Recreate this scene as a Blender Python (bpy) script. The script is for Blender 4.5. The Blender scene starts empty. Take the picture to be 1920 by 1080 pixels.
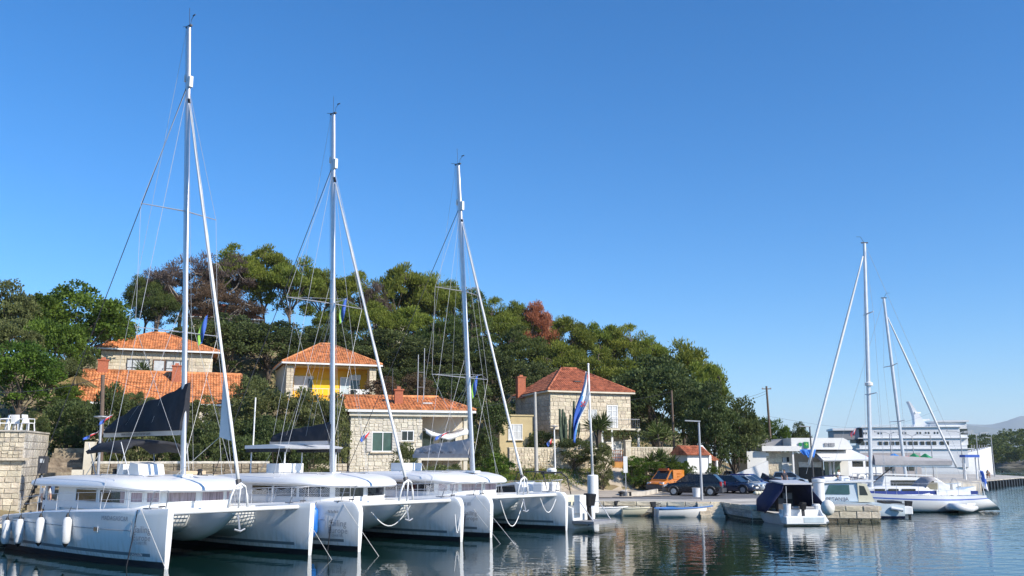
import bpy, bmesh, math, random
import numpy as np
from mathutils import Vector, Matrix
random.seed(7); RNG = np.random.default_rng(7)
R = math.radians
scene = bpy.context.scene
COL = scene.collection
# ------------------------------------------------------------ camera
CAM_H = 3.6; FPX = 1700.0; HORIZON = 862.0
PITCH = math.atan((HORIZON - 540) / FPX)
cam_d = bpy.data.cameras.new('camera'); cam_d.sensor_width = 36; cam_d.lens = 36 * FPX / 1920
cam_d.clip_start = 0.1; cam_d.clip_end = 40000
cam = bpy.data.objects.new('camera', cam_d); COL.objects.link(cam)
cam.location = (0, 0, CAM_H); cam.rotation_euler = (math.pi / 2 + PITCH, 0, 0)
scene.camera = cam
# ------------------------------------------------------------ sky and sun
SUN_EL = R(33); SUN_XY = Vector((0.82, -0.572)).normalized()
world = bpy.data.worlds.new('World'); scene.world = world; world.use_nodes = True
wn = world.node_tree.nodes; wl = world.node_tree.links
sky = wn.new('ShaderNodeTexSky'); sky.sky_type = 'NISHITA'; sky.sun_disc = False
sky.sun_elevation = SUN_EL; sky.sun_rotation = math.atan2(SUN_XY.x, SUN_XY.y)
sky.air_density = 1.0; sky.dust_density = 0.25; sky.ozone_density = 8.0; sky.altitude = 0
bg = wn['Background']; bg.inputs['Strength'].default_value = 0.15
hsn = wn.new('ShaderNodeHueSaturation'); hsn.inputs['Saturation'].default_value = 1.19
wl.new(sky.outputs['Color'], hsn.inputs['Color']); wl.new(hsn.outputs['Color'], bg.inputs['Color'])
sun_d = bpy.data.lights.new('sun', 'SUN'); sun_d.energy = 5.0; sun_d.angle = R(0.55); sun_d.color = (1.0, 0.92, 0.80)
sun = bpy.data.objects.new('sun', sun_d); COL.objects.link(sun)
sdir = Vector((SUN_XY.x * math.cos(SUN_EL), SUN_XY.y * math.cos(SUN_EL), math.sin(SUN_EL)))
sun.rotation_euler = sdir.to_track_quat('Z', 'Y').to_euler(); sun.location = (60, -60, 80)
vs = scene.view_settings
vs.view_transform = 'Standard'; vs.look = 'None'; vs.exposure = 0.32; vs.gamma = 1.0; vs.use_curve_mapping = False
scene.cycles.max_bounces = 6; scene.cycles.diffuse_bounces = 3; scene.cycles.glossy_bounces = 4
scene.cycles.transmission_bounces = 4; scene.cycles.volume_bounces = 1; scene.cycles.caustics_reflective = False
scene.cycles.caustics_refractive = False; scene.cycles.use_denoising = True
scene.cycles.sample_clamp_indirect = 6.0

# ------------------------------------------------------------ helpers
def ray(px, py):
    u = (px - 960) / FPX; v = (540 - py) / FPX
    return Vector((u, math.cos(PITCH) - v * math.sin(PITCH), math.sin(PITCH) + v * math.cos(PITCH)))
def at(px, py, Y):
    r = ray(px, py); t = Y / r.y
    return Vector((r.x * t, Y, CAM_H + r.z * t))
def atz(px, py, Z):
    r = ray(px, py); t = (Z - CAM_H) / r.z
    return Vector((r.x * t, r.y * t, Z))
def smooth(a, b, x):
    t = np.clip((x - a) / (b - a), 0, 1); return t * t * (3 - 2 * t)

MATS = {}
def mat(name, rgb=(.5, .5, .5), rough=.6, metal=0.0, var=0.12, scale=4.0, rand=0.0, bump=0.0, bscale=20.0,
        rgb2=None, spec=.5, coat=0.0, trans=0.0, detail=6.0, stretch=None, alpha=1.0, hue=0.0):
    if name in MATS: return MATS[name]
    m = bpy.data.materials.new(name); m.use_nodes = True; MATS[name] = m
    nt = m.node_tree; N = nt.nodes; L = nt.links; b = N['Principled BSDF']
    b.inputs['Roughness'].default_value = rough; b.inputs['Metallic'].default_value = metal
    b.inputs['Specular IOR Level'].default_value = spec; b.inputs['Coat Weight'].default_value = coat
    b.inputs['Alpha'].default_value = alpha
    tc = N.new('ShaderNodeTexCoord'); mp = N.new('ShaderNodeMapping'); L.new(tc.outputs['Object'], mp.inputs['Vector'])
    if stretch: mp.inputs['Scale'].default_value = stretch
    nz = N.new('ShaderNodeTexNoise'); nz.inputs['Scale'].default_value = scale; nz.inputs['Detail'].default_value = detail
    nz.inputs['Roughness'].default_value = .62
    L.new(mp.outputs['Vector'], nz.inputs['Vector'])
    cr = N.new('ShaderNodeValToRGB'); c1 = rgb; c2 = rgb2 or rgb
    lo = tuple(max(0, c * (1 - var)) for c in c1) + (1,); hi = tuple(min(1, c * (1 + var)) for c in c2) + (1,)
    cr.color_ramp.elements[0].color = lo; cr.color_ramp.elements[1].color = hi
    cr.color_ramp.elements[0].position = .3; cr.color_ramp.elements[1].position = .7
    L.new(nz.outputs['Fac'], cr.inputs['Fac']); out = cr.outputs['Color']
    if rand or hue:
        oi = N.new('ShaderNodeObjectInfo'); hs = N.new('ShaderNodeHueSaturation')
        mr = N.new('ShaderNodeMapRange'); mr.inputs['To Min'].default_value = 1 - rand; mr.inputs['To Max'].default_value = 1 + rand
        L.new(oi.outputs['Random'], mr.inputs['Value']); L.new(mr.outputs['Result'], hs.inputs['Value'])
        if hue:
            ml = N.new('ShaderNodeMath'); ml.operation = 'MULTIPLY'; ml.inputs[1].default_value = 7.31
            fr = N.new('ShaderNodeMath'); fr.operation = 'FRACT'; L.new(oi.outputs['Random'], ml.inputs[0]); L.new(ml.outputs[0], fr.inputs[0])
            m2 = N.new('ShaderNodeMapRange'); m2.inputs['To Min'].default_value = .5 - hue; m2.inputs['To Max'].default_value = .5 + hue
            L.new(fr.outputs[0], m2.inputs['Value']); L.new(m2.outputs['Result'], hs.inputs['Hue'])
        L.new(out, hs.inputs['Color']); out = hs.outputs['Color']
    L.new(out, b.inputs['Base Color'])
    if trans:
        tl = N.new('ShaderNodeBsdfTranslucent'); mx = N.new('ShaderNodeMixShader'); mx.inputs[0].default_value = trans
        L.new(out, tl.inputs['Color']); L.new(b.outputs[0], mx.inputs[1]); L.new(tl.outputs[0], mx.inputs[2])
        L.new(mx.outputs[0], N['Material Output'].inputs['Surface'])
    if bump:
        nb = N.new('ShaderNodeTexNoise'); nb.inputs['Scale'].default_value = bscale; nb.inputs['Detail'].default_value = 5
        L.new(mp.outputs['Vector'], nb.inputs['Vector'])
        bm = N.new('ShaderNodeBump'); bm.inputs['Strength'].default_value = bump; bm.inputs['Distance'].default_value = .05
        L.new(nb.outputs['Fac'], bm.inputs['Height']); L.new(bm.outputs['Normal'], b.inputs['Normal'])
    return m

class MB:
    """collects faces, builds ONE mesh object"""
    def __init__(s): s.v = []; s.f = []; s.m = []
    def add(s, vs, fs, m=0):
        o = len(s.v); s.v += [tuple(p) for p in vs]
        for f in fs: s.f.append(tuple(o + i for i in f)); s.m.append(m)
        return s
    def hexa(s, p, m=0):
        return s.add(p, [(3, 2, 1, 0), (4, 5, 6, 7), (0, 1, 5, 4), (1, 2, 6, 5), (2, 3, 7, 6), (3, 0, 4, 7)], m)
    def box(s, c, d, rz=0, m=0, taper=1.0):
        x, y, z = d[0] / 2, d[1] / 2, d[2] / 2; ca, sa = math.cos(rz), math.sin(rz); P = []
        for k, zz in ((1, -z), (taper, z)):
            for a, b in ((-x, -y), (x, -y), (x, y), (-x, y)):
                a *= k; b *= k; P.append((c[0] + a * ca - b * sa, c[1] + a * sa + b * ca, c[2] + zz))
        return s.hexa(P, m)
    def bar(s, a, b, w, h, m=0):
        """rectangular bar from a to b"""
        a = Vector(a); b = Vector(b); t = (b - a).normalized(); up = Vector((0, 0, 1))
        if abs(t.z) > .95: up = Vector((0, 1, 0))
        sd = t.cross(up).normalized(); up = sd.cross(t); P = []
        for q in (a, b):
            for i, j in ((-1, -1), (1, -1), (1, 1), (-1, 1)): P.append(q + sd * i * w / 2 + up * j * h / 2)
        return s.hexa(P, m)
    def tube(s, pts, r, n=6, m=0, cap=True, flat=1.0):
        pts = [Vector(p) for p in pts]; rr = r if isinstance(r, (list, tuple)) else [r] * len(pts); rings = []
        up0 = Vector((0, 0, 1))
        for i, p in enumerate(pts):
            t = (pts[min(i + 1, len(pts) - 1)] - pts[max(i - 1, 0)]).normalized()
            u = up0 if abs(t.z) < .95 else Vector((1, 0, 0))
            a = t.cross(u).normalized(); b = a.cross(t)
            rings.append([p + a * math.cos(2 * math.pi * k / n) * rr[i] + b * math.sin(2 * math.pi * k / n) * rr[i] * flat for k in range(n)])
        return s.loft(rings, m, True, cap)
    def loft(s, rings, m=0, closed=True, cap=True):
        n = len(rings[0]); o = len(s.v)
        for r in rings: s.v += [tuple(p) for p in r]
        for i in range(len(rings) - 1):
            for k in range(n if closed else n - 1):
                a = o + i * n + k; b = o + i * n + (k + 1) % n
                s.f.append((a, b, b + n, a + n)); s.m.append(m if isinstance(m, int) else m(i, k))
        if cap:
            mm = m if isinstance(m, int) else 0
            s.f.append(tuple(o + k for k in range(n))[::-1]); s.m.append(mm)
            e = o + (len(rings) - 1) * n; s.f.append(tuple(e + k for k in range(n))); s.m.append(mm)
        return s
    def prism(s, poly, z0, z1, m=0):
        n = len(poly); o = len(s.v)
        s.v += [(x, y, z0) for x, y in poly] + [(x, y, z1) for x, y in poly]
        s.f.append(tuple(o + i for i in range(n))[::-1]); s.f.append(tuple(o + n + i for i in range(n))); s.m += [m, m]
        for i in range(n): s.f.append((o + i, o + (i + 1) % n, o + n + (i + 1) % n, o + n + i)); s.m.append(m)
        return s
    def ext(s, poly, axis, c0, c1, m=0):
        """polygon in a plane, extruded along axis 'x' or 'y'"""
        def P(a, b, c): return (c, a, b) if axis == 'x' else (a, c, b)
        n = len(poly); o = len(s.v); s.v += [P(a, b, c0) for a, b in poly] + [P(a, b, c1) for a, b in poly]
        s.f.append(tuple(o + i for i in range(n))); s.f.append(tuple(o + n + i for i in range(n))[::-1]); s.m += [m, m]
        for i in range(n): s.f.append((o + i, o + n + i, o + n + (i + 1) % n, o + (i + 1) % n)); s.m.append(m)
        return s
    def lathe(s, prof, n=10, c=(0, 0, 0), m=0):
        rings = [[(c[0] + r * math.cos(2 * math.pi * k / n), c[1] + r * math.sin(2 * math.pi * k / n), c[2] + z) for k in range(n)] for r, z in prof]
        return s.loft(rings, m, True, True)
    def ball(s, c, r, n=8, m=0):
        if not isinstance(r, (tuple, list)): r = (r, r, r)
        rings = []
        for i in range(n // 2 + 1):
            a = -math.pi / 2 + math.pi * i / (n // 2); k = max(math.cos(a), .02)
            rings.append([(c[0] + r[0] * k * math.cos(2 * math.pi * j / n), c[1] + r[1] * k * math.sin(2 * math.pi * j / n), c[2] + r[2] * math.sin(a)) for j in range(n)])
        return s.loft(rings, m)
    def build(s, name, mats, parent=None, smooth=False, loc=None, rz=0, auto=None, bevel=0):
        me = bpy.data.meshes.new(name); me.from_pydata(s.v, [], s.f)
        for x in (mats if isinstance(mats, (list, tuple)) else [mats]): me.materials.append(x)
        if any(s.m): me.polygons.foreach_set('material_index', s.m)
        bm = bmesh.new(); bm.from_mesh(me); bmesh.ops.recalc_face_normals(bm, faces=bm.faces)
        if bevel: bmesh.ops.bevel(bm, geom=bm.edges[:], offset=bevel, segments=1, affect='EDGES', clamp_overlap=True)
        bm.to_mesh(me); bm.free()
        if smooth:
            me.polygons.foreach_set('use_smooth', [True] * len(me.polygons))
            if auto is not None: me.set_sharp_from_angle(angle=R(auto))
        me.update(); return link(name, me, parent, loc, rz)
def link(name, me, parent=None, loc=None, rz=0):
    o = bpy.data.objects.new(name, me); COL.objects.link(o)
    if parent: o.parent = parent
    if loc is not None: o.location = loc
    if rz: o.rotation_euler.z = rz
    return o
def tag(o, label, cat, group=None):
    o['label'] = label; o['category'] = cat
    if group: o['group'] = group
    return o
def thing(name, label, cat, loc=(0, 0, 0), rz=0, group=None):
    o = bpy.data.objects.new(name, None); COL.objects.link(o); o.empty_display_size = .2
    o.location = loc; o.rotation_euler = (0, 0, rz); return tag(o, label, cat, group)
def struct(o): o['kind'] = 'structure'; return o
def copy_tree(o, parent=None):
    c = o.copy(); COL.objects.link(c)
    if parent: c.parent = parent
    for ch in [k for k in bpy.data.objects if k.parent == o] if not o.get('_k') else []: copy_tree(ch, c)
    return c
def text_mesh(body, size):
    cu = bpy.data.curves.new('lettering', 'FONT'); cu.body = body; cu.size = size; cu.align_x = 'CENTER'; cu.align_y = 'CENTER'
    cu.resolution_u = 2
    o = bpy.data.objects.new('tmp', cu); COL.objects.link(o)
    me = bpy.data.meshes.new_from_object(o); bpy.data.objects.remove(o); bpy.data.curves.remove(cu); return me
def lettering(body, size, material, parent, loc, xdir, updir, name='lettering', squeeze=1.0):
    me = text_mesh(body, size); me.materials.clear(); me.materials.append(material)
    o = link(name, me, parent); x = Vector(xdir).normalized(); n = x.cross(Vector(updir)).normalized(); u = n.cross(x)
    o.matrix_local = Matrix((( x.x*squeeze, u.x, n.x, loc[0]), (x.y*squeeze, u.y, n.y, loc[1]), (x.z*squeeze, u.z, n.z, loc[2]), (0, 0, 0, 1)))
    return o

def marks(parent, loc, xdir, width, h, m, name='lettering'):
    """a line of small upright strokes where the photo's print cannot be read"""
    x = Vector(xdir).normalized(); nn = x.cross(Vector((0, 0, 1))); b = MB(); n = max(4, int(width / h * 1.6)); rd = random.Random(int(width * 1000)); L0 = Vector(loc)
    for i in range(n):
        k = h * rd.uniform(.55, 1); p = L0 + x * width * ((i + .5) / n - .5); b.bar(p + Vector((0, 0, -h / 2)), p + Vector((0, 0, k - h / 2)), width / n * .55, .008)
    return b.build(name, [m], parent)

# ------------------------------------------------------------ materials
GEL = mat('gelcoat_white', (.78, .79, .79), .22, var=.03, scale=1.5, coat=.3)
GELROOF = mat('gelcoat_roof', (.80, .80, .79), .35, var=.04, scale=2.0)
ANTI = mat('antifouling_navy', (.008, .011, .018), .5, var=.3)
STRIPE = mat('hull_stripe_grey', (.16, .19, .21), .35, var=.08)
ALU = mat('mast_aluminium', (.62, .62, .64), .38, metal=.55, var=.08, scale=2)
WIRE = mat('stainless_wire', (.50, .51, .53), .55, metal=.2, var=.1)
DWIRE = mat('dark_rope', (.02, .022, .03), .8, var=.2)
ROPE = mat('rope_cream', (.62, .6, .54), .85, var=.15)
GLASS = mat('tinted_window', (.015, .017, .02), .06, var=.3, scale=1.2, spec=.6)
CURT = mat('curtained_window', (.20, .15, .17), .1, rgb2=(.42, .33, .37), var=.2, scale=3, stretch=(8, 8, .4), spec=.6)
BLACK = mat('black_plastic', (.012, .012, .014), .5, var=.2)
DGREY = mat('dark_grey_plastic', (.06, .06, .065), .55, var=.15)
MGREY = mat('mid_grey', (.28, .28, .29), .6, var=.1)
CANV = mat('charcoal_canvas', (.022, .024, .032), .85, var=.22, scale=3, bump=.35, bscale=6)
CANVG = mat('grey_canvas', (.36, .35, .36), .85, var=.1, scale=3, bump=.3, bscale=6)
NAVY = mat('navy_canvas', (.016, .022, .075), .8, var=.25, scale=3, bump=.3, bscale=5)
WHITE = mat('white_paint', (.78, .78, .77), .45, var=.05)
CREAM = mat('cream_paint', (.70, .66, .50), .5, var=.06)
SAIL = mat('furled_sail', (.74, .74, .73), .75, var=.08, scale=6, stretch=(1, 1, .5))
NET = mat('trampoline_net', (.10, .10, .11), .9, var=.2)
BLUEP = mat('blue_paint', (.04, .16, .45), .4, var=.15)
FENDB = mat('blue_fender', (.02, .16, .55), .4, var=.15)
FENDW = mat('white_fender', (.68, .69, .70), .4, var=.08)
TEAK = mat('teak', (.32, .21, .12), .7, var=.25, scale=3, stretch=(1, 12, 1))
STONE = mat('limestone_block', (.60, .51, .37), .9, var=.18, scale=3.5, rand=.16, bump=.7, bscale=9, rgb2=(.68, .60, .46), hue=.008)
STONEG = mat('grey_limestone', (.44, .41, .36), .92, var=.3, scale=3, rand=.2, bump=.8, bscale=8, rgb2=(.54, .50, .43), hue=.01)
WEED = mat('weedy_stone', (.07, .065, .045), .85, var=.4, scale=5, rand=.25, bump=.9, bscale=10, rgb2=(.17, .15, .10), hue=.02)
STONED = mat('brown_shaded_stone', (.20, .16, .115), .92, var=.3, scale=3, rand=.25, bump=.8, bscale=8, rgb2=(.30, .25, .18), hue=.01)
STONEW = mat('white_limestone', (.68, .62, .50), .9, var=.14, scale=3.5, rand=.12, bump=.7, bscale=9, rgb2=(.76, .70, .58), hue=.008)
MORTAR = mat('mortar', (.50, .45, .36), .95, var=.15, scale=5, bump=.4)
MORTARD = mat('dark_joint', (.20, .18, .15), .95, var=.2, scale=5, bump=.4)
TILE = mat('terracotta_tile', (.43, .15, .052), .8, var=.5, scale=2.2, rgb2=(.60, .245, .095), bump=.3, bscale=30, detail=10)
TILED = mat('weathered_tile', (.32, .085, .04), .85, var=.5, scale=2.0, rgb2=(.44, .15, .075), bump=.3, bscale=30, detail=10)
BRICK = mat('chimney_brick', (.40, .13, .07), .9, var=.25, scale=8)
PLASTER = mat('pale_plaster', (.66, .60, .48), .9, var=.1, scale=1.2, bump=.2)
YELLOW = mat('yellow_plaster', (.72, .40, .03), .85, var=.08, scale=1.5)
OCHRE = mat('ochre_plaster', (.50, .40, .22), .9, var=.15, scale=1.0, bump=.2)
WALLW = mat('white_wall', (.76, .75, .72), .85, var=.06, scale=1.0, bump=.1)
GREYW = mat('grey_wall', (.30, .30, .31), .85, var=.08)
PANE = mat('window_pane', (.02, .026, .03), .05, var=.4, scale=1.0, spec=.6)
PANEG = mat('green_pane', (.05, .10, .085), .08, var=.3, scale=1.5, spec=.6)
PANEL_ = mat('pale_curtain_pane', (.55, .56, .56), .25, var=.15, scale=2)
WOOD = mat('brown_wood', (.16, .075, .035), .7, var=.25, scale=4, stretch=(1, 1, 6))
POLEW = mat('weathered_pole', (.14, .10, .075), .85, var=.3, scale=5, stretch=(4, 4, .5))
CONCP = mat('concrete_pole', (.42, .41, .38), .9, var=.15, scale=4)
GALV = mat('galvanised_steel', (.42, .43, .45), .5, metal=.5, var=.1)
CONC = mat('quay_concrete', (.42, .38, .33), .92, var=.28, scale=.7, bump=.4, bscale=14, rgb2=(.53, .49, .42), detail=12)
RAMP = mat('ramp_concrete', (.50, .42, .32), .95, var=.22, scale=.6, bump=.4, bscale=10, detail=12)
ASPH = mat('asphalt', (.17, .165, .165), .95, var=.2, scale=1.2, bump=.3, bscale=40, detail=12)
SOIL = mat('dry_soil', (.30, .20, .115), .95, var=.35, scale=.6, bump=.6, bscale=4, rgb2=(.22, .2, .1), detail=12)
ROCK = mat('pale_rock', (.40, .38, .34), .95, var=.3, scale=1.5, bump=.8, bscale=4)
RUST = mat('rusty_door', (.35, .13, .05), .8, var=.3, scale=6)
RUBBER = mat('tyre_rubber', (.018, .018, .019), .8, var=.2)
RIM = mat('alloy_rim', (.45, .46, .48), .35, metal=.7, var=.1)
REDL = mat('red_lens', (.45, .015, .02), .2, var=.1)
LENS = mat('clear_lens', (.65, .68, .70), .1, var=.1)
SKIN = mat('skin', (.50, .27, .18), .6, var=.08)
# ------------------------------------------------------------ terrain
HX, HYV = .763, -.646          # direction the catamarans' bows point; the quay faces this way
QX, QY = .646, .763            # along the quay
PADS = [(-18.5, 94, 7, 9.3), (-34, 92, 8, 11.0), (-29, 80, 8, 5.4), (-7, 71, 6, .6), (8.5, 98, 8, 3.2), (9.0, 88.8, 3.0, 2.75), (2.0, 90, 5, 3.0)]
def hgt(x, y):
    x = np.asarray(x, float); y = np.asarray(y, float)
    w = (x + 21.5) * -HX + (y - 39.9) * -HYV
    b = np.interp(w, [-100, 4.5, 6.5, 13, 30, 45, 62, 95, 150], [0, 0, .3, 2.3, 8.2, 13.2, 20.3, 18, 6])
    k = smooth(46, 18, x) * (.52 + .48 * smooth(-58, -34, x))
    z = .6 + b * k + (np.sin(x * .31 + y * .17) * np.cos(y * .23 - x * .11)) * .35 * smooth(9, 25, w)
    for cx, cy, r, h in PADS:
        d = np.hypot(x - cx, y - cy); t = smooth(r + (6 if r > 3 else 3.5), r, d); z = z * (1 - t) + h * t
    return z
def hz(x, y): return float(hgt(x, y))
xs = np.arange(-150, 150, 1.6); ys = np.arange(34, 262, 1.6)
X, Y = np.meshgrid(xs, ys); Z = hgt(X, Y)
wq = (X + 21.5) * -HX + (Y - 39.9) * -HYV
sea = (wq < 2.5) | (Y < 40)
farland = (Y > 66) & (X > -6) & (X < 19 + (Y - 70) * .25); Z = np.where(sea & ~farland, -2.5, Z)
Z = np.where(X > 30 + np.maximum(0, Y - 120) * .1, -2.5, Z)
nx, ny = len(xs), len(ys)
vv = np.stack([X.ravel(), Y.ravel(), Z.ravel()], 1)
ii = (np.arange(ny - 1)[:, None] * nx + np.arange(nx - 1)[None, :]).ravel()
me = bpy.data.meshes.new('hill'); me.from_pydata(vv.tolist(), [], np.stack([ii, ii + 1, ii + nx + 1, ii + nx], 1).tolist())
me.materials.append(SOIL); me.polygons.foreach_set('use_smooth', [True] * len(me.polygons))
struct(link('hill', me))
# ------------------------------------------------------------ water
wm = bpy.data.materials.new('harbour_water'); wm.use_nodes = True
N = wm.node_tree.nodes; L = wm.node_tree.links; b = N['Principled BSDF']
b.inputs['Base Color'].default_value = (.004, .022, .021, 1); b.inputs['Roughness'].default_value = .015; b.inputs['IOR'].default_value = 1.333
geo = N.new('ShaderNodeNewGeometry')
def nmap(scale, rot=0.0):
    mp = N.new('ShaderNodeMapping'); mp.inputs['Scale'].default_value = scale; mp.inputs['Rotation'].default_value = (0, 0, rot)
    L.new(geo.outputs['Position'], mp.inputs['Vector']); return mp
def noise(mp, sc, det, rough=.5):
    n = N.new('ShaderNodeTexNoise'); n.inputs['Scale'].default_value = sc; n.inputs['Detail'].default_value = det; n.inputs['Roughness'].default_value = rough
    L.new(mp.outputs['Vector'], n.inputs['Vector']); return n
n1 = noise(nmap((.55, 1.0, 1), .25), 1.3, 2.0); n2 = noise(nmap((.8, 1.0, 1), -.4), 4.2, 2.0); n3 = noise(nmap((.05, .05, .05)), 1.0, 2.0)
sx = N.new('ShaderNodeSeparateXYZ'); L.new(geo.outputs['Position'], sx.inputs[0])
mr = N.new('ShaderNodeMapRange'); mr.inputs['From Min'].default_value = -3; mr.inputs['From Max'].default_value = 20
mr.inputs['To Min'].default_value = .22; mr.inputs['To Max'].default_value = 1.0; L.new(sx.outputs['X'], mr.inputs['Value'])
mm = N.new('ShaderNodeMath'); mm.operation = 'MULTIPLY'; L.new(mr.outputs[0], mm.inputs[0])
mr3 = N.new('ShaderNodeMapRange'); mr3.inputs['From Min'].default_value = .3; mr3.inputs['From Max'].default_value = .7
mr3.inputs['To Min'].default_value = .55; mr3.inputs['To Max'].default_value = 1.3; L.new(n3.outputs['Fac'], mr3.inputs['Value']); L.new(mr3.outputs[0], mm.inputs[1])
ad = N.new('ShaderNodeMath'); ad.operation = 'MULTIPLY_ADD'; ad.inputs[1].default_value = .22; L.new(n2.outputs['Fac'], ad.inputs[0]); L.new(n1.outputs['Fac'], ad.inputs[2])
ml = N.new('ShaderNodeMath'); ml.operation = 'MULTIPLY'; L.new(ad.outputs[0], ml.inputs[0]); L.new(mm.outputs[0], ml.inputs[1])
bp = N.new('ShaderNodeBump'); bp.inputs['Strength'].default_value = 1.0; bp.inputs['Distance'].default_value = .036
L.new(ml.outputs[0], bp.inputs['Height']); L.new(bp.outputs['Normal'], b.inputs['Normal'])
w = MB(); w.add([(-14000, -300, 0), (14000, -300, 0), (14000, 14000, 0), (-14000, 14000, 0)], [(0, 1, 2, 3)])
struct(w.build('sea', wm))
# ------------------------------------------------------------ quay
QZ = .9
def qpt(t, w=0): return (-21.5 + t * QX - w * HX, 39.9 + t * QY - w * HYV)
q0 = qpt(-12); q1 = qpt(29.5)
QPOLY = [q0, q1, (13.6, 60.3), (14.2, 55.2), (21.5, 54.6), (21.8, 57.0), (15.8, 57.8), (18.0, 62), (20.8, 70), (28.8, 86), (40, 106), (60, 119), (84, 150), (90, 176), (74, 178), (60, 142), (36, 124), (20, 120), (2, 95), (-14, 74), (-34, 52), (-44, 44)]
qm = MB().prism(QPOLY, -2.0, QZ)
quay = struct(qm.build('quay', [CONC]))
# kerb stones and wall blocks
def block_mesh(name, m, bev=.06, jitter=.03, seed=0):
    rd = random.Random(seed); me = bpy.data.meshes.new(name); bm = bmesh.new(); bmesh.ops.create_cube(bm, size=1.0)
    fr = [v for v in bm.verts if v.co.y < 0]
    f = [f for f in bm.faces if f.normal.y < -.9]
    bmesh.ops.inset_region(bm, faces=f, thickness=bev, depth=0)
    for v in bm.verts:
        if abs(v.co.x) > .499 or abs(v.co.z) > .499:
            if v.co.y < 0: v.co.y += .28
        elif v.co.y < 0: v.co.y += rd.uniform(-.16, .16)
        v.co.x += rd.uniform(-jitter, jitter); v.co.z += rd.uniform(-jitter, jitter)
    bm.to_mesh(me); bm.free(); me.materials.append(m); return me
BLK = {}
def blocks(m):
    if m.name not in BLK: BLK[m.name] = [block_mesh('stone', m, seed=i) for i in range(5)]
    return BLK[m.name]
def split_rect(x0, z0, x1, z1, mw, mh, rd):
    w, h = x1 - x0, z1 - z0
    if w <= mw and h <= mh: return [(x0, z0, x1, z1)]
    if w / mw > h / mh: c = x0 + w * rd.uniform(.36, .64); return split_rect(x0, z0, c, z1, mw, mh, rd) + split_rect(c, z0, x1, z1, mw, mh, rd)
    c = z0 + h * rd.uniform(.36, .64); return split_rect(x0, z0, x1, c, mw, mh, rd) + split_rect(x0, c, x1, z1, mw, mh, rd)
def clip_open(rects, openings):
    for a0, b0, a1, b1 in openings:
        out = []
        for x0, z0, x1, z1 in rects:
            if x1 <= a0 or x0 >= a1 or z1 <= b0 or z0 >= b1: out.append((x0, z0, x1, z1)); continue
            if x0 < a0: out.append((x0, z0, a0, z1))
            if x1 > a1: out.append((a1, z0, x1, z1))
            c0, c1 = max(x0, a0), min(x1, a1)
            if z0 < b0: out.append((c0, z0, c1, b0))
            if z1 > b1: out.append((c0, b1, c1, z1))
        rects = [r for r in out if r[2] - r[0] > .08 and r[3] - r[1] > .07]
    return rects
def stone_wall(parent, O, U, Nn, Lw, Hh, sw, sh, m, openings=(), depth=.09, gap=.022, style='course', seed=1, name='stone', top=None):
    """stones laid on a face: O lower corner, U along, Nn outward; each stone its own object"""
    rd = random.Random(seed); rects = []
    if style == 'course':
        z = 0
        while z < Hh - .04:
            h = min(sh * rd.uniform(.8, 1.2), Hh - z)
            if Hh - z - h < sh * .4: h = Hh - z
            x = 0; first = True
            while x < Lw - .02:
                ww = sw * rd.uniform(.6, 1.4) * (.6 if first and rd.random() < .5 else 1); first = False
                if Lw - x - ww < sw * .4: ww = Lw - x
                rects.append((x, z, x + ww, z + h)); x += ww
            z += h
    else: rects = split_rect(0, 0, Lw, Hh, sw, sh, rd)
    if top: rects = [(a, b_, c, min(d, top((a + c) / 2))) for a, b_, c, d in rects if b_ < top((a + c) / 2) - .06]
    rects = clip_open(rects, openings); O = Vector(O); U = Vector(U).normalized(); Nn = Vector(Nn).normalized()
    ms = blocks(m)
    for x0, z0, x1, z1 in rects:
        o = bpy.data.objects.new(name, rd.choice(ms)); COL.objects.link(o); o.parent = parent
        c = O + U * (x0 + x1) / 2 + Vector((0, 0, (z0 + z1) / 2)); sx, sz = x1 - x0 - gap, z1 - z0 - gap
        d = depth * rd.uniform(.8, 1.25)
        o.matrix_local = Matrix(((U.x * sx, -Nn.x * d, 0, c.x), (U.y * sx, -Nn.y * d, 0, c.y), (0, 0, sz, c.z), (0, 0, 0, 1)))
def face_of(a, b):  # along direction and outward normal for quay edge a->b (water on the right hand side)
    a, b = Vector((*a, 0)), Vector((*b, 0)); u = (b - a).normalized(); return u, Vector((u.y, -u.x, 0)), (b - a).length
def quay_face(a, b, sw, sh, seed, m=STONEG, z0=-.25, cope=True):
    u, n, l = face_of(a, b)
    if cope:
        stone_wall(quay, (a[0], a[1], QZ - .26), u, n, l, .29, sw * 1.6, .3, STONE, depth=.2, gap=.015, seed=seed + 50, name='coping_stone')
    stone_wall(quay, (a[0], a[1], z0), u, n, l, .22 - z0, sw, sh, WEED, depth=.14, seed=seed + 20)
    stone_wall(quay, (a[0], a[1], .22), u, n, l, QZ - .26 - .22, sw, sh * .9, m, depth=.12, seed=seed)
quay_face(qpt(-6), qpt(8), .8, .35, 1)
quay_face(qpt(22), q1, .8, .35, 2)
quay_face(q1, (13.6, 60.3), .62, .3, 3)
quay_face((13.6, 60.3), (14.2, 55.2), .7, .3, 4)
quay_face((14.2, 55.2), (21.5, 54.6), .75, .34, 5, STONE)
quay_face((21.5, 54.6), (21.8, 57.0), .8, .35, 6)
quay_face((18.0, 62), (20.8, 70), 1.0, .4, 7); quay_face((20.8, 70), (28.8, 86), 1.2, .5, 8)
# stone steps down to the water where the quay meets the pier
for i in range(4):
    z1 = QZ - .08 - i * .22
    o = MB().box((0, 0, 0), (1.5, .36, .22), m=0).build('step', [STONE], quay, loc=(12.75 - .0 * i, 60.3 - .19 - i * .3, z1 - .11), rz=-.12)
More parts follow.
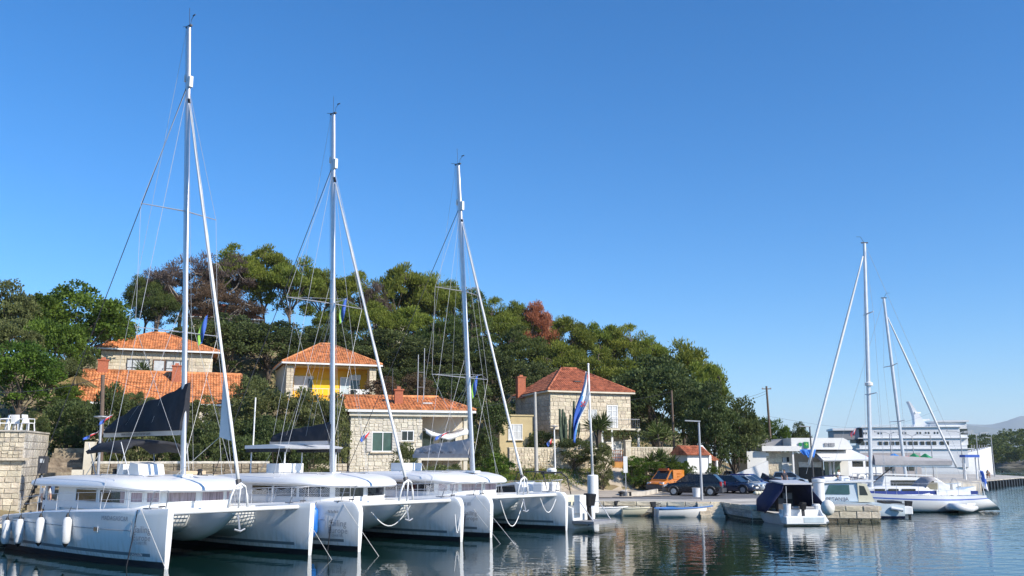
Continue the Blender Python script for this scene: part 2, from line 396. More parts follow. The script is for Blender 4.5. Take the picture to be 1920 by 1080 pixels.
# asphalt of the quay road and the paved ramp up to the houses
rd_ = MB().prism([(3, 66.5), (12, 64.5), (18, 66), (26, 90), (34, 108), (24, 112), (15, 92), (8, 76), (3, 72)], QZ - .05, QZ + .006)
struct(rd_.build('quay_road', [ASPH]))
def drape(name, poly, m, dz, step=.8):
    """a sheet that follows the ground inside a polygon"""
    xs = [p[0] for p in poly]; ys = [p[1] for p in poly]; bm = bmesh.new(); grid = {}
    def inside(x, y):
        c = False; n = len(poly)
        for i in range(n):
            (x1, y1), (x2, y2) = poly[i], poly[(i + 1) % n]
            if (y1 > y) != (y2 > y) and x < (x2 - x1) * (y - y1) / (y2 - y1) + x1: c = not c
        return c
    def V(i, j):
        if (i, j) not in grid:
            x, y = min(xs) + i * step, min(ys) + j * step; grid[i, j] = bm.verts.new((x, y, max(hz(x, y), QZ) + dz))
        return grid[i, j]
    for i in range(int((max(xs) - min(xs)) / step) + 1):
        for j in range(int((max(ys) - min(ys)) / step) + 1):
            if inside(min(xs) + (i + .5) * step, min(ys) + (j + .5) * step): bm.faces.new((V(i, j), V(i + 1, j), V(i + 1, j + 1), V(i, j + 1)))
    me = bpy.data.meshes.new(name); bm.to_mesh(me); bm.free(); me.materials.append(m)
    me.polygons.foreach_set('use_smooth', [True] * len(me.polygons)); return struct(link(name, me))
drape('paved_ramp', [(-4, 66), (4, 65), (12, 70), (12.6, 79), (10.5, 86), (5, 84.5), (1, 78), (-4, 72)], RAMP, .05)
# ------------------------------------------------------------ roofs, windows
def tiles(mb, O, U, V, poly, tw=.24, tl=.40, m=0):
    """overlapping barrel tiles on the plane O + u*U + v*V inside poly (u, v)"""
    O = Vector(O); U = Vector(U).normalized(); V = Vector(V).normalized(); Nn = U.cross(V).normalized()
    if Nn.z < 0: Nn = -Nn
    us = [p[0] for p in poly]; vs = [p[1] for p in poly]; n = len(poly); rd = random.Random(3)
    def inside(x, y):
        c = False
        for i in range(n):
            (x1, y1), (x2, y2) = poly[i], poly[(i + 1) % n]
            if (y1 > y) != (y2 > y) and x < (x2 - x1) * (y - y1) / (y2 - y1) + x1: c = not c
        return c
    prof = [(-.5, 0), (-.3, .055), (0, .085), (.3, .055), (.5, 0)]
    v = min(vs)
    while v < max(vs):
        u = min(us)
        while u < max(us):
            if inside(u + tw / 2, v + tl / 2):
                dz = rd.uniform(-.006, .01); P = []
                for vv, lift in ((v, .045 + dz), (v + tl * 1.02, .0 + dz)):
                    for a, h in prof: P.append(O + U * (u + tw / 2 + a * tw) + V * vv + Nn * (h + lift))
                P += [O + U * (u + tw / 2 + a * tw) + V * v + Nn * .0 for a in (-.5, .5)]
                mb.add(P, [(i, i + 1, i + 6, i + 5) for i in range(4)] + [(10, 11, 4, 3, 2, 1, 0)], m)
            u += tw
        v += tl
def hip_roof(house, W, D, ze, zr, r0, r1, o=.45, m=TILE, gable_l=False, gable_r=False, fascia=None, yr=None):
    """tiled roof over local rect x 0..W, y 0..D; ridge from x=r0 to r1 at y=yr"""
    yr = D / 2 if yr is None else yr
    a = Vector((-o, -o, ze)); b_ = Vector((W + o, -o, ze)); c = Vector((W + o, D + o, ze)); d = Vector((-o, D + o, ze))
    e = Vector((r0 if not gable_l else -o, yr, zr)); f = Vector((r1 if not gable_r else W + o, yr, zr))
    base = MB(); base.add([a, b_, c, d, e, f], [(0, 1, 5, 4), (2, 3, 4, 5), (3, 0, 4), (1, 2, 5), (0, 3, 2, 1)])
    roof = base.build('roof', [m], house)
    def plane(A, B, pts):
        A = Vector(A); U = (Vector(B) - A).normalized(); P = Vector(pts[-1]) - A; V = (P - U * P.dot(U)).normalized()
        return A, U, V, [((Vector(p) - A).dot(U), (Vector(p) - A).dot(V)) for p in [A, B] + pts]
    t = MB()
    for A, B, pts in ((a, b_, [f, e]), (b_, c, [f]), (d, a, [e])):
        if (A is b_ and gable_r) or (A is d and gable_l): continue
        tiles(t, *plane(A, B, pts))
    ob = t.build('roof_tiles', [m], roof, smooth=True, auto=60); ob['kind'] = 'stuff'
    cap = MB(); cap.tube([e + Vector((0, 0, .06)), f + Vector((0, 0, .06))], .14, 8)
    ob = cap.build('ridge_tile', [m], roof, smooth=True)
    for A, B in ((a, e), (b_, f)):
        MB().tube([A + Vector((0, 0, .06)), B + Vector((0, 0, .06))], .11, 8).build('hip_tile', [m], roof, smooth=True)
    fb = MB(); z = ze - .09
    for A, B in ((a, b_), (b_, c), (d, a)): fb.bar(A + Vector((0, 0, -.1)), B + Vector((0, 0, -.1)), .12, .16)
    fb.build('fascia', [fascia or WHITE], roof)
    return roof
def chimney(house, x, y, z0, z1, w=.6, m=BRICK):
    c = MB().box((x, y, (z0 + z1) / 2), (w, w * .8, z1 - z0)).box((x, y, z1 + .05), (w + .14, w * .8 + .14, .1)).box((x, y, z1 + .2), (w * .5, w * .5, .2), taper=.8)
    return c.build('chimney', [m], house)
def window(house, x, z, w, h, y=0., frame=WHITE, pane=PANE, nx=2, nz=1, sill=True, shutter=None, fw=.06, proud=.04, sink=0.0, cols=None):
    """centre x, bottom z; the wall face is at local y, outward is -y"""
    win = MB().box((x, y - .01, z + h / 2), (w, .02, h)).build('window', [pane], house)
    f = MB(); p = y - proud
    f.box((x - w / 2, p, z + h / 2), (fw, .07, h + fw)).box((x + w / 2, p, z + h / 2), (fw, .07, h + fw))
    f.box((x, p, z + fw / 2), (w - fw, .065, fw)).box((x, p, z + h - fw / 2), (w - fw, .065, fw))
    f.build('frame', [frame], win)
    if nx > 1 or nz > 1:
        g = MB()
        for i in range(1, nx): g.box((x - w / 2 + w * i / nx, p, z + h / 2), (fw * .8, .05, h - 2 * fw))
        for i in range(1, nz): g.box((x, p + .003, z + h * i / nz), (w - fw, .045, fw * .6))
        g.build('glazing_bars', [frame], win)
    if sill: MB().box((x, y - .1, z - .06), (w + .24, .22, .07)).build('sill', [STONE], win)
    if shutter:
        for s in (-1, 1):
            sh = MB().box((x + s * (w / 2 + w * .26), y - .06, z + h / 2), (w * .46, .05, h))
            for k in range(6): sh.box((x + s * (w / 2 + w * .26), y - .09, z + h * (k + .5) / 6), (w * .40, .03, h / 9))
            sh.build('shutter', [shutter], win)
    return win
def door(house, x, z, w, h, y=0., m=WOOD, frame=WHITE, handle=1):
    d = MB().box((x, y - .03, z + h / 2), (w, .06, h)).build('door', [m], house)
    f = MB(); 
    for s in (-1, 1): f.box((x + s * (w / 2 + .04), y - .05, z + h / 2), (.08, .1, h))
    f.box((x, y - .05, z + h + .04), (w + .16, .1, .08)); f.build('frame', [frame], d)
    MB().box((x + handle * w * .38, y - .08, z + h * .48), (.05, .06, .16)).build('handle', [DGREY], d)
    return d

YAW = R(20)
# --- upper stone house on the hill
hA = thing('stone_house', 'upper hillside stone house with hipped orange roof above the long roofed house', 'house', (-39.4, 86.6, 10.6), YAW)
wl_ = MB().box((5.1, 4.5, 1.7), (10.2, 9, 3.4)).build('wall', [MORTAR], hA)
stone_wall(wl_, (0, 0, 0), (1, 0, 0), (0, -1, 0), 10.2, 3.3, .62, .36, STONE, openings=[(2.3, .9, 8.0, 2.65)], seed=11)
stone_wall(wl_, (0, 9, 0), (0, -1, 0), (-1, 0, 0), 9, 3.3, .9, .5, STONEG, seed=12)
for i, xx in enumerate((3.35, 6.9)):
    window(hA, xx, .95, 2.0, 1.65, y=0, frame=DGREY, pane=PANEL_, nx=4 if i == 0 else 3, nz=2, sill=False, fw=.09)
door(hA, 5.25, .92, .95, 1.6, m=PANEL_, frame=WOOD)
hip_roof(hA, 10.2, 9, 3.55, 5.75, 4.2, 5.6, o=.6)
chimney(hA, .2, 3.6, 3.5, 5.2, .7)
# --- long low house with the big front slope
hB = thing('long_roofed_house', 'long low house with wide orange tiled slope behind the charcoal sail cover', 'house', (-35.0, 74.4, 4.5), YAW)
wl_ = MB().box((6, 4, 1.75), (12, 8, 3.5)).build('wall', [PLASTER], hB)
for xx in (2.0, 5.0, 8.6): window(hB, xx, 1.2, 1.1, 1.3, frame=DGREY, pane=PANE, nx=2)
hip_roof(hB, 12, 7.4, 3.75, 6.6, 0, 12, o=.5, gable_l=True, gable_r=True)
chimney(hB, 1.0, 3.7, 6.2, 7.5, .8); chimney(hB, 7.0, 2.6, 5.3, 7.1, .75)
# --- yellow house
hC = thing('yellow_house', 'yellow house with open porch and orange pyramid roof on the hillside', 'house', (-22.4, 90, 9.0), YAW)
MB().box((4.5, 5.4, 2.05), (9, 7, 4.1)).box((4.5, .95, .35), (9, 1.9, .7)).build('wall', [YELLOW], hC)
MB().box((4.5, .95, 3.95), (9, 1.9, .3)).build('porch_ceiling', [OCHRE], hC)
for xx, ww in ((.35, .7), (8.65, .7)):
    p = MB().box((xx, .6, 2.25), (ww, 1.2, 3.1)).build('stone_pillar', [MORTAR], hC)
    stone_wall(p, (xx - ww / 2, 0, .7), (1, 0, 0), (0, -1, 0), ww, 3.1, .5, .4, STONE, seed=int(xx * 9), style='random')
MB().box((-.02, 5, 2.0), (.3, 7.8, 4.0)).build('side_wall', [PLASTER], hC)
window(hC, 1.95, 1.5, 1.9, 1.5, y=1.9, pane=PANEL_, frame=PLASTER, nx=2, sill=False)
window(hC, 2.7, 1.4, .5, 1.3, y=1.86, pane=PANE, frame=DGREY, nx=1, sill=False)
MB().box((4.2, 1.83, 1.85), (2.7, .1, 1.6)).build('yellow_panel', [mat('bright_yellow', (.85, .52, .01), .7, var=.05)], hC)
door(hC, 6.15, .8, .85, 2.1, y=1.88, m=mat('pale_blue_door', (.45, .55, .60), .5, var=.08))
door(hC, 7.15, .8, .85, 1.9, y=1.88, m=PANE)
MB().box((7.15, 1.8, 3.0), (1.2, .1, .5)).build('roller_blind', [PANEL_], hC)
rl = MB()
for k in range(14): rl.tube([(.9 + k * .55, .06, .7), (.9 + k * .55, .06, 1.6)], .018, 4)
rl.tube([(.7, .06, 1.6), (8.3, .06, 1.6)], .03, 5).build('balcony_railing', [WHITE], hC)
hip_roof(hC, 9, 8.6, 4.15, 6.6, 3.8, 5.0, o=.5)
o = thing('hanging_laundry', 'white cloths hung over the porch railing of the yellow house', 'laundry', (-22.4, 90, 9.0), YAW)
for k in range(4):
    xx = 7.15 + k * .38; c = MB()
    c.loft([[(xx - .17, -.02, z), (xx + .17, -.02 + .03 * math.sin(k), z), (xx + .17, .02, z), (xx - .17, .02, z)] for z in (.85, 1.2, 1.62)]).build('cloth', [WHITE], o)
# --- stone house on the quay, behind the second and third catamaran
hD = thing('quay_stone_house', 'two storey pale stone house with awning on the quay behind the second catamaran', 'house', (-11.4, 64.6, .85), R(14))
W = 8.5; HW = 6.0
wl_ = MB().box((2.55, 4, HW / 2), (5.1, 8, HW)).box((6.8, 5.2, HW / 2), (3.4, 5.6, HW)).build('wall', [PLASTER], hD)
stone_wall(wl_, (0, 0, 0), (1, 0, 0), (0, -1, 0), 5.1, HW - .3, .52, .38, STONEW, style='random', seed=21, gap=.035,
           openings=[(1.15, 3.25, 3.45, 4.75), (3.6, 4.0, 4.5, 4.85), (1.75, .35, 2.45, .95), (.5, .35, 1.0, .95)])
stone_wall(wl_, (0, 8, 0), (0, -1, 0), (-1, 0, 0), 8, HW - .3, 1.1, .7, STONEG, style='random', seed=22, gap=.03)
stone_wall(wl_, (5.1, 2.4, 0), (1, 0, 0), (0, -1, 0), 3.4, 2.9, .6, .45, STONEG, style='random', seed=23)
window(hD, 2.3, 3.3, 1.5, 1.4, pane=PANEG, nx=2, fw=.07)
for xx, k in ((1.36, 0), (3.3, 1)):
    sh = MB().box((xx, -.08, 4.0), (.38 + .3 * k, .05, 1.4))
    for j in range(7): sh.box((xx, -.115, 3.4 + j * .2), (.3 + .3 * k, .03, .1))
    sh.build('shutter', [mat('pale_shutter', (.58, .55, .5), .6, var=.06)], hD)
window(hD, 4.05, 4.05, .85, .75, pane=PANE, nx=2, sill=True)
window(hD, 2.1, .4, .65, .5, pane=PANE, nx=2, sill=False, frame=DGREY); window(hD, .75, .4, .45, .5, pane=PANE, nx=1, sill=False, frame=DGREY)
MB().box((6.8, 1.1, 2.8), (3.4, 2.2, .2)).build('terrace_slab', [PLASTER], hD)
MB().box((8.3, .2, 4.35), (.28, .28, 2.9)).box((8.3, .2, 1.35), (.28, .28, 2.7)).build('porch_post', [PLASTER], hD)
MB().box((6.8, 2.36, 5.3), (3.3, .06, 1.3)).build('porch_wall', [PLASTER], hD)
door(hD, 5.9, 2.95, .8, 1.9, y=2.38, m=PANEG); window(hD, 7.4, 3.5, 1.2, 1.2, y=2.38, pane=PANE, nx=2, sill=False)
hip_roof(hD, 8.5, 8, HW + .25, HW + 1.4, 0, 6.9, o=.4, gable_l=True, fascia=WHITE)
MB().box((4.25, -.12, HW - .05), (8.7, .3, .3)).build('eaves_cornice', [PLASTER], hD)
chimney(hD, 3.55, 1.6, HW + .5, HW + 1.75, .6)
an = MB().tube([(3.1, 1.8, HW + 1), (3.1, 1.8, HW + 3.4)], .03, 5)
an.build('vent_pipe', [DGREY], hD)
MB().box((5.7, 1.7, HW + .85), (.7, .5, .12)).build('skylight', [PANEL_], hD)
aw = MB()
g = [[(5.35 + i * .45, -.35 + .15 * abs(3 - i) / 3, 4.75 - .5 * math.sin(math.pi * i / 7) ** 2 - .28 * math.sin(math.pi * j / 3) + (.12 if j == 0 else 0)) for i in range(8)] for j in range(2)]
rows = []
for j in range(5):
    rows.append([(5.3 + i * .44, -.5 + j * .6, 4.95 - .45 * math.sin(math.pi * i / 7) - (.12 if j == 0 else 0) + .04 * j) for i in range(8)])
aw.loft(rows, closed=False, cap=False)
aw.loft([[(p[0], p[1] - .01, p[2]) for p in rows[0]], [(p[0], p[1] + .02, p[2] - .22 - .08 * math.sin(i * 2)) for i, p in enumerate(rows[0])]], closed=False, cap=False)
sa = aw.build('shade_sail', [WHITE], None, smooth=True, loc=hD.location, rz=R(14)); tag(sa, 'white shade cloth sagging over the terrace of the quay stone house', 'shade sail')
sm = sa.modifiers.new('thickness', 'SOLIDIFY'); sm.thickness = .02
# roof aerials
a1 = MB().tube([(4.9, 1.2, HW + .9), (4.9, 1.2, HW + 4.4)], .035, 5).tube([(5.35, 1.2, HW + 1.1), (5.35, 1.2, HW + 4.9)], .03, 5)
for k in range(5): a1.tube([(4.85, 1.2, HW + 2 + k * .55), (5.4, 1.2, HW + 2 + k * .55)], .018, 4) if k in (0, 2) else None
a1 = a1.build('roof_aerial', [GALV], None, loc=hD.location, rz=R(14)); tag(a1, 'tall galvanised aerial frame on the roof of the quay stone house', 'aerial')
# --- two storey house with the balcony, behind the big flag
hE = thing('balcony_house', 'two storey stone house with balcony and red hipped roof behind the big flag', 'house', (3.85, 92.4, 2.9), YAW)
W = 9.1; HW = 7.5
wl_ = MB().box((W / 2, 5, HW / 2), (W, 10, HW)).build('wall', [MORTAR], hE)
opE = [(6.3, 3.9, 7.6, 6.35), (6.1, .1, 7.9, 2.6), (3.2, .1, 4.6, 2.4), (4.2, 4.2, 5.2, 5.8)]
stone_wall(wl_, (0, 0, 0), (1, 0, 0), (0, -1, 0), W, HW - .25, .64, .37, STONE, openings=opE, seed=31, gap=.03)
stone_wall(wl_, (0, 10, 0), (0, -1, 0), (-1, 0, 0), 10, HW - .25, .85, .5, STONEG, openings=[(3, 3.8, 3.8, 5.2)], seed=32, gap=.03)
dr = window(hE, 6.95, 3.95, 1.15, 2.3, pane=PANEL_, nx=2, nz=4, sill=False, fw=.09)
window(hE, 4.7, 4.25, .9, 1.5, pane=PANEL_, nx=2, nz=2)
door(hE, 6.6, .15, .75, 2.3, m=WHITE); door(hE, 7.45, .15, .75, 2.3, m=PANEL_)
door(hE, 3.9, .15, 1.2, 2.1, m=PANE)
sw_ = MB().box((-.02, 6.6, 4.5), (.04, .8, 1.4)).build('window', [PANE], hE)
sl = MB().box((7.2, -.75, 3.75), (4.4, 1.5, .16)).build('balcony_slab', [PLASTER], hE)
bl = MB()
for k in range(22): bl.tube([(5.1 + k * .2, -1.42, 3.83), (5.1 + k * .2, -1.42, 4.75)], .014, 4)
bl.tube([(5.05, -1.42, 4.78), (9.35, -1.42, 4.78), (9.35, 0, 4.78)], .028, 5); bl.build('railing', [GALV], sl)
for xx in (5.1, 6.2, 9.2): MB().box((xx, -1.35, 1.85), (.2, .2, 3.7)).build('balcony_post', [WHITE], hE)
MB().box((1.0, -.6, 3.75), (2.0, 1.2, .14)).build('balcony_slab', [PLASTER], hE)
MB().box((1.9, -1.1, 1.85), (.2, .2, 3.7)).build('balcony_post', [WHITE], hE)
hip_roof(hE, W, 10, HW + .12, HW + 2.9, 3.4, 5.2, o=.35, m=TILED, fascia=PLASTER)
chimney(hE, -.4, 7.4, HW - .2, HW + 2.0, .9)
MB().box((3.7, 1.6, HW + 1.25), (.7, .5, .1)).build('skylight', [DGREY], hE)
# --- ochre annex
hF = thing('ochre_annex', 'small flat roofed ochre building beside the balcony house', 'building', (-1.1, 88.6, 2.6), YAW)
MB().box((1.6, 2.5, 2.6), (3.4, 5, 5.2)).box((1.6, 2.5, 5.25), (3.6, 5.2, .14)).build('wall', [OCHRE], hF)
window(hF, 1.5, 2.9, 1.4, 1.5, pane=PANEL_, frame=WHITE, nx=3, nz=2)
# --- kiosk
hG = thing('kiosk', 'small white kiosk with red tiled gable roof and brown door by the parked cars', 'kiosk', (16.2, 85.2, 1.2), R(28))
MB().box((1.35, 1.1, 1.5), (2.7, 2.2, 3.0)).build('wall', [WALLW], hG)
g = MB(); g.ext([(-.1, 0), (2.3, 0), (2.3, 2.75), (1.1, 3.75), (-.1, 2.75)], 'x', 2.45, 2.75); g.build('gable_wall', [WALLW], hG)
rf = MB(); 
A = Vector((-.25, -.35, 2.82)); E_ = Vector((-.25, 1.1, 3.72))
rf.add([A, A + Vector((2.85, 0, 0)), E_ + Vector((2.85, 0, 0)), E_, (-.25, 2.55, 2.82), (2.6, 2.55, 2.82)], [(0, 1, 2, 3), (3, 2, 5, 4), (0, 3, 4), (1, 5, 2)])
rfo = rf.build('roof', [TILED], hG); t = MB(); V = (E_ - A); tiles(t, A, (1, 0, 0), V, [(0, 0), (2.7, 0), (2.7, V.length), (0, V.length)])
t.build('roof_tiles', [TILED], rfo)['kind'] = 'stuff'
dk = MB().box((0, 0, 0), (.06, 1.0, 1.9)).build('door', [WOOD], hG, loc=(2.78, 1.1, 1.0))
MB().box((.035, 0, .25), (.03, .7, .9)).build('pane', [PANEL_], dk)
MB().box((.04, 0, .25), (.03, .06, .9)).box((.04, 0, .25), (.035, .7, .06)).build('glazing_bars', [WOOD], dk)
pr = MB(); pr.add([(2.76, -.1, 2.45), (3.6, -.1, 2.35), (3.6, 1.1, 2.85), (2.76, 1.1, 2.95), (3.6, 2.3, 2.35), (2.76, 2.3, 2.45)], [(0, 1, 2, 3), (3, 2, 4, 5)])
pro = pr.build('porch_roof', [TILED], hG); s_ = pro.modifiers.new('t', 'SOLIDIFY'); s_.thickness = .1
t = MB(); tiles(t, (3.6, -.1, 2.36), (-1, 0, .12), (0, 1.2, .5), [(0, 0), (.84, 0), (.84, 1.3), (0, 1.3)]); t.build('roof_tiles', [TILED], pro)['kind'] = 'stuff'
for yy in (0, 2.2): MB().box((3.45, yy, 1.2), (.16, .16, 2.4)).build('porch_post', [WALLW], hG)
# --- red roofed house glimpsed on the ridge
hR = thing('ridge_house', 'red roofed house half hidden by bare trees on the ridge', 'house', (-42.5, 118, 15.5), YAW)
MB().box((4.5, 3.5, 3.3), (9, 7, 6.6)).build('wall', [PLASTER], hR); hip_roof(hR, 9, 7, 6.7, 8.9, 3.6, 5.4, m=TILED)
h2 = thing('hill_cottage', 'pale cottage wall glimpsed between the pines in mid ridge', 'house', tuple(at(726, 606, 128) + Vector((0, 0, -3))), YAW)
MB().box((1.5, 2, 1.6), (3, 4, 3.2)).build('wall', [PLASTER], h2); hip_roof(h2, 3, 4, 3.3, 4.2, 1.4, 1.6, m=TILE, o=.2)
# ------------------------------------------------------------ catamarans
def hull_material():
    m = bpy.data.materials.new('weathered_gelcoat'); m.use_nodes = True; N = m.node_tree.nodes; L = m.node_tree.links; b = N['Principled BSDF']
    b.inputs['Roughness'].default_value = .2; b.inputs['Coat Weight'].default_value = .3
    tc = N.new('ShaderNodeTexCoord'); sp = N.new('ShaderNodeSeparateXYZ'); L.new(tc.outputs['Object'], sp.inputs[0])
    mp = N.new('ShaderNodeMapping'); mp.inputs['Scale'].default_value = (5, 5, .7); L.new(tc.outputs['Object'], mp.inputs['Vector'])
    n1 = N.new('ShaderNodeTexNoise'); n1.inputs['Scale'].default_value = 1.6; n1.inputs['Detail'].default_value = 8; L.new(mp.outputs[0], n1.inputs['Vector'])
    mr = N.new('ShaderNodeMapRange'); mr.inputs['From Min'].default_value = .95; mr.inputs['From Max'].default_value = .2; L.new(sp.outputs['Z'], mr.inputs['Value'])
    pw = N.new('ShaderNodeMath'); pw.operation = 'MULTIPLY_ADD'; pw.inputs[1].default_value = .75; pw.inputs[2].default_value = .12; L.new(mr.outputs[0], pw.inputs[0])
    r2 = N.new('ShaderNodeMapRange'); r2.inputs['From Min'].default_value = .42; r2.inputs['From Max'].default_value = .75; L.new(n1.outputs['Fac'], r2.inputs['Value'])
    mu = N.new('ShaderNodeMath'); mu.operation = 'MULTIPLY'; L.new(pw.outputs[0], mu.inputs[0]); L.new(r2.outputs[0], mu.inputs[1])
    mx = N.new('ShaderNodeMix'); mx.data_type = 'RGBA'; mx.inputs[6].default_value = (.77, .78, .78, 1); mx.inputs[7].default_value = (.50, .48, .40, 1)
    L.new(mu.outputs[0], mx.inputs[0]); L.new(mx.outputs[2], b.inputs['Base Color']); return m
HULLM = hull_material()
SPAN = 5.9; CATRZ = math.atan2(HYV, HX)
CX = [.02, -.25, -.7, -1.5, -3, -5, -7.5, -9.5, -10.9, -12]
WD = [.11, .20, .32, .50, .74, .87, .88, .85, .80, .72]
WW = [.07, .10, .16, .26, .42, .52, .55, .53, .50, .45]
CZ = [-.35, 0, .22, .36, .47, .9, 1.3]
def sheer(x): return float(np.interp(x, [-12, -7, 0], [1.36, 1.72, 1.96]))
def hull_w(x, z):
    xx = CX[::-1]; wd = float(np.interp(x, xx, WD[::-1])); ww = float(np.interp(x, xx, WW[::-1]))
    t = min(1, max(0, z / 1.25)); t = t * (2 - t)
    return ww * (1 - .25 * max(0, -z) / .35) + (wd - ww) * t
def cat_hull(parent, yc, rounded):
    rings = []; xs_ = CX[:]
    if rounded: xs_ = [.02, -.06, -.16, -.3] + CX[2:]
    drop = {.02: .42, -.06: .24, -.16: .11, -.3: .03} if rounded else {}
    zi = CZ + ['a', 'b', 'c']
    for x in xs_:
        zt = sheer(x) - drop.get(x, 0); P = []
        for z in reversed(zi):
            zz = {'a': zt - .2, 'b': zt - .05, 'c': zt}.get(z, z); zz = min(zz, zt) if not isinstance(z, str) else zz
            w = hull_w(x, zz) * (.93 if z == 'c' else 1); rk = -.05 * (1 - zz / 2) if x > -.5 else 0
            P.append((x + rk, w, zz))
        rings.append([(a, yc + b, c) for a, b, c in P] + [(a, yc - b, c) for a, b, c in reversed(P)])
    n = len(zi)
    def mf(i, k):
        j = k if k < n else 2 * n - 2 - k          # segment from the top
        if k == 2 * n - 1: return 3
        seg = n - 2 - j                            # segment index from the keel
        if seg <= 1: return 1
        if seg == 3 and xs_[i + 1] < -.8: return 2
        return 0
    return MB().loft(rings, mf).build('hull', [HULLM, ANTI, STRIPE, GELROOF], parent, smooth=True, auto=35)
def outline(xc, a, b, xa, p=2.6, n=26, k=1.0):
    """rounded plan from port aft round the bow side to starboard aft"""
    P = [(xa, b * k)]
    for i in range(n + 1):
        th = math.pi / 2 - math.pi * i / n; c, s = math.cos(th), math.sin(th)
        P.append((xc + a * k * abs(c) ** (2 / p), b * k * math.copysign(abs(s) ** (2 / p), s)))
    P.append((xa, -b * k)); return P
def arc_pts(P, s0, s1, n=8):
    """points on an outline by arc length measured from its front centre (starboard positive)"""
    Q = [Vector((x, y)) for x, y in P]; mid = min(range(len(Q)), key=lambda i: abs(Q[i].y) - Q[i].x * .001)
    L = [0]; 
    for i in range(1, len(Q)): L.append(L[-1] + (Q[i] - Q[i - 1]).length)
    out = []
    for k in range(n + 1):
        s = L[mid] + s0 + (s1 - s0) * k / n
        out.append((float(np.interp(s, L, [q.x for q in Q])), float(np.interp(s, L, [q.y for q in Q]))))
    return out
def stay(parent, a, b, r, m, name='shroud', n=4):
    return MB().tube([a, b], r, n).build(name, [m], parent)
def sag(a, b, d, n=8):
    a, b = Vector(a), Vector(b); return [a.lerp(b, i / n) + Vector((0, 0, -d * math.sin(math.pi * i / n))) for i in range(n + 1)]
def catamaran(label, bow, mx, ztop, rake, zh, spreaders, rounded, cover, wins, three=False, prong=1.5):
    loc = (bow[0] + QX * SPAN / 2, bow[1] + QY * SPAN / 2, 0)
    c = thing('catamaran', label, 'catamaran', loc, CATRZ, 'catamarans moored stern to the quay')
    for s in (-1, 1): cat_hull(c, s * SPAN / 2, rounded)
    # bridge deck and nacelle
    rings = []
    for x, zb in ((-2.75, 1.5), (-2.95, 1.15), (-3.5, .9), (-4.4, .72), (-6, .68), (-11.4, .7)):
        h = [(2.25, 1.8), (2.25, zb - .22), (1.75, zb - .03), (.9, zb + .02), (0, zb + .02)]
        rings.append([(x, y, z) for y, z in h] + [(x, -y, z) for y, z in reversed(h[:-1])])
    MB().loft(rings).build('bridge_deck', [GEL], c, smooth=True, auto=40)
    rings = []
    for x, w, zb in ((-.75, .12, 1.62), (-1.3, .3, 1.25), (-2.0, .5, .88), (-2.9, .66, .6), (-4.2, .7, .5), (-7.5, .5, .58)):
        rings.append([(x, w * math.cos(a), zb + (1.74 - zb) * (1 + math.sin(a))) if math.sin(a) < 0 else (x, w * math.cos(a), 1.74) for a in [math.pi * k / 6 for k in range(-6, 7, 1)][:-1]])
    MB().loft(rings).build('nacelle', [GEL], c, smooth=True, auto=50)
    MB().tube([(-.55, -2.75, 1.80), (-.55, 2.75, 1.80)], .085, 8).build('crossbeam', [WHITE], c, smooth=True)
    arch = MB().tube([(-.55, -.42, 1.82), (-.5, -.34, 2.3), (-.45, -.2, 2.62), (-.42, 0, 2.74), (-.45, .2, 2.62), (-.5, .34, 2.3), (-.55, .42, 1.82)], .05, 6)
    arch.tube([(-.42, 0, 2.74), (-.5, 0, 1.85)], .03, 5).build('bow_arch', [WHITE], c, smooth=True)
    MB().tube([(-.5, .0, 1.62), (-.35, 0, 1.1)], .035, 5).tube([(-.35, -.22, 1.12), (-.3, 0, 1.05), (-.35, .22, 1.12)], .035, 5).build('anchor', [GALV], c)
    for s in (-1, 1):   # trampolines as nets of cord
        t = MB()
        for k in range(15): t.bar((-.7 - k * .15, s * .62, 1.73), (-.7 - k * .15, s * 2.6, 1.73), .035, .012)
        for k in range(14): t.bar((-.65, s * (.62 + k * .15), 1.735), (-2.85, s * (.62 + k * .15), 1.735), .035, .012)
        t.build('trampoline', [NET if not three else MGREY], c)['kind'] = 'stuff'
    # cabin, windows, roof
    base = outline(-6.4, 3.2, 2.38, -9.9)
    MB().prism(base, 1.7, 2.58).build('cabin', [GEL], c)
    for s0, s1, kind in wins:
        for sg in (1, -1):
            pts = arc_pts(base, sg * s0, sg * s1, max(2, int(abs(s1 - s0) * 4)))
            def off(p, d, i):
                q0 = pts[max(0, i - 1)]; q1 = pts[min(len(pts) - 1, i + 1)]; tx, ty = q1[0] - q0[0], q1[1] - q0[1]; l = math.hypot(tx, ty)
                return (p[0] - ty / l * d * sg, p[1] + tx / l * d * sg)
            z0, z1 = (1.98, 2.46) if kind != 'p' else (2.02, 2.40)
            w = MB(); o_ = [off(p, .012, i) for i, p in enumerate(pts)]
            w.loft([[(x, y, z0) for x, y in o_], [(x, y, z1) for x, y in o_]], closed=False, cap=False)
            win = w.build('window', [CURT if kind == 'p' else GLASS], c)
            f = MB(); o2 = [off(p, .02, i) for i, p in enumerate(pts)]
            for zz in (z0, z1): f.tube([(x, y, zz) for x, y in o2], .022, 4)
            for e in (o2[0], o2[-1]): f.tube([(e[0], e[1], z0), (e[0], e[1], z1)], .022, 4)
            f.build('frame', [GEL], win)
            if kind == 'c':   # a pale curtain gathered at one end of the pane
                k = len(pts) // 4 or 1; MB().loft([[(x, y, z0 + .03) for x, y in [off(p, .016, i) for i, p in enumerate(pts[:k + 1])]], [(x, y, z1 - .03) for x, y in [off(p, .016, i) for i, p in enumerate(pts[:k + 1])]]], closed=False, cap=False).build('curtain', [CURT], win)
    rr = []
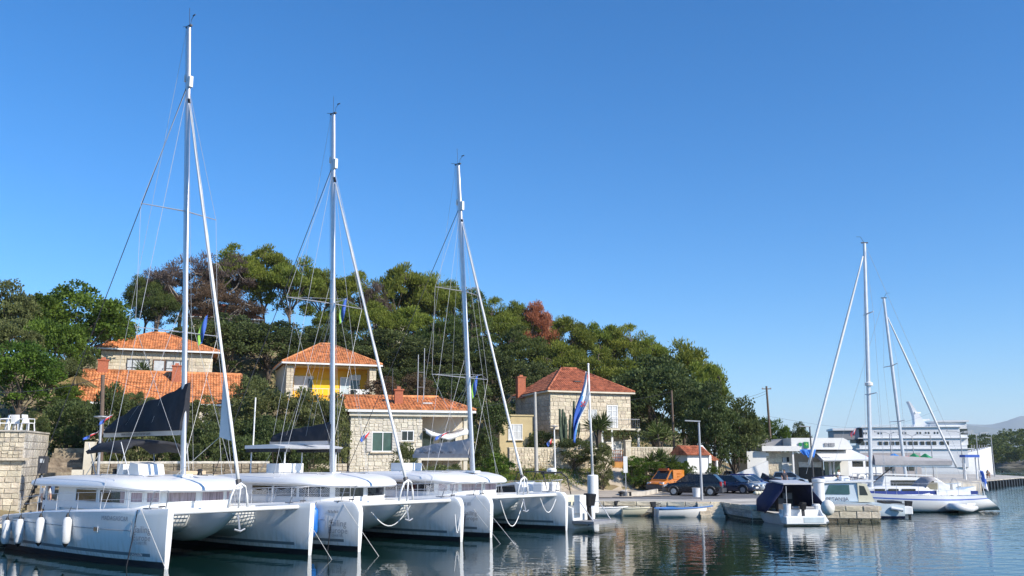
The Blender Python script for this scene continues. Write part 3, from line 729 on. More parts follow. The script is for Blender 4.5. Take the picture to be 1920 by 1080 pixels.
    for k, z in ((.90, 2.53), (.985, 2.55), (1.0, 2.62), (.985, 2.74), (.93, 2.85), (.78, 2.94), (.5, 2.99), (.2, 3.01)):
        o_ = outline(-6.6, 4.0, 2.85, -6.6 - 4.9 * min(1, k + .02), k=k); rr.append([(x, y, z - .16 * smooth(-5, -2.6, x)) for x, y in o_])
    roof = MB().loft(rr).build('coachroof', [GELROOF], c, smooth=True, auto=50)
    for s in (-1, 1):
        MB().tube([(-4.6, s * 1.5, 2.9), (-4.8, s * 1.5, 3.0), (-7.6, s * 1.75, 3.03), (-7.8, s * 1.75, 2.92)], .018, 5).build('grab_rail', [WIRE], roof)
        MB().box((-5.0, s * .95, 2.955), (.62, .62, .05)).build('hatch', [GLASS], roof)
        MB().tube([(-11.1, s * 2.3, 1.6), (-11.1, s * 2.35, 2.56)], .045, 6).build('roof_post', [WHITE], c)
        MB().box((-10.6, s * 2.1, 1.75), (1.6, .5, .35)).build('cockpit_coaming', [GEL], c)
    MB().box((-11.35, 0, 1.7), (.12, 3.6, .3)).build('transom_seat', [GEL], c)
    for s in (-1, 1):    # guard rails
        y = lambda x: s * (SPAN / 2 + hull_w(x, 1.8) - .1)
        xs_ = [-.5, -2.0, -3.6, -5.2, -6.9, -8.6, -10.3]
        for x in xs_: MB().tube([(x, y(x), sheer(x) - .02), (x, y(x), sheer(x) + .62)], .013, 5).build('stanchion', [WIRE], c)
        for h in (.35, .62): MB().tube([(x, y(x), sheer(x) + h) for x in xs_], .007 if h < .6 else .009, 4).build('lifeline', [WIRE], c)
        yb = s * SPAN / 2
        MB().tube([(-.95, y(-.95), sheer(-1)), (-.75, y(-.75) , sheer(0) + .55), (-.25, yb, sheer(0) + .62), (-.75, yb - s * .3, sheer(0) + .55), (-.95, yb - s * .35, sheer(-1))], .02, 5).build('pulpit', [WIRE], c, smooth=True)
        MB().box((-1.2, yb, sheer(-1.2) + .02), (.55, .42, .04)).build('hatch', [MGREY], c)
        MB().tube([(-.6, yb - .12, sheer(0) + .06), (-.6, yb + .12, sheer(0) + .06)], .03, 5).build('cleat', [DGREY], c)
    # mast and rig
    def mp(z, dy=0, dx=0): return (mx - rake * (z - 3) / (ztop - 3) + dx, dy, z)
    rg = []
    for z, k in ((2.95, 1), (ztop * .6, 1), (ztop - 1.2, .9), (ztop, .8)):
        x0 = mp(z)[0]; rg.append([(x0 + .15 * k * math.cos(a), .09 * k * math.sin(a), z) for a in [2 * math.pi * j / 10 for j in range(10)]])
    mast = MB().loft(rg).build('mast', [ALU], c, smooth=True, auto=60)
    MB().box((mx, 0, 2.98), (.6, .5, .1)).build('mast_step', [GELROOF], mast)
    hd = MB().box(mp(ztop + .03), (.42, .1, .07)).tube([mp(ztop, .05, -.05), mp(ztop + 1.0, .05, -.05)], .012, 4)
    hd.tube([mp(ztop, 0, .1), mp(ztop + .3, 0, .2), mp(ztop + .42, 0, .38)], .012, 4).box(mp(ztop + .45, 0, .42), (.2, .03, .05)).tube([mp(ztop + .1, 0, -.2), mp(ztop + .18, 0, -.5)], .012, 4)
    hd.build('masthead_gear', [DGREY], mast)
    MB().box(mp(zh, 0, .17), (.18, .16, .5)).box(mp(zh + .25, 0, -.16), (.12, .16, .3)).build('hounds_fitting', [WHITE], mast)
    ch = [(mx - .7, s * (SPAN / 2 - .05), 1.82) for s in (1, -1)]
    tips = []
    for z, ln in spreaders:
        tp = []
        for s in (1, -1):
            tip = mp(z + .08, s * ln, -.55); tp.append(tip)
            MB().tube([mp(z), tip], [.045, .028], 6, flat=.6).build('spreader', [ALU], mast)
        if three:
            tip = mp(z + .12, 0, .95); MB().tube([mp(z), tip], [.04, .025], 6, flat=.6).build('spreader', [ALU], mast)
            for t in tp: stay(mast, t, tip, .008, WIRE, 'spreader_stay')
        tips.append(tp)
    for k, s in enumerate((1, -1)):
        up = tips[0][k]; stay(mast, mp(zh - .1), up, .009, WIRE); lo = tips[-1][k]
        if len(tips) > 1: stay(mast, up, lo, .009, WIRE)
        stay(mast, lo, mp(4.2) if len(tips) == 1 and three else mp(3.4), .008, WIRE, 'diamond_stay'); stay(mast, mp(zh - .2), ch[k], .010, WIRE)
        stay(mast, mp(spreaders[-1][0] + 1.5), (ch[k][0] + .3, ch[k][1], ch[k][2]), .010, WIRE)
        stay(mast, mp(zh), (-11.3, s * (SPAN / 2 + .1), 1.75) if s < 0 else (-9.0, s * (SPAN / 2 + .3), 1.9), .018 if s < 0 else .008, DWIRE if s < 0 else WIRE, 'running_backstay')
    for dx in (-.2, -.26): stay(mast, mp(ztop, 0, dx), mp(3.1, .05, dx), .008, WIRE, 'halyard')
    foot = (-.52, 0, 2.62); stay(mast, mp(zh), foot, .012, WIRE, 'forestay')
    a = Vector(mp(zh - .5)); b_ = Vector(foot)
    gp = [a.lerp(b_, t) for t in np.linspace(.035, .985, 24)]
    fs = MB().tube(gp, [.035 + .03 * min(1, i / 5) + .005 * math.sin(i * 2.3) for i in range(24)], 7).build('furled_headsail', [SAIL], c, smooth=True)
    MB().tube([gp[-1], gp[-1] + (b_ - a).normalized() * .16], .11, 8).build('furler_drum', [DGREY], fs)
    MB().tube([a.lerp(b_, .005), a.lerp(b_, .03)], .07, 6).build('furler_swivel', [BLACK], fs)
    # boom and sail cover
    cv, bl, hm, zb, blk = cover
    be = mx - .3 - bl
    MB().loft([[(x, y, z) for y, z in ((-.09, zb - .2), (.09, zb - .2), (.11, zb), (-.11, zb))] for x in (mx - .25, be)]).build('boom', [ALU if cv is not CANVG else CANVG], c)
    rg = []
    for i in range(31):
        t = i / 30; x = mx - .2 - (bl - .1) * t; h = hm * (1 - t) ** 1.1 * (.92 + .08 * math.cos(t * 9)) + .34
        w = .17; h += .035 * math.sin(t * 31) * hm / 1.5 + .16 * hm * math.sin(math.pi * t)
        rg.append([(x + .25 * z0 / 2 * (1 - t), y, zb + z0) for y, z0 in ((-w, -.02), (-w * 1.1 + .035 * math.sin(t * 43), h * .16), (-w + .045 * math.sin(t * 37 + 1), h * .34), (-w * .8 + .05 * math.sin(t * 29 + 2.2), h * .52), (-w * .55 + .045 * math.sin(t * 24 + 3.5), h * .75), (-.05, h * .97), (.05, h), (w * .6, h * .7), (w * .9, h * .4), (w * 1.05, h * .2), (w, -.02))])
    sc = MB().loft(rg).build('sail_cover', [cv], c, smooth=True, auto=40)
    if blk:
        lt = lettering(blk, .2, DGREY if cv is not CANVG else BLACK, sc, (mx - .3 - bl * .55, -.125 if cv is not CANVG else -.19, zb - .1 if cv is not CANVG else zb + .1), (1, 0, 0), (0, 0, 1))
    for s in (-1, 1):
        for t in (.35, .7): stay(c, mp(spreaders[-1][0] - .3, s * .1), (mx - .3 - bl * t, s * .15, zb + .2), .006, WIRE, 'lazy_jack')
    stay(mast, mp(ztop - .1, 0, -.2), (be + .1, 0, zb + .1), .008, WIRE, 'topping_lift')
    for y in (-.3, .3): stay(c, (be + .4, 0, zb - .2), (be + .2, y * 3, 2.8), .012, ROPE, 'mainsheet')
    c['mx'] = mx; return c
W1 = [(.12, 1.25, 'p'), (1.45, 1.95, 'p'), (2.1, 2.6, 'p'), (2.85, 4.5, 'c'), (4.72, 6.5, 'g')]
W2 = [(.1, 1.5, 'g'), (1.7, 3.2, 'g'), (3.3, 4.9, 'g'), (5.0, 6.6, 'g')]
URL = 'www.sailingeuropecharter.com'
cat1 = catamaran('largest catamaran with charcoal sail cover and four white fenders', (-11.54, 31.53), -4.44, 22.75, 2.0, 20.0, [(14.0, 1.75), (8.75, 1.85)], False, (CANV, 6.4, 1.55, 4.78, URL), W1)
cat2 = catamaran('middle catamaran with blue fender and netting along its rails', (-6.04, 37.29), -5.56, 20.9, .95, 18.2, [(11.05, 2.3)], True, (CANV, 4.6, .55, 4.5, None), W2, True)
cat3 = catamaran('catamaran with light grey sail cover beside the motor launch', (-.96, 44.03), -3.95, 20.2, 1.35, 17.7, [(12.75, 1.7), (7.95, 2.2)], True, (CANVG, 4.2, .5, 3.9, URL), [(.1, 1.4, 'p'), (1.55, 2.0, 'p'), (2.1, 2.6, 'p'), (2.8, 4.5, 'g'), (4.6, 6.5, 'g')], True)
# hull lettering
def hull_text(c, body, x, z, size, m=MGREY, sq=1.0):
    yS = lambda x: -(SPAN / 2 + hull_w(x, z) + .012)
    return lettering(body, size, m, c, (x, yS(x) - .01, z), (.6, yS(x + .3) - yS(x - .3), 0), (0, 0, 1), squeeze=sq)
INK = mat('grey_ink', (.27, .30, .34), .5, var=.05)
hull_text(cat1, 'MADAGASCAR', -2.5, 1.58, .22, INK); hull_text(cat1, 'Sailing', -1.05, 1.25, .34, INK); hull_text(cat1, 'Europe', -1.05, .98, .3, INK); hull_text(cat1, 'CHARTER', -1.1, .80, .14, INK)
hull_text(cat1, 'LAGOON', -1.35, .415, .14, WHITE)
hull_text(cat2, 'Sailing', -.95, 1.08, .36, INK); hull_text(cat2, 'Europe', -.95, .80, .34, INK); hull_text(cat2, 'CHARTER', -1.0, .6, .13, INK); marks(cat2, (-1.2, -(SPAN / 2 + hull_w(-1.2, 1.55) + .02), 1.55), (.6, .12, 0), .55, .12, INK)
hull_text(cat3, '0 80', -1.15, 1.52, .22, INK); hull_text(cat3, 'Sailing', -1.0, 1.1, .3, MGREY); hull_text(cat3, 'Europe', -1.0, .86, .28, MGREY)
def logo(c, x, z):   # curved sail mark beside the charter lettering
    m = MB(); yS = -(SPAN / 2 + hull_w(x, z) + .03)
    for k in range(3): m.tube([(x + .08 * k, yS + .05 * k, z - .25 + .05 * k), (x + .02 + .1 * k, yS + .04 * k, z + .05), (x - .02 + .14 * k, yS + .05 * k, z + .3 - .06 * k)], .012, 4)
    m.build('logo', [INK], c)
logo(cat1, -1.55, 1.25); logo(cat2, -1.5, 1.12); logo(cat3, -1.5, 1.1)
# hull port and seam of the near catamaran
yS = -(SPAN / 2 + hull_w(-3.6, 1.2) + .006)
hp = MB().box((-3.6, yS, 1.18), (.32, .03, .2)).build('hull_port', [WHITE], cat1); MB().box((-3.6, yS - .012, 1.18), (.24, .03, .14)).build('pane', [GLASS], hp)
for c in (cat1, cat2):
    s_ = MB().tube([(x, -(SPAN / 2 + hull_w(x, 1.2) + .002), 1.2) for x in np.linspace(-1.6, -11.8, 16)], .012, 4).build('seam_line', [MGREY], c)
# helm console and seat on the first roof
hc = MB(); hc.loft([[(-7.2, y, 3.0), (-6.2, y, 3.0), (-6.35, y, 3.42), (-7.0, y, 3.5)] for y in (-.9, .2)]).build('helm_console', [GELROOF], cat1)
MB().box((-7.7, -.3, 3.2), (.5, 1.3, .45)).build('helm_seat', [GELROOF], cat1)
MB().box((-5.9, .9, 3.08), (1.6, 1.0, .14)).build('sunpad', [mat('tan_cushion', (.55, .42, .28), .8, var=.1)], cat1)
for x, y in ((-8.2, -.9), (-8.0, -.5), (-3.9, .4)): MB().lathe([(.11, 0), (.08, .12), (.12, .2), (.04, .24)], 10, (x, y, 3.0)).build('winch', [BLACK], cat1)
bim = MB(); rg = []
for i in range(7):
    y = -1.5 + i * .5; rg.append([(x, y, 4.46 - .42 * abs((i - 3) / 3) ** 4 - .1 * abs(x + 8.2) / 1.6) for x in (-9.7, -8.9, -8.2, -7.4, -6.7)])
bo = bim.loft(rg, closed=False, cap=False).build('bimini', [CANV], cat1, smooth=True); m_ = bo.modifiers.new('t', 'SOLIDIFY'); m_.thickness = .14
for x in (-9.6, -6.8):
    for y in (-1.45, 1.45): MB().tube([(x + .6, y * .9, 2.95), (x, y, 4.3)], .02, 5).build('bimini_post', [WIRE], bo)
# hard top over the second helm
ht = MB().loft([[(x, y, z) for x, z in ((-10.2, 4.12), (-7.0, 4.12), (-6.9, 4.2), (-8, 4.32), (-10.2, 4.28))] for y in (-1.7, -1.4, 1.4, 1.7)]).build('hard_top', [GELROOF], cat2)
MB().box((-8.6, -1.5, 4.05), (3.2, .25, .18)).box((-8.6, 1.5, 4.05), (3.2, .25, .18)).build('rolled_curtain', [CANV], ht)
for x in (-9.9, -7.2):
    for y in (-1.5, 1.5): MB().tube([(x, y, 2.95), (x, y, 4.12)], .035, 5).build('hard_top_post', [WHITE], ht)
MB().tube([(-9.8, -1.5, 4.3), (-9.8, -1.5, 6.6)], .035, 6).build('aerial', [WHITE], ht)
for c in (cat2, cat3):
    MB().box((-8.4, -.6, 3.2), (1.0, 1.4, .45)).build('helm_console', [GELROOF], c)
# netting along the middle boat's guard rails
def netting(c, s, x0, x1, h=.58):
    m = MB(); y = lambda x: s * (SPAN / 2 + hull_w(x, 1.8) - .1); n = int(abs(x1 - x0) / .09); nn = 6
    for i in range(n):
        a = x0 + (x1 - x0) * i / n; b_ = x0 + (x1 - x0) * (i + 1) / n
        for j in range(nn):
            z0, z1 = h * j / nn, h * (j + 1) / nn
            za = lambda x, z: sheer(x) + .02 + z * (1 - .12 * math.sin(x * 4) ** 2)
            m.bar((a, y(a), za(a, z0)), (b_, y(b_), za(b_, z1)), .006, .006); m.bar((a, y(a), za(a, z1)), (b_, y(b_), za(b_, z0)), .006, .006)
    m.build('rail_netting', [WHITE], c)['kind'] = 'stuff'
netting(cat2, -1, -1.0, -8.8); netting(cat2, 1, -.6, -3.0); netting(cat3, -1, -5.4, -8.4)
cloth = MB().loft([[(-7.6 + i * .2, -(SPAN / 2 + .72), z) for i in range(4)] for z in (1.75, 2.05, 2.36)], closed=False, cap=False)
t_ = cloth.build('towel', [mat('orange_towel', (.62, .12, .05), .9, var=.15)], None, loc=cat3.location, rz=CATRZ); tag(t_, 'orange towel hung on the rail of the third catamaran', 'towel')
m_ = t_.modifiers.new('t', 'SOLIDIFY'); m_.thickness = .02
# white sail corner on the first forestay
def cl(c, p):
    a = CATRZ; return Vector((c.location.x + p[0] * math.cos(a) - p[1] * math.sin(a), c.location.y + p[0] * math.sin(a) + p[1] * math.cos(a), p[2]))
MB().add([(-1.95, .02, 6.7), (-1.22, .02, 4.3), (-2.0, .02, 4.45)], [(0, 1, 2)]).add([(-1.95, -.02, 6.7), (-1.22, -.02, 4.3), (-2.0, -.02, 4.45)], [(0, 1, 2)]).build('sail_clew', [WHITE], cat1)
stay(cat1, (-2.0, 0, 4.45), (-3.6, -.8, 3.0), .012, ROPE, 'sheet'); stay(cat1, (-2.0, 0, 4.45), (-3.6, 1.2, 3.0), .012, ROPE, 'sheet')
# fenders hung from the rails: things of their own
def fender(c, x, z, L_, r, m, label, side=-1, group=None):
    y = side * (SPAN / 2 + hull_w(x, z) + r + .02); w = cl(c, (x, y, z))
    f = thing('fender', label, 'fender', w, CATRZ, group)
    MB().lathe([(.02, -L_ / 2), (r * .6, -L_ / 2 + .06), (r, -L_ / 2 + .16), (r, L_ / 2 - .16), (r * .6, L_ / 2 - .06), (.03, L_ / 2)], 12).build('body', [m], f, smooth=True)
    d = BLACK if m is FENDW else FENDB
    MB().lathe([(.02, -L_ / 2 - .06), (r * .7, -L_ / 2 + .07), (r * .2, -L_ / 2 + .05)], 10).build('end_cap', [d], f); MB().lathe([(r * .5, L_ / 2 - .05), (.03, L_ / 2 + .1)], 10).build('end_cap', [d], f)
    MB().tube([(0, 0, L_ / 2), (0, .1, 1.9 - z)], .012, 4).build('lanyard', [DWIRE], f)
for x, nm in ((-10.9, 'nearest the stern'), (-9.5, 'second from the stern'), (-7.55, 'third from the stern'), (-5.3, 'closest to the bow')):
    fender(cat1, x, sheer(x) - .72, 1.05, .16, FENDW, f'long white fender on the largest catamaran, {nm}', group='white fenders on the near hull')
fender(cat2, -2.0, 1.15, 1.15, .17, FENDB, 'bright blue fender hanging at the bow of the middle catamaran')
# mooring lines
def line(name, pts, r, m, label, cat='rope'):
    return tag(MB().tube(pts, r, 5).build(name, [m], None), label, cat)
b1 = cl(cat1, (-.5, -SPAN / 2, 1.98)); b1f = cl(cat1, (-.5, SPAN / 2, 1.98))
e = atz(320, 1086, 0); line('mooring_line', [cl(cat1, (-1.25, -SPAN / 2 - .42, 1.97)), Vector((e.x, e.y, -.05))], .012, ROPE, 'pale mooring line slanting from the nearest bow into the water')
line('mooring_line', [cl(cat1, (-1.35, -SPAN / 2 - .46, 1.9)), cl(cat1, (-1.5, -SPAN / 2 - .5, .9)), cl(cat1, (-1.6, -SPAN / 2 - .6, -.1))], .022, DWIRE, 'black mooring line hanging down the nearest hull')
b2 = cl(cat2, (-.9, -SPAN / 2 - .3, 1.98)); e = atz(712, 1043, 0); line('mooring_line', [b2, Vector((e.x, e.y, -.05))], .011, ROPE, 'taut line from the middle catamaran bow to the water ahead of it')
e = atz(624, 1050, 0); line('mooring_line', [cl(cat1, (-.4, SPAN / 2 + .1, 1.3)), Vector((e.x, e.y, -.05))], .010, ROPE, 'thin line from the inner bow of the largest catamaran')
line('mooring_line', [b2 + Vector((-.1, 0, 0)), cl(cat2, (-1.3, -SPAN / 2 - .45, 1.0)), cl(cat2, (-1.4, -SPAN / 2 - .5, -.1))], .022, DWIRE, 'black line hanging beside the blue fender')
b3 = cl(cat3, (-.9, -SPAN / 2 - .25, 1.98)); e = atz(968, 1022, 0); line('mooring_line', [b3, Vector((e.x, e.y, -.05))], .011, ROPE, 'longer taut line from the third catamaran bow to the water')
e = atz(940, 1020, 0); line('mooring_line', [cl(cat3, (-.9, -SPAN / 2 - .3, 1.3)), Vector((e.x, e.y, -.05))], .010, ROPE, 'shorter taut line from the third catamaran bow to the water')
line('mooring_line', [b3, cl(cat3, (-1.3, -SPAN / 2 - .45, .9)), cl(cat3, (-1.4, -SPAN / 2 - .5, -.1))], .022, DWIRE, 'black line hanging down the third catamaran hull')
def loop(c, p, q, d, label): line('hanging_rope', [cl(c, tuple(v)) for v in sag(p, q, d, 12)], .024, WHITE, label)
loop(cat2, (-.6, .4, 1.75), (-1.6, -1.0, 1.4), .75, 'white rope looped under the middle catamaran crossbeam')
loop(cat2, (-.15, SPAN / 2 - .32, 1.2), (-.05, SPAN / 2 - .1, 1.1), .75, 'white rope end hanging at the inner bow of the middle catamaran')
loop(cat3, (-.65, -1.6, 1.7), (-.65, .25, 1.75), 1.35, 'large white rope loop under the third catamaran crossbeam')
loop(cat3, (-.65, 1.5, 1.75), (-.4, 2.55, 1.6), .75, 'small white rope loop at the far bow of the third catamaran')
for c, t, nm in ((cat1, 0, 'largest'), (cat2, 8.5, 'middle'), (cat3, 16.5, 'third')):
    for s in (-1, 1):
        a = cl(c, (-11.8, s * 3.2, 1.4)); b_ = cl(c, (-13.6, s * 3.9, .95)); line('stern_line', sag(a, b_, .1), .016, DWIRE, f'stern line of the {nm} catamaran on its {"inshore" if s > 0 else "seaward"} side')
# ------------------------------------------------------------ vegetation
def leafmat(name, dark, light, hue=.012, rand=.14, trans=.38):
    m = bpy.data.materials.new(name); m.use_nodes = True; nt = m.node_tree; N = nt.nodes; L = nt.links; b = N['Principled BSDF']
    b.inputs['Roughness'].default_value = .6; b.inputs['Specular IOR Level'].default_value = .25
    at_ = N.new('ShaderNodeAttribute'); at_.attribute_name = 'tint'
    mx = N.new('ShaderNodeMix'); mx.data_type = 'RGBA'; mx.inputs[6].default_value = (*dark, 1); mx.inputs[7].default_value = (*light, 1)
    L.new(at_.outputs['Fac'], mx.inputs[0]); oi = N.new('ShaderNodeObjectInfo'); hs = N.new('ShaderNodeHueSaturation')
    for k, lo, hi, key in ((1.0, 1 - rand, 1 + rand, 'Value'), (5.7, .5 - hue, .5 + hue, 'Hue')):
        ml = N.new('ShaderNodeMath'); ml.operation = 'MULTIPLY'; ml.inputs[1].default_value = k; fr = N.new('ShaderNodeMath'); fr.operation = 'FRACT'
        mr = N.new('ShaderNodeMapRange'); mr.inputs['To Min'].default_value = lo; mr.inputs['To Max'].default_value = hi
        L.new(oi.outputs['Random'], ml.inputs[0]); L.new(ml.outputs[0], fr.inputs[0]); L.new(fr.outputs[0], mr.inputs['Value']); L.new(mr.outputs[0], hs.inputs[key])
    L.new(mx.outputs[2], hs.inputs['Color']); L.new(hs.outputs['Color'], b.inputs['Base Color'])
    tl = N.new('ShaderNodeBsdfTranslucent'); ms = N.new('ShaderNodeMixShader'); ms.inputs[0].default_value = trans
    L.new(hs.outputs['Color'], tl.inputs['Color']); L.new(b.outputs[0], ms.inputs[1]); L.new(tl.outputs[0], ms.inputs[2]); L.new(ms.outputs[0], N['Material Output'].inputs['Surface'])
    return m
L_PINE = leafmat('pine_needles', (.10, .135, .022), (.27, .31, .045)); L_PINED = leafmat('dark_pine_needles', (.045, .075, .02), (.15, .19, .045))
L_OAK = leafmat('holm_oak_leaves', (.045, .066, .022), (.15, .19, .06)); L_BROAD = leafmat('bright_leaves', (.045, .09, .014), (.17, .25, .035))
L_OLIVE = leafmat('olive_leaves', (.07, .085, .03), (.22, .25, .09)); L_RED = leafmat('dead_red_needles', (.24, .085, .04), (.50, .22, .11))
L_GREY = leafmat('withered_needles', (.09, .065, .055), (.21, .16, .135)); L_DRY = leafmat('dry_grass', (.22, .16, .07), (.42, .32, .15))
L_GRASS = leafmat('green_grass', (.09, .15, .015), (.21, .28, .03)); L_YUC = leafmat('yucca_leaves', (.04, .07, .02), (.13, .18, .05))
L_BROWNB = leafmat('brownish_shrub', (.10, .065, .04), (.2, .14, .075))
BARK = mat('bark', (.11, .085, .065), .95, var=.3, scale=6, stretch=(3, 3, .6)); BARKG = mat('grey_bark', (.22, .19, .17), .95, var=.25, scale=6)
def leaves(name, C, D, ln, wd, tint, m):
    """C centres, D long directions, per leaf length and width -> one mesh of single bent quads"""
    n = len(C); D = D / np.linalg.norm(D, axis=1, keepdims=True); r = RNG.normal(size=(n, 3)); S = np.cross(D, r); S /= np.linalg.norm(S, axis=1, keepdims=True) + 1e-9
    ln = np.broadcast_to(ln, n)[:, None]; wd = np.broadcast_to(wd, n)[:, None]
    V = np.stack([C - D * ln * .5, C + S * wd * .5 + D * ln * .05, C + D * ln * .5, C - S * wd * .5 + D * ln * .05], 1).reshape(-1, 3)
    me = bpy.data.meshes.new(name); me.vertices.add(4 * n); me.vertices.foreach_set('co', V.ravel().astype(np.float32))
    me.loops.add(4 * n); me.loops.foreach_set('vertex_index', np.arange(4 * n, dtype=np.int32)); me.polygons.add(n); me.polygons.foreach_set('loop_start', np.arange(0, 4 * n, 4, dtype=np.int32))
    try: me.polygons.foreach_set('loop_total', np.full(n, 4, dtype=np.int32))
    except Exception: pass
    at_ = me.attributes.new('tint', 'FLOAT', 'FACE'); at_.data.foreach_set('value', np.clip(tint, 0, 1).astype(np.float32))
    me.materials.append(m); me.update(calc_edges=True); return me
def clump_leaves(cs, rs, per, up=.35, shell=.55):
    """leaf centres and directions for ellipsoid clumps"""
    C, D, T = [], [], []
    for c, r in zip(cs, rs):
        k = int(per * RNG.uniform(.8, 1.2)); d = RNG.normal(size=(k, 3)); d /= np.linalg.norm(d, axis=1, keepdims=True)
        d[:, 2] = np.where(d[:, 2] < -.35, -d[:, 2], d[:, 2]); rad = RNG.uniform(shell, 1.0, size=(k, 1)) + np.abs(RNG.normal(size=(k, 1))) * .14
        C.append(np.array(c) + d * np.array(r) * rad); D.append(d + np.array([0, 0, up]) + RNG.normal(size=(k, 3)) * .45)
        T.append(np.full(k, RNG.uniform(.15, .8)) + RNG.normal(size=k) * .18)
    return np.concatenate(C), np.concatenate(D), np.concatenate(T)
def limb(mb, a, b, r0, r1, n=5, bend=.06):
    a, b = Vector(a), Vector(b); m = a.lerp(b, .5) + Vector((random.uniform(-bend, bend), random.uniform(-bend, bend), random.uniform(-.01, .03)))
    mb.tube([a, m, b], [r0, (r0 + r1) / 2, r1], n, cap=False)
def variant(kind, seed):
    random.seed(seed); cs, rs = [], []; tk = MB()
    if kind in ('pine', 'bare'):
        lean = Vector((random.uniform(-.1, .1), random.uniform(-.1, .1), 0)); fork = random.uniform(.32, .48); F = Vector((lean.x, lean.y, fork))
        tk.tube([(0, 0, -.06), (lean.x * .4, lean.y * .4, fork * .5), F], [.028, .022, .018], 7)
        limbs = []
        for k in range(7):
            a = 2 * math.pi * k / 7 + random.uniform(-.3, .3); rr = random.uniform(.16, .36); e = Vector((rr * math.cos(a), rr * math.sin(a), random.uniform(.62, .82))); limbs.append(e); limb(tk, F - Vector((0, 0, random.uniform(0, .12))), e, .012, .006)
        n = 64 if kind == 'pine' else 40
        for i in range(n):
            r = .47 * math.sqrt(random.random()); a = random.uniform(0, 2 * math.pi); z = .52 + .42 * (1 - (r / .5) ** 2) * random.uniform(.55, 1.05)
            if i % 6 == 0: z = random.uniform(.36, .6); r = random.uniform(.2, .42)
            c = Vector((r * math.cos(a), r * math.sin(a), z)); s = random.uniform(.085, .15); cs.append(tuple(c)); rs.append((s, s, s * random.uniform(.5, .75)))
            limb(tk, min(limbs, key=lambda q: (q - c).length), c, .006, .003, 4, .03)
        C, D, T = clump_leaves(cs, rs, 230 if kind == 'pine' else 210, .5, .25)
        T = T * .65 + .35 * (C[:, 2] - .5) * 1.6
        me = leaves('crown', C, D, RNG.uniform(.03, .05, len(C)), RNG.uniform(.008, .016, len(C)) if kind == 'pine' else .009, T, L_PINE)
    elif kind in ('oak', 'bush'):
        tk.tube([(0, 0, -.08), (.02, .01, .15), (0, .02, .4)], [.035, .028, .02], 7)
        lo = .22 if kind == 'oak' else .05
        for i in range(62):
            d = np.array([random.gauss(0, 1), random.gauss(0, 1), random.gauss(.25, .9)]); d /= np.linalg.norm(d); q = random.uniform(.62, 1.0)
            zc = lo + (1 - lo) * .5; c = (d[0] * .40 * q, d[1] * .40 * q, zc + d[2] * (1 - lo) * .43 * q)
            s = random.uniform(.07, .14); cs.append(c); rs.append((s, s, s * .8))
            if i % 4 == 0: limb(tk, (0, .01, .3 * max(.3, c[2])), c, .01, .003, 4)
        C, D, T = clump_leaves(cs, rs, 170, .1, .5); me = leaves('crown', C, D, RNG.uniform(.022, .036, len(C)), RNG.uniform(.016, .026, len(C)), T, L_OAK)
    elif kind == 'cedar':
        tk.tube([(0, 0, -.05), (0, 0, .5), (0, 0, .97)], [.03, .02, .006], 7)
        for i in range(80):
            z = random.uniform(.1, .98); r = .42 * (1 - z) ** .6 * random.uniform(.5, 1) + .03; a = random.uniform(0, 6.28); c = (r * math.cos(a), r * math.sin(a), z)
            s = random.uniform(.07, .12); cs.append(c); rs.append((s, s, s * .5)); limb(tk, (0, 0, z), c, .006, .003, 4, .01)
        C, D, T = clump_leaves(cs, rs, 130, .1, .3); me = leaves('crown', C, D, RNG.uniform(.02, .032, len(C)), RNG.uniform(.009, .015, len(C)), T, L_PINED)
    t = tk.build('trunk', [BARK if kind != 'bare' else BARKG], None, smooth=True); tm = t.data; bpy.data.objects.remove(t); return me, tm
VAR = {'pine': [variant('pine', s) for s in (1, 2, 3, 4)], 'bare': [variant('bare', s) for s in (11, 12)], 'oak': [variant('oak', s) for s in (21, 22, 23)], 'bush': [variant('bush', s) for s in (31, 32, 33)], 'cedar': [variant('cedar', 41)]}
random.seed(99)
def tree(name, label, cat, px, top, wpx, Y, kind, m, group, v=None, base=None, sink=.3):
    p = at(px, top, Y); zb = base if base is not None else hz(p.x, Y); W = wpx / FPX * Y; Hh = max(1.0, p.z - zb) + sink
    me, tm = VAR[kind][(v if v is not None else random.randrange(99)) % len(VAR[kind])]
    t = thing(name, label, cat, (p.x, Y, zb - sink), random.uniform(0, 6.28), group); t.scale = (W * 1.04, W * 1.04, Hh)
    o = link('trunk', tm, t); c = link('crown', me, t); c.material_slots[0].link = 'OBJECT'; c.material_slots[0].material = m
    return t
G1 = 'umbrella pines along the ridge'; G2 = 'dark evergreen trees on the slope'; G3 = 'leafy trees at the hill foot'; G4 = 'shrubs around the houses'; G5 = 'withered trees on the ridge'
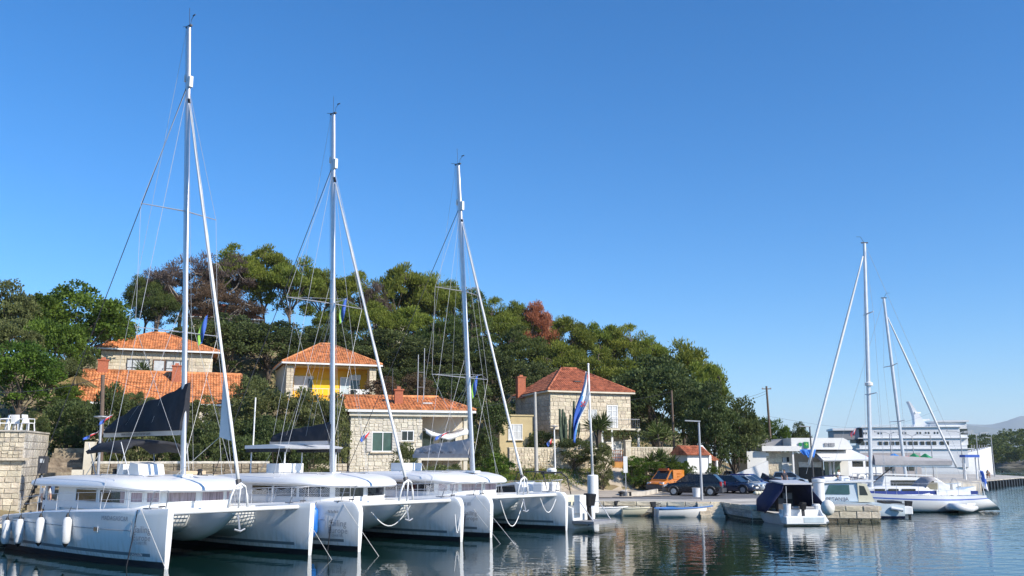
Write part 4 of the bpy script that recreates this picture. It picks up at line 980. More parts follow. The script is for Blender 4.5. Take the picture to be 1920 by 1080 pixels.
PINES = [(450, 458, 115, 118, 'tallest umbrella pine on the ridge, beside the withered trees'), (503, 462, 115, 123, 'umbrella pine on the ridge second from the withered trees'), (552, 476, 115, 119, 'umbrella pine on the ridge above the yellow house roof'),
 (600, 496, 95, 125, 'umbrella pine behind the middle catamaran mast'), (662, 508, 120, 127, 'umbrella pine between the second mast and its furled sail'), (757, 496, 120, 130, 'broad pine at the top of the second ridge rise'), (803, 500, 110, 133, 'pine just uphill of the dark cedar on the ridge'), (842, 518, 95, 136, 'pine behind the third catamaran mast top'),
 (928, 558, 100, 137, 'pine past the third mast, next to the dark cedar'), (968, 566, 90, 142, 'pale pine beside the red withered pine'), (1062, 584, 110, 146, 'pine on the ridge just past the red withered pine'), (1122, 598, 110, 150, 'pine on the ridge above the balcony house roof'), (1172, 608, 115, 150, 'pine on the falling ridge above the power pole'),
 (1218, 632, 90, 148, 'small pine in the dip of the falling ridge'), (1278, 632, 145, 122, 'large last pine standing out at the end of the ridge'), (1313, 668, 100, 116, 'low spreading pine below the large last pine'), (985, 610, 130, 122, 'yellow green pine below the red withered pine'), (1045, 640, 120, 120, 'pine with bare trunk behind the balcony house chimney'),
 (1105, 645, 130, 118, 'pine rising behind the balcony house ridge'), (700, 560, 110, 118, 'lower pine between the ridge pines and the quay stone house'), (835, 590, 120, 116, 'pine on the slope behind the third mast'), (770, 575, 120, 120, 'pine on the mid slope near the pale cottage'), (640, 560, 100, 116, 'pine on the slope above the yellow house corner'), (1180, 665, 110, 118, 'shaded pine behind the holm oaks by the power pole')]
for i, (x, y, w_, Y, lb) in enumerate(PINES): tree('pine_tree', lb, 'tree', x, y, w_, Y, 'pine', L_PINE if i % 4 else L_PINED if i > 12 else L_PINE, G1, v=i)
tree('pine_tree', 'dark pine at the edge of the withered trees above the upper house', 'tree', 278, 512, 85, 108, 'pine', L_PINED, G1, v=2)
tree('pine_tree', 'dark pine low behind the withered trees', 'tree', 300, 535, 90, 104, 'pine', L_PINED, G1, v=0)
tree('withered_pine', 'red brown withered pine on the green ridge', 'tree', 1005, 566, 78, 141, 'pine', L_RED, G5, v=1)
for x, y, w_, Y, lb, m in ((345, 478, 150, 112, 'grey withered tree behind the first mast', L_GREY), (415, 464, 130, 115, 'grey brown withered tree beside the tallest pine', L_GREY), (425, 540, 140, 108, 'reddish withered tree under the tallest pine', L_BROWNB), (385, 520, 120, 109, 'withered brown tree in front of the ridge house', L_BROWNB), (705, 520, 60, 126, 'bare grey tree between two ridge pines', L_GREY), (300, 500, 90, 113, 'thin bare tree at the end of the withered group', L_GREY)):
    tree('withered_tree', lb, 'tree', x, y, w_, Y, 'bare', m, G5)
OAKS = [(430, 590, 170, 97, 'holm oak beside the upper stone house'), (505, 598, 170, 101, 'holm oak between the upper house and the yellow house'), (575, 640, 120, 106, 'holm oak behind the yellow house roof'), (380, 600, 130, 103, 'holm oak just behind the upper house roof'), (735, 615, 150, 108, 'dark oak uphill of the yellow house'), (800, 640, 170, 104, 'dark oak above the quay stone house chimney'), (870, 630, 150, 108, 'dark oak behind the third mast spreader'), (930, 660, 150, 106, 'dark oak between third mast and balcony house'),
 (745, 690, 160, 98, 'shaded oak right above the quay stone house'), (850, 700, 150, 95, 'shaded oak behind the furled sail of the third catamaran'), (905, 740, 110, 84, 'dense dark tree beside the ochre annex'), (1010, 680, 110, 112, 'dark oak behind the balcony house chimney'), (1225, 668, 190, 108, 'big grey green oak beside the balcony house'), (1175, 700, 110, 110, 'dark oak touching the balcony house roof end'), (1300, 712, 140, 101, 'dark oak over the power pole near the kiosk'), (680, 640, 120, 106, 'dark oak above the yellow house porch'), (620, 600, 110, 108, 'dark oak crown showing over the yellow house ridge')]
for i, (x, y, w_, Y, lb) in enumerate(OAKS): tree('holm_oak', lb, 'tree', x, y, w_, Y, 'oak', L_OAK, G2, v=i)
tree('cedar_tree', 'tall dark cedar behind the third catamaran mast', 'tree', 885, 545, 130, 124, 'cedar', L_PINED, G2)
BROAD = [(150, 532, 200, 84, L_BROAD, 'large bright green tree uphill of the terrace wall'), (60, 545, 130, 80, L_BROAD, 'bright tree next to the pale olive'), (15, 528, 130, 76, L_OLIVE, 'pale olive tree at the picture edge'), (215, 575, 110, 90, L_BROAD, 'green tree beside the upper house chimney'), (105, 590, 130, 72, L_BROAD, 'yellow green tree above the dark round tree'), (30, 600, 120, 66, L_OLIVE, 'olive tree above the dark round tree by the edge'), (45, 640, 165, 60, L_BROAD, 'dark round leafy tree above the terrace chairs'), (120, 665, 90, 70, L_OLIVE, 'small tree beside the thatch below the chimney'),
 (1372, 745, 130, 96, L_OAK, 'leafy tree overhanging the parked cars'), (1335, 742, 120, 93, L_OAK, 'leafy tree behind the kiosk roof'), (1405, 775, 80, 100, L_OAK, 'leafy tree at the corner of the market building'), (1455, 788, 60, 118, L_BROAD, 'tree showing over the market roof by the dark pole'), (1498, 792, 50, 122, L_OAK, 'smaller tree showing over the market roof'), (1425, 778, 60, 120, L_BROAD, 'tree between leafy corner tree and the dark pole')]
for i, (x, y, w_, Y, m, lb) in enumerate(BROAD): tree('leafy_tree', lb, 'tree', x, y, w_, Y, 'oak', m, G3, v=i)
SHR = [(135, 735, 120, 54, L_OAK, 'dark shrub overhanging the stone stairs'), (215, 720, 120, 51.5, L_OAK, 'dark tall shrub shading the stone stairs'), (395, 790, 130, 52, L_OAK, 'dark shrub in front of the retaining wall by the first mast'), (455, 800, 120, 53, L_OAK, 'dark shrub in front of the retaining wall by the first furled sail'), (525, 790, 120, 55, L_OAK, 'dark shrub in front of the retaining wall by the middle roof'), (585, 800, 90, 57, L_OLIVE, 'shrub at the end of the retaining wall'), (270, 800, 90, 50.5, L_OLIVE, 'shrub behind the first bimini'), (320, 790, 90, 52, L_OAK, 'shrub behind the boom of the largest catamaran'), (70, 770, 60, 52, L_OAK, 'shrub behind the terrace chairs'), (490, 712, 150, 65, L_OLIVE, 'big olive shrub between the long house and yellow house'), (570, 728, 110, 67, L_OLIVE, 'tall shrub below the yellow house porch'), (625, 735, 90, 64, L_OLIVE, 'shrub at the corner of the quay stone house'), (430, 770, 110, 60, L_OAK, 'dark oleander behind the first forestay'), (500, 780, 130, 59, L_OAK, 'dark oleander behind the middle catamaran bow'), (380, 740, 90, 62, L_OLIVE, 'shrub under the long roof by the first mast'), (150, 740, 110, 60, L_OAK, 'shrub at the head of the stone stairs'), (220, 770, 90, 58, L_OLIVE, 'shrub behind the sail cover end'), (290, 745, 90, 64, L_OLIVE, 'shrub in front of the long roof'), (255, 728, 80, 66, L_OLIVE, 'thin shrub over the long roof eaves'), (345, 800, 90, 58, L_OAK, 'shrub over the low retaining wall'), (560, 800, 110, 60, L_OAK, 'dark shrub beside the quay stone house'), (470, 690, 80, 76, L_OLIVE, 'grey shrub at the end of the long roof'),
 (780, 700, 90, 88, L_BROWNB, 'brown hedge shrub above the quay stone house roof'), (720, 705, 80, 86, L_BROWNB, 'brown shrub under the yellow house porch'), (840, 862, 110, 61, L_OLIVE, 'shrub on the bank behind the third catamaran'), (930, 850, 90, 64, L_BROAD, 'shrub beside the ochre annex wall'), (910, 800, 80, 70, L_OAK, 'dark shrub under the dense tree by the annex'), (1075, 815, 90, 84, L_OAK, 'rounded shrub in front of the cactus'), (1130, 830, 60, 82, L_OLIVE, 'yellowish shrub beside the garden gate'), (1212, 858, 75, 84, L_BROAD, 'green hedge shrub behind the orange van'), (1278, 858, 60, 84.5, L_BROAD, 'green shrub behind the blue parking sign'), (1188, 855, 50, 83.5, L_BROAD, 'green shrub next to the garden gate pillar'), (1335, 868, 30, 84, L_BROAD, 'small clipped shrub by the kiosk porch'), (1010, 800, 70, 90, L_OAK, 'climbing ivy bush on the balcony house corner'), (760, 830, 60, 62, L_OLIVE, 'low shrub at the foot of the quay stone house'), (100, 745, 70, 64, L_OAK, 'dark shrub beside the terrace chairs'), (540, 850, 60, 60, L_OLIVE, 'small shrub by the dark doorway'), (160, 650, 90, 82, L_OAK, 'dark shrub below the upper house chimney'), (130, 720, 60, 66, L_BROAD, 'bright shrub beside the thatch')]
for i, (x, y, w_, Y, m, lb) in enumerate(SHR): tree('shrub', lb, 'shrub', x, y, w_, Y, 'bush', m, G4, v=i, sink=.15)
# undergrowth over the slope
def scatter(name, n, region, hgt_, ln, wd, m, label, cat, lo=0.0, dz=None, per=14, spread=.5):
    P = []
    while len(P) < n:
        x, y = RNG.uniform(region[0], region[1]), RNG.uniform(region[2], region[3])
        if region[4](x, y): P.append((x, y))
    P = np.array(P); z = np.maximum(hgt(P[:, 0], P[:, 1]), lo); C = np.repeat(np.column_stack([P, z]), per, 0); k = len(C); hh = np.repeat(RNG.uniform(.3, 1.0, n), per) * hgt_
    C[:, :2] += RNG.normal(size=(k, 2)) * spread; C[:, 2] = np.maximum(hgt(C[:, 0], C[:, 1]), lo) + np.abs(RNG.normal(size=k)) * hh * .6
    D = RNG.normal(size=(k, 3)); D[:, 2] = np.abs(D[:, 2]) + .6; me = leaves(name, C, D, RNG.uniform(.6, 1.2, k) * ln, RNG.uniform(.6, 1.2, k) * wd, np.repeat(RNG.uniform(.1, .9, n), per) + RNG.normal(size=k) * .1, m)
    o = link(name, me); tag(o, label, cat); o['kind'] = 'stuff'; return o
def slope(x, y):
    w = (x + 21.5) * -HX + (y - 39.9) * -HYV
    if w < 9 or w > 75 or x > 26: return False
    return all(math.hypot(x - cx, y - cy) > r * .9 for cx, cy, r, h in PADS)
scatter('undergrowth', 7000, (-62, 30, 42, 170, slope), 1.3, .26, .17, L_OAK, 'low dark undergrowth covering the hillside', 'undergrowth', per=12, spread=.7)
lawn_poly = lambda x, y: (-1.5 < x < 7.5 and 80 < y < 88 and y > 79 + .5 * x) or (-9 < x < 1 and 64.5 < y < 75 and y > 73 + .9 * x)
scatter('grass', 5200, (-9, 8, 64, 89, lawn_poly), .22, .22, .05, L_GRASS, 'bright green grass bank beside the paved ramp', 'grass', lo=QZ, per=9, spread=.25)
scatter('dry_grass', 900, (-30, 12, 48, 90, lambda x, y: 6 < ((x + 21.5) * -HX + (y - 39.9) * -HYV) < 12), .6, .5, .05, L_DRY, 'dry straw coloured grass along the foot of the slope', 'grass', lo=QZ, per=12, spread=.3)
# yuccas, cactus, thatch
def rosette(mb_pts, c, n, ln, droop=.4):
    for i in range(n):
        a = random.uniform(0, 6.28); el = random.uniform(-.3, 1.4); d = Vector((math.cos(a) * math.cos(el), math.sin(a) * math.cos(el), math.sin(el))); mb_pts.append((c, d, ln * random.uniform(.7, 1.1)))
def yucca(label, px, py_top, py_base, Y, r, heads, name='yucca'):
    p0 = at(px, py_base, Y); p1 = at(px, py_top, Y); y = thing(name, label, 'plant', p0); hh = p1.z - p0.z
    tk = MB(); pts = []
    for k in range(heads):
        a = 6.28 * k / heads; e = Vector((math.cos(a) * r * .35, math.sin(a) * r * .35, hh * random.uniform(.55, .85) - r * .2)); tk.tube([(0, 0, -.2), (e.x * .3, e.y * .3, e.z * .5), e], [.16, .12, .1], 6); rosette(pts, e, 90, r)
    tk.build('stem', [BARK], y, smooth=True)
    C = np.array([c + d * l * .5 for c, d, l in pts]); D = np.array([d for c, d, l in pts]); me = leaves('leaf_rosette', C, D, np.array([l for c, d, l in pts]), .09, RNG.uniform(.1, .9, len(pts)), L_YUC); o = link('leaf_rosette', me, y); o['kind'] = 'stuff'
yucca('bushy yucca in front of the balcony house door', 1122, 772, 845, 88, 1.4, 4); yucca('tall yucca in the shade past the balcony house', 1238, 790, 850, 92, 1.6, 3); yucca('small palm beside the garden wall by the van', 1230, 848, 885, 84.5, 1.2, 2, 'palm'); yucca('palm frond plant under the parking sign', 1250, 850, 885, 85, 1.2, 2, 'palm'); yucca('palm leaning over the window of the upper house', 258, 680, 712, 85, 1.3, 1, 'palm')
ca = thing('cactus', 'tall many armed cactus against the balcony house wall', 'cactus', at(1064, 842, 88))
CACT = mat('cactus_skin', (.05, .075, .045), .8, var=.3, scale=6)
random.seed(5)
for k in range(15):
    a = random.uniform(0, 6.28); r = random.uniform(.1, 1.0); h = random.uniform(2.2, 5.0) * (1.12 - r * .35); x, y = r * math.cos(a) * 1.1, r * math.sin(a) * .6
    MB().tube([(x * .3, y * .3, 0), (x, y, h * .3), (x * 1.15, y, h * .7), (x * 1.2, y, h), (x * 1.2, y, h + .06)], [.12, .15, .14, .1, .02], 8).build('arm', [CACT], ca, smooth=True)
th = MB(); th = thing('thatch_shelter', 'straw thatched parasol beside the long roofed house', 'shelter', tuple(at(140, 745, 70)))
MB().tube([(0, 0, -1.5), (0, 0, 1.6)], .07, 6).build('post', [POLEW], th)
P = [(Vector((0, 0, 1.7)), Vector((math.cos(a) , math.sin(a), -.55)), random.uniform(1.6, 2.1)) for a in np.linspace(0, 6.28, 260)]
me = leaves('thatch', np.array([c + d.normalized() * l * .5 for c, d, l in P]), np.array([d for c, d, l in P]), np.array([l for *_, l in P]), .1, RNG.uniform(0, 1, len(P)), L_DRY); o = link('thatch', me, th); o['kind'] = 'stuff'
# vine on the balcony house pergola
vp = []
for k in range(900): vp.append((RNG.uniform(4.3, 10.6), RNG.uniform(-1.9, -.9), 3.35 + RNG.normal() * .16 - (.5 * RNG.random() if RNG.random() < .3 else 0)))
a = YAW; me = leaves('vine', np.array(vp), RNG.normal(size=(900, 3)), .22, .16, RNG.uniform(.2, 1, 900), L_OLIVE); o = link('vine', me, None, hE.location, YAW); tag(o, 'leafy vine trained under the balcony of the balcony house', 'vine'); o['kind'] = 'stuff'
# ------------------------------------------------------------ terrace, stairs and walls at the near end of the quay
tb = thing('terrace_wall', 'tall pale block wall with ledge carrying the terrace at the picture edge', 'wall', (-24.75, 46.6, .8), R(14))
core = MB().box((-4, 2.6, 2.1), (8, 5, 4.2)).build('wall', [MORTAR], tb)
stone_wall(core, (-5, .1, 0), (1, 0, 0), (0, -1, 0), 5, 2.75, .52, .29, STONE, seed=71, gap=.03, depth=.1)
stone_wall(core, (-5, .1, 2.9), (1, 0, 0), (0, -1, 0), 5, 1.28, .42, .32, STONE, seed=72, style='random', gap=.03, depth=.1)
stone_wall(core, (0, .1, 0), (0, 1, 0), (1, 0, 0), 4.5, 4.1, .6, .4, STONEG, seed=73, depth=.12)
MB().box((-3.9, .05, 2.83), (8.3, .5, .13)).build('ledge', [STONE], tb)
MB().box((-4, 2.5, 4.24), (8.1, 5.1, .08)).build('terrace_floor', [CONC], tb)
def chair(label, loc, rz, group='white plastic terrace chairs'):
    c = thing('garden_chair', label, 'chair', loc, rz, group)
    MB().box((0, 0, .42), (.46, .46, .04)).build('seat', [WHITE], c)
    MB().loft([[(x, .2 + .1 * t + .04 * (abs(x) / .22) ** 2 * -1, .44 + .42 * t) for x in (-.22, -.1, 0, .1, .22)] for t in (0, .5, 1)], closed=False, cap=False).build('backrest', [WHITE], c).modifiers.new('t', 'SOLIDIFY').thickness = .03
    for x in (-.2, .2):
        for y in (-.2, .2): MB().bar((x, y, .42), (x * 1.2, y * 1.2, 0), .045, .045).build('leg', [WHITE], c)
        MB().tube([(x * 1.1, -.22, .42), (x * 1.15, -.2, .64), (x * 1.15, .22, .66)], .025, 5).build('armrest', [WHITE], c)
zt = .8 + 4.28
for i, (px, Y, rz, lb) in enumerate(((6, 48.5, -.9, 'white plastic chair at the picture edge on the terrace'), (30, 48.8, 3.3, 'white plastic chair facing away at the terrace centre'), (52, 48.4, 1.4, 'white plastic chair nearest the stairs on the terrace'))):
    p = at(px, 800, Y); chair(lb, (p.x, Y, zt), rz)
t = thing('garden_table', 'white plastic table between the terrace chairs', 'table', (at(22, 800, 49.6).x, 49.6, zt))
MB().lathe([(.02, .68), (.45, .69), (.45, .72), (.02, .73)], 14).build('table_top', [WHITE], t)
for k in range(4): MB().bar((.28 * math.cos(k * 1.57), .28 * math.sin(k * 1.57), .69), (.36 * math.cos(k * 1.57), .36 * math.sin(k * 1.57), 0), .05, .05).build('leg', [WHITE], t)
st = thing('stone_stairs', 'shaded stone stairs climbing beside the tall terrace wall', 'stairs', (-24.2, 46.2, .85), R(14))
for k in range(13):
    MB().box((.95, .4 + k * .42, .13 + k * .26), (1.9, .5, .26)).build('step', [STONED], st)  # dark brown stone: the tree shade on the stairs is put into the colour
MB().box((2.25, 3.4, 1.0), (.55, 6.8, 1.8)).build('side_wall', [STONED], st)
for k, (y, z) in enumerate(((.4, 1.15), (3, 2.6), (6, 4.2))): MB().box((2.25, y, z - .1 + .2), (.5, .5, 2.0)).build('gate_post', [PLASTER], st)
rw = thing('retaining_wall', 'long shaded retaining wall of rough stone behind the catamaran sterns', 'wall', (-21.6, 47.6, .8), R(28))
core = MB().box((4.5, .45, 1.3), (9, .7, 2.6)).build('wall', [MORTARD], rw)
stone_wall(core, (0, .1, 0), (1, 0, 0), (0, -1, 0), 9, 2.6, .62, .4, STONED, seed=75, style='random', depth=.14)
MB().box((4.5, .45, 2.66), (9.1, .8, .12)).build('coping', [STONEG], rw)
seat_w = thing('sandstone_bench', 'low sandy bench wall behind the flybridge of the largest catamaran', 'bench', (-18.8, 47.6, .9), R(28))
MB().box((2.4, 0, .9), (5, .5, 1.8)).build('base', [mat('sandstone', (.56, .40, .22), .9, var=.12)], seat_w); MB().box((2.4, 0, 1.86), (5.2, .65, .12)).build('slab', [STONE], seat_w)
el = thing('meter_box', 'grey electricity cabinet on a post by the tall terrace wall', 'cabinet', (at(78, 900, 46).x, 46, .85)); MB().tube([(0, 0, 0), (0, 0, 2.0)], .04, 5).build('post', [GALV], el); MB().box((0, 0, 2.5), (.4, .25, .85)).build('box', [DGREY], el); MB().box((0, -.14, 2.7), (.2, .02, .2)).build('meter_glass', [PANEL_], el)
sb = thing('notice_board', 'small white notice on a post beside the man on the quay', 'sign', (at(93, 925, 43.2).x, 43.2, .9)); MB().tube([(0, 0, 0), (0, 0, 1.2)], .03, 5).build('post', [GALV], sb); MB().box((0, 0, 1.35), (.42, .05, .45)).build('board', [WHITE], sb); MB().box((0, -.03, 1.35), (.2, .02, .2)).build('symbol', [BLUEP], sb)
gwl = at(528, 870, 60)
lw = thing('low_garden_wall', 'sunlit low stone wall beside the quay stone house', 'wall', (gwl.x, 60, .85), R(14)); core = MB().box((2.1, .4, 1.25), (4.2, .6, 2.5)).build('wall', [MORTAR], lw)
stone_wall(core, (0, .1, 0), (1, 0, 0), (0, -1, 0), 4.2, 2.5, .5, .4, STONE, seed=77, style='random', depth=.12, gap=.03)
# ------------------------------------------------------------ garden wall and gate by the balcony house
def garden_wall(label, a, b, h0, z0, seed, m=STONE):
    a, b = Vector(a), Vector(b); d = b - a; w = thing('garden_wall', label, 'wall', (a.x, a.y, z0), math.atan2(d.y, d.x)); l = d.length
    c = MB().box((l / 2, .3, h0 / 2), (l, .45, h0)).build('wall', [MORTAR], w); stone_wall(c, (0, .08, 0), (1, 0, 0), (0, -1, 0), l, h0, .48, .32, m, style='random', seed=seed, gap=.025, depth=.13)
    MB().box((l / 2, .3, h0 + .04), (l + .05, .6, .08)).build('coping', [PLASTER], w)
p0, p1, p2, p3 = at(955, 850, 82), at(1142, 850, 85.5), at(1176, 850, 86.2), at(1262, 850, 88)
garden_wall('rough stone garden wall between the annex and the gate', (p0.x, p0.y), (p1.x, p1.y), 2.3, 2.3, 81); garden_wall('rough stone garden wall between the gate and the kiosk', (p2.x, p2.y), (p3.x, p3.y), 2.6, 2.1, 82)
gt = thing('garden_gate', 'rusty brown iron gate between two stone pillars', 'gate', (p1.x, p1.y, 2.4), R(12)); wd = (p2 - p1).length
MB().box((wd * .45, .2, .5), (wd * .6, .06, 1.0)).build('lower_panel', [mat('orange_rust', (.5, .24, .06), .8, var=.2)], gt)
g = MB()
for k in range(7): g.tube([(wd * .18 + k * wd * .09, .2, 1.0), (wd * .18 + k * wd * .09, .2, 2.1)], .025, 4)
for k in range(4): g.tube([(wd * .15, .2, 1.05 + k * .34), (wd * .75, .2, 1.05 + k * .34)], .025, 4)
g.build('iron_grille', [RUST], gt)
for xx, h in ((.02, 2.7), (wd - .02, 2.9)): MB().box((xx, .25, h / 2), (.5, .55, h)).box((xx, .25, h + .05), (.62, .65, .1)).build('pillar', [STONE], gt)
kb = MB(); pts = [at(1172, 898, 74), at(1166, 905, 71.5), at(1180, 915, 69), at(1205, 920, 70), at(1230, 905, 76)]
kb.loft([[(p.x - .15, p.y, QZ - .1), (p.x + .15, p.y, QZ - .1), (p.x + .15, p.y, QZ + .35), (p.x - .15, p.y, QZ + .35)] for p in pts]); tag(kb.build('planter_kerb', [CONC], None), 'curved concrete kerb round the hedge behind the orange van', 'kerb')
# ------------------------------------------------------------ poles, lamps, cables, flags
def pole(label, px, top, base, Y, r, m, name='utility_pole', arm=None, cat='pole', zb=None):
    a = at(px[0] if isinstance(px, tuple) else px, base, Y); b_ = at(px[1] if isinstance(px, tuple) else px, top, Y)
    if zb is not None: a.z = zb
    p = thing(name, label, cat, a); MB().tube([(0, 0, -.3), (b_.x - a.x, 0, b_.z - a.z)], [r, r * .7], 8).build('shaft', [m], p, smooth=True, auto=50)
    e = Vector((b_.x - a.x, 0, b_.z - a.z))
    if arm == 'flat': MB().lathe([(.05, -.25), (.09, -.05), (.36, .02), (.36, .07), (.02, .1)], 12, e).build('lamp_head', [GALV], p)
    if arm == 'left': MB().bar(e + Vector((.1, 0, 0)), e + Vector((-.95, 0, .05)), .2, .08).build('lamp_head', [GALV], p)
    if arm == 'double':
        for s in (-1, 1): MB().bar(e, e + Vector((s * .5, 0, .22)), .1, .1).bar(e + Vector((s * .5, 0, .22)), e + Vector((s * 1.9, 0, .3)), .3, .12).build('lamp_head', [GALV], p)
    if arm == 'cross':
        MB().bar(e + Vector((-.6, 0, -.35)), e + Vector((.6, 0, -.35)), .1, .1).build('crossarm', [m], p)
        for s in (-.5, .5): MB().lathe([(.05, 0), (.07, .08), (.03, .16)], 6, e + Vector((s, 0, -.3))).build('insulator', [PANEL_], p)
    return p
pole('brown wooden utility pole behind the sail cover end', 193, 703, 888, 50, .15, POLEW, zb=.8)
pole('tall round headed street lamp beside the brown wooden pole', (186, 190), 783, 888, 46.5, .09, GALV, 'street_lamp', 'flat', 'lamp', zb=.85)
pole('pale concrete pole in front of the ochre annex', (1006, 1003), 735, 880, 79, .17, CONCP)
pole('slim white street lamp beside the pale concrete pole', (1041, 1039), 800, 882, 73, .07, WHITE, 'street_lamp', 'flat', 'lamp')
pole('thin dark pole beside the big grey oak', (1264, 1259), 732, 842, 93, .14, POLEW)
pole('leaning dark utility pole over the market roof', (1444, 1437), 724, 818, 116, .17, POLEW, arm='cross')
pole('steel street lamp at the quay edge in front of the black car', (1316, 1310), 790, 931, 63.0, .1, GALV, 'street_lamp', 'left', 'lamp', zb=QZ)
pole('dark street lamp behind the forestay of the blue striped yacht', (1526, 1518), 800, 905, 84, .09, DGREY, 'street_lamp', 'left', 'lamp', zb=QZ)
for i, (px, top, Y, ar, lb) in enumerate(((1670, 814, 118, 'double', 'twin headed pier lamp beside the tall yacht mast'), (1712, 818, 128, 'double', 'twin headed pier lamp beside the second mast'), (1746, 817, 134, 'left', 'single headed pier lamp in front of the ferry bridge'), (1802, 812, 132, 'double', 'twin headed pier lamp under the white forestay'), (1832, 815, 138, 'double', 'second twin headed lamp on the far pier'), (1860, 821, 150, 'left', 'last single headed lamp near the end of the far pier'))):
    pole(lb, (px + 5, px - 2), top, 888, Y, .09, GALV, 'street_lamp', ar, 'lamp', zb=QZ)
def cable(label, a, b, d, r=.016): line('power_cable', sag(a, b, d, 14), r, DWIRE, label, 'cable')
pw = at(193, 708, 50); cable('black cable from the brown wooden pole across the long roof', pw, at(455, 738, 72), .6); cable('black cable running off the picture from the brown wooden pole', pw, at(-40, 735, 46), .3)
cable('cable across the slope to the quay stone house', at(455, 738, 72), at(675, 762, 64.5), .4); cable('cable over the quay stone house roof to the pale pole', at(690, 758, 66), at(1003, 738, 79), .9); cable('cable along the balcony house to the thin dark pole', at(1004, 738, 79), at(1259, 735, 93), .8)
pe = at(1437, 733, 116); cable('upper cable from the leaning pole into the trees', pe, at(1350, 742, 100), .5); cable('lower cable from the leaning pole into the trees', at(1437, 738, 116), at(1350, 748, 100), .5); cable('long thin cable from the leaning pole out to the pier', at(1439, 780, 116), at(1760, 768, 190), 2.5, .012)
# big flag on the white pole
fp = thing('flagpole', 'white flagpole on a thick white drum at the quay corner', 'flagpole', tuple(at(1112, 940, 60.5))); zf = fp.location.z; e = at(1103, 683, 60.5) - fp.location
MB().lathe([(.36, -.7), (.36, 1.62), (.30, 1.68), (.1, 1.7)], 16).build('drum', [WHITE], fp, smooth=True, auto=40); MB().tube([(0, 0, 1.6), e], [.085, .05], 8).build('shaft', [WHITE], fp, smooth=True); MB().ball(e, .08, 8).build('finial', [WHITE], fp)
def flag(label, top, w, h, cols, lean=(0, 0, 0), twist=1.0, name='flag', emblem=None):
    """cloth hanging from a pole; cols are bands across the hoist, top to bottom"""
    n, k = 18, len(cols); m = MB(); rows = []
    for i in range(n + 1):
        t = i / n; r_ = []
        for j in range(3 * k + 1):
            s = j / (3 * k); x = -w * s * (.35 + .65 * math.sin(math.pi * min(1, t * 1.15) * .8)) - lean[0] * t; y = .22 * math.sin(s * 7 + t * 5) * twist * (.3 + t); r_.append((top[0] + x, top[1] + y + lean[1] * t, top[2] - h * t * (.8 + .2 * s) - .25 * s * w))
        rows.append(r_)
    m.loft(rows, lambda i, q: min(k - 1, q // 3), False, False); o = m.build(name, cols, None, smooth=True); tag(o, label, 'flag'); mo = o.modifiers.new('t', 'SOLIDIFY'); mo.thickness = .012; return o
FR = mat('flag_red', (.62, .04, .05), .8, var=.08); FW = mat('flag_white', (.75, .75, .76), .8, var=.05); FB = mat('flag_blue', (.05, .13, .50), .8, var=.12); FLB = mat('flag_light_blue', (.10, .32, .62), .8, var=.1)
tp = at(1100, 696, 60.5)
rows = []; n = 26
for i in range(n + 1):     # long flag hanging in a twisted column, stripes running down it
    t = i / n; c = at(1100 - 22 * t + 4 * math.sin(t * 6), 696 + 132 * t, 60.5); wv = (.12 + .55 * math.sin(math.pi * min(1, t * 1.05)) ** .8) * (1 - .35 * t)
    rows.append([(c.x + wv * (s - .5) + .05 * math.sin(9 * t + s * 5), c.y + .25 * math.sin(s * 8 + t * 7) * .6, c.z - .1 * s) for s in np.linspace(0, 1, 13)])
def fm(i, j):
    t = i / n; s = j / 12; v = s + .45 - t * 1.25
    return 2 if v < .18 else (3 if v < .38 else (1 if v < 1.05 else 0))
o = MB().loft(rows, fm, False, False).build('flag', [FR, FW, FB, FLB], None, smooth=True); tag(o, 'large red white and blue flag hanging limp from the white flagpole', 'flag'); o.modifiers.new('t', 'SOLIDIFY').thickness = .012
em = MB()
ec = rows[12][7]
for a_ in range(3):
    for b_ in range(3):
        if (a_ + b_) % 2 == 0: em.box((ec[0] - .12 + a_ * .1, ec[1] - .2, ec[2] + .15 - b_ * .12), (.09, .02, .11))
em.build('checked_shield', [FR], o)
flag('small pennant blue and white at the top of the lamp by the brown pole', at(186, 808, 45), .5, .35, [FR, FW, FB], (.35, 0, 0), .6); flag('red white and blue ensign hanging at the largest catamaran stern', at(213, 776, 42), .35, .45, [FR, FW, FB], (.35, 0, 0), .5); flag('small ensign at the hard top aerial of the middle catamaran', at(694, 808, 46), .35, .5, [FR, FW, FB], (.2, 0, 0), .5)
flag('red white and blue ensign over the boom of the third catamaran', at(845, 806, 54), .6, .5, [FR, FW, FB], (.5, 0, 0), .5); flag('tiny ensign beside the cactus', at(1035, 822, 86), .45, .7, [FR, FW, FB], (.1, 0, 0), .5)
GREENY = mat('flag_green', (.25, .5, .08), .8, var=.1)
for c, z, nm in ((cat1, 9.6, 'largest'), (cat2, 11.5, 'middle'), (cat3, 8.2, 'third')):
    flag(f'blue and green pennant under the spreader of the {nm} catamaran', cl(c, (c['mx'] - .6, 1.0, z)), .3, 1.3, [FB, FB, GREENY], (.1, 0, 0), .3, 'pennant')
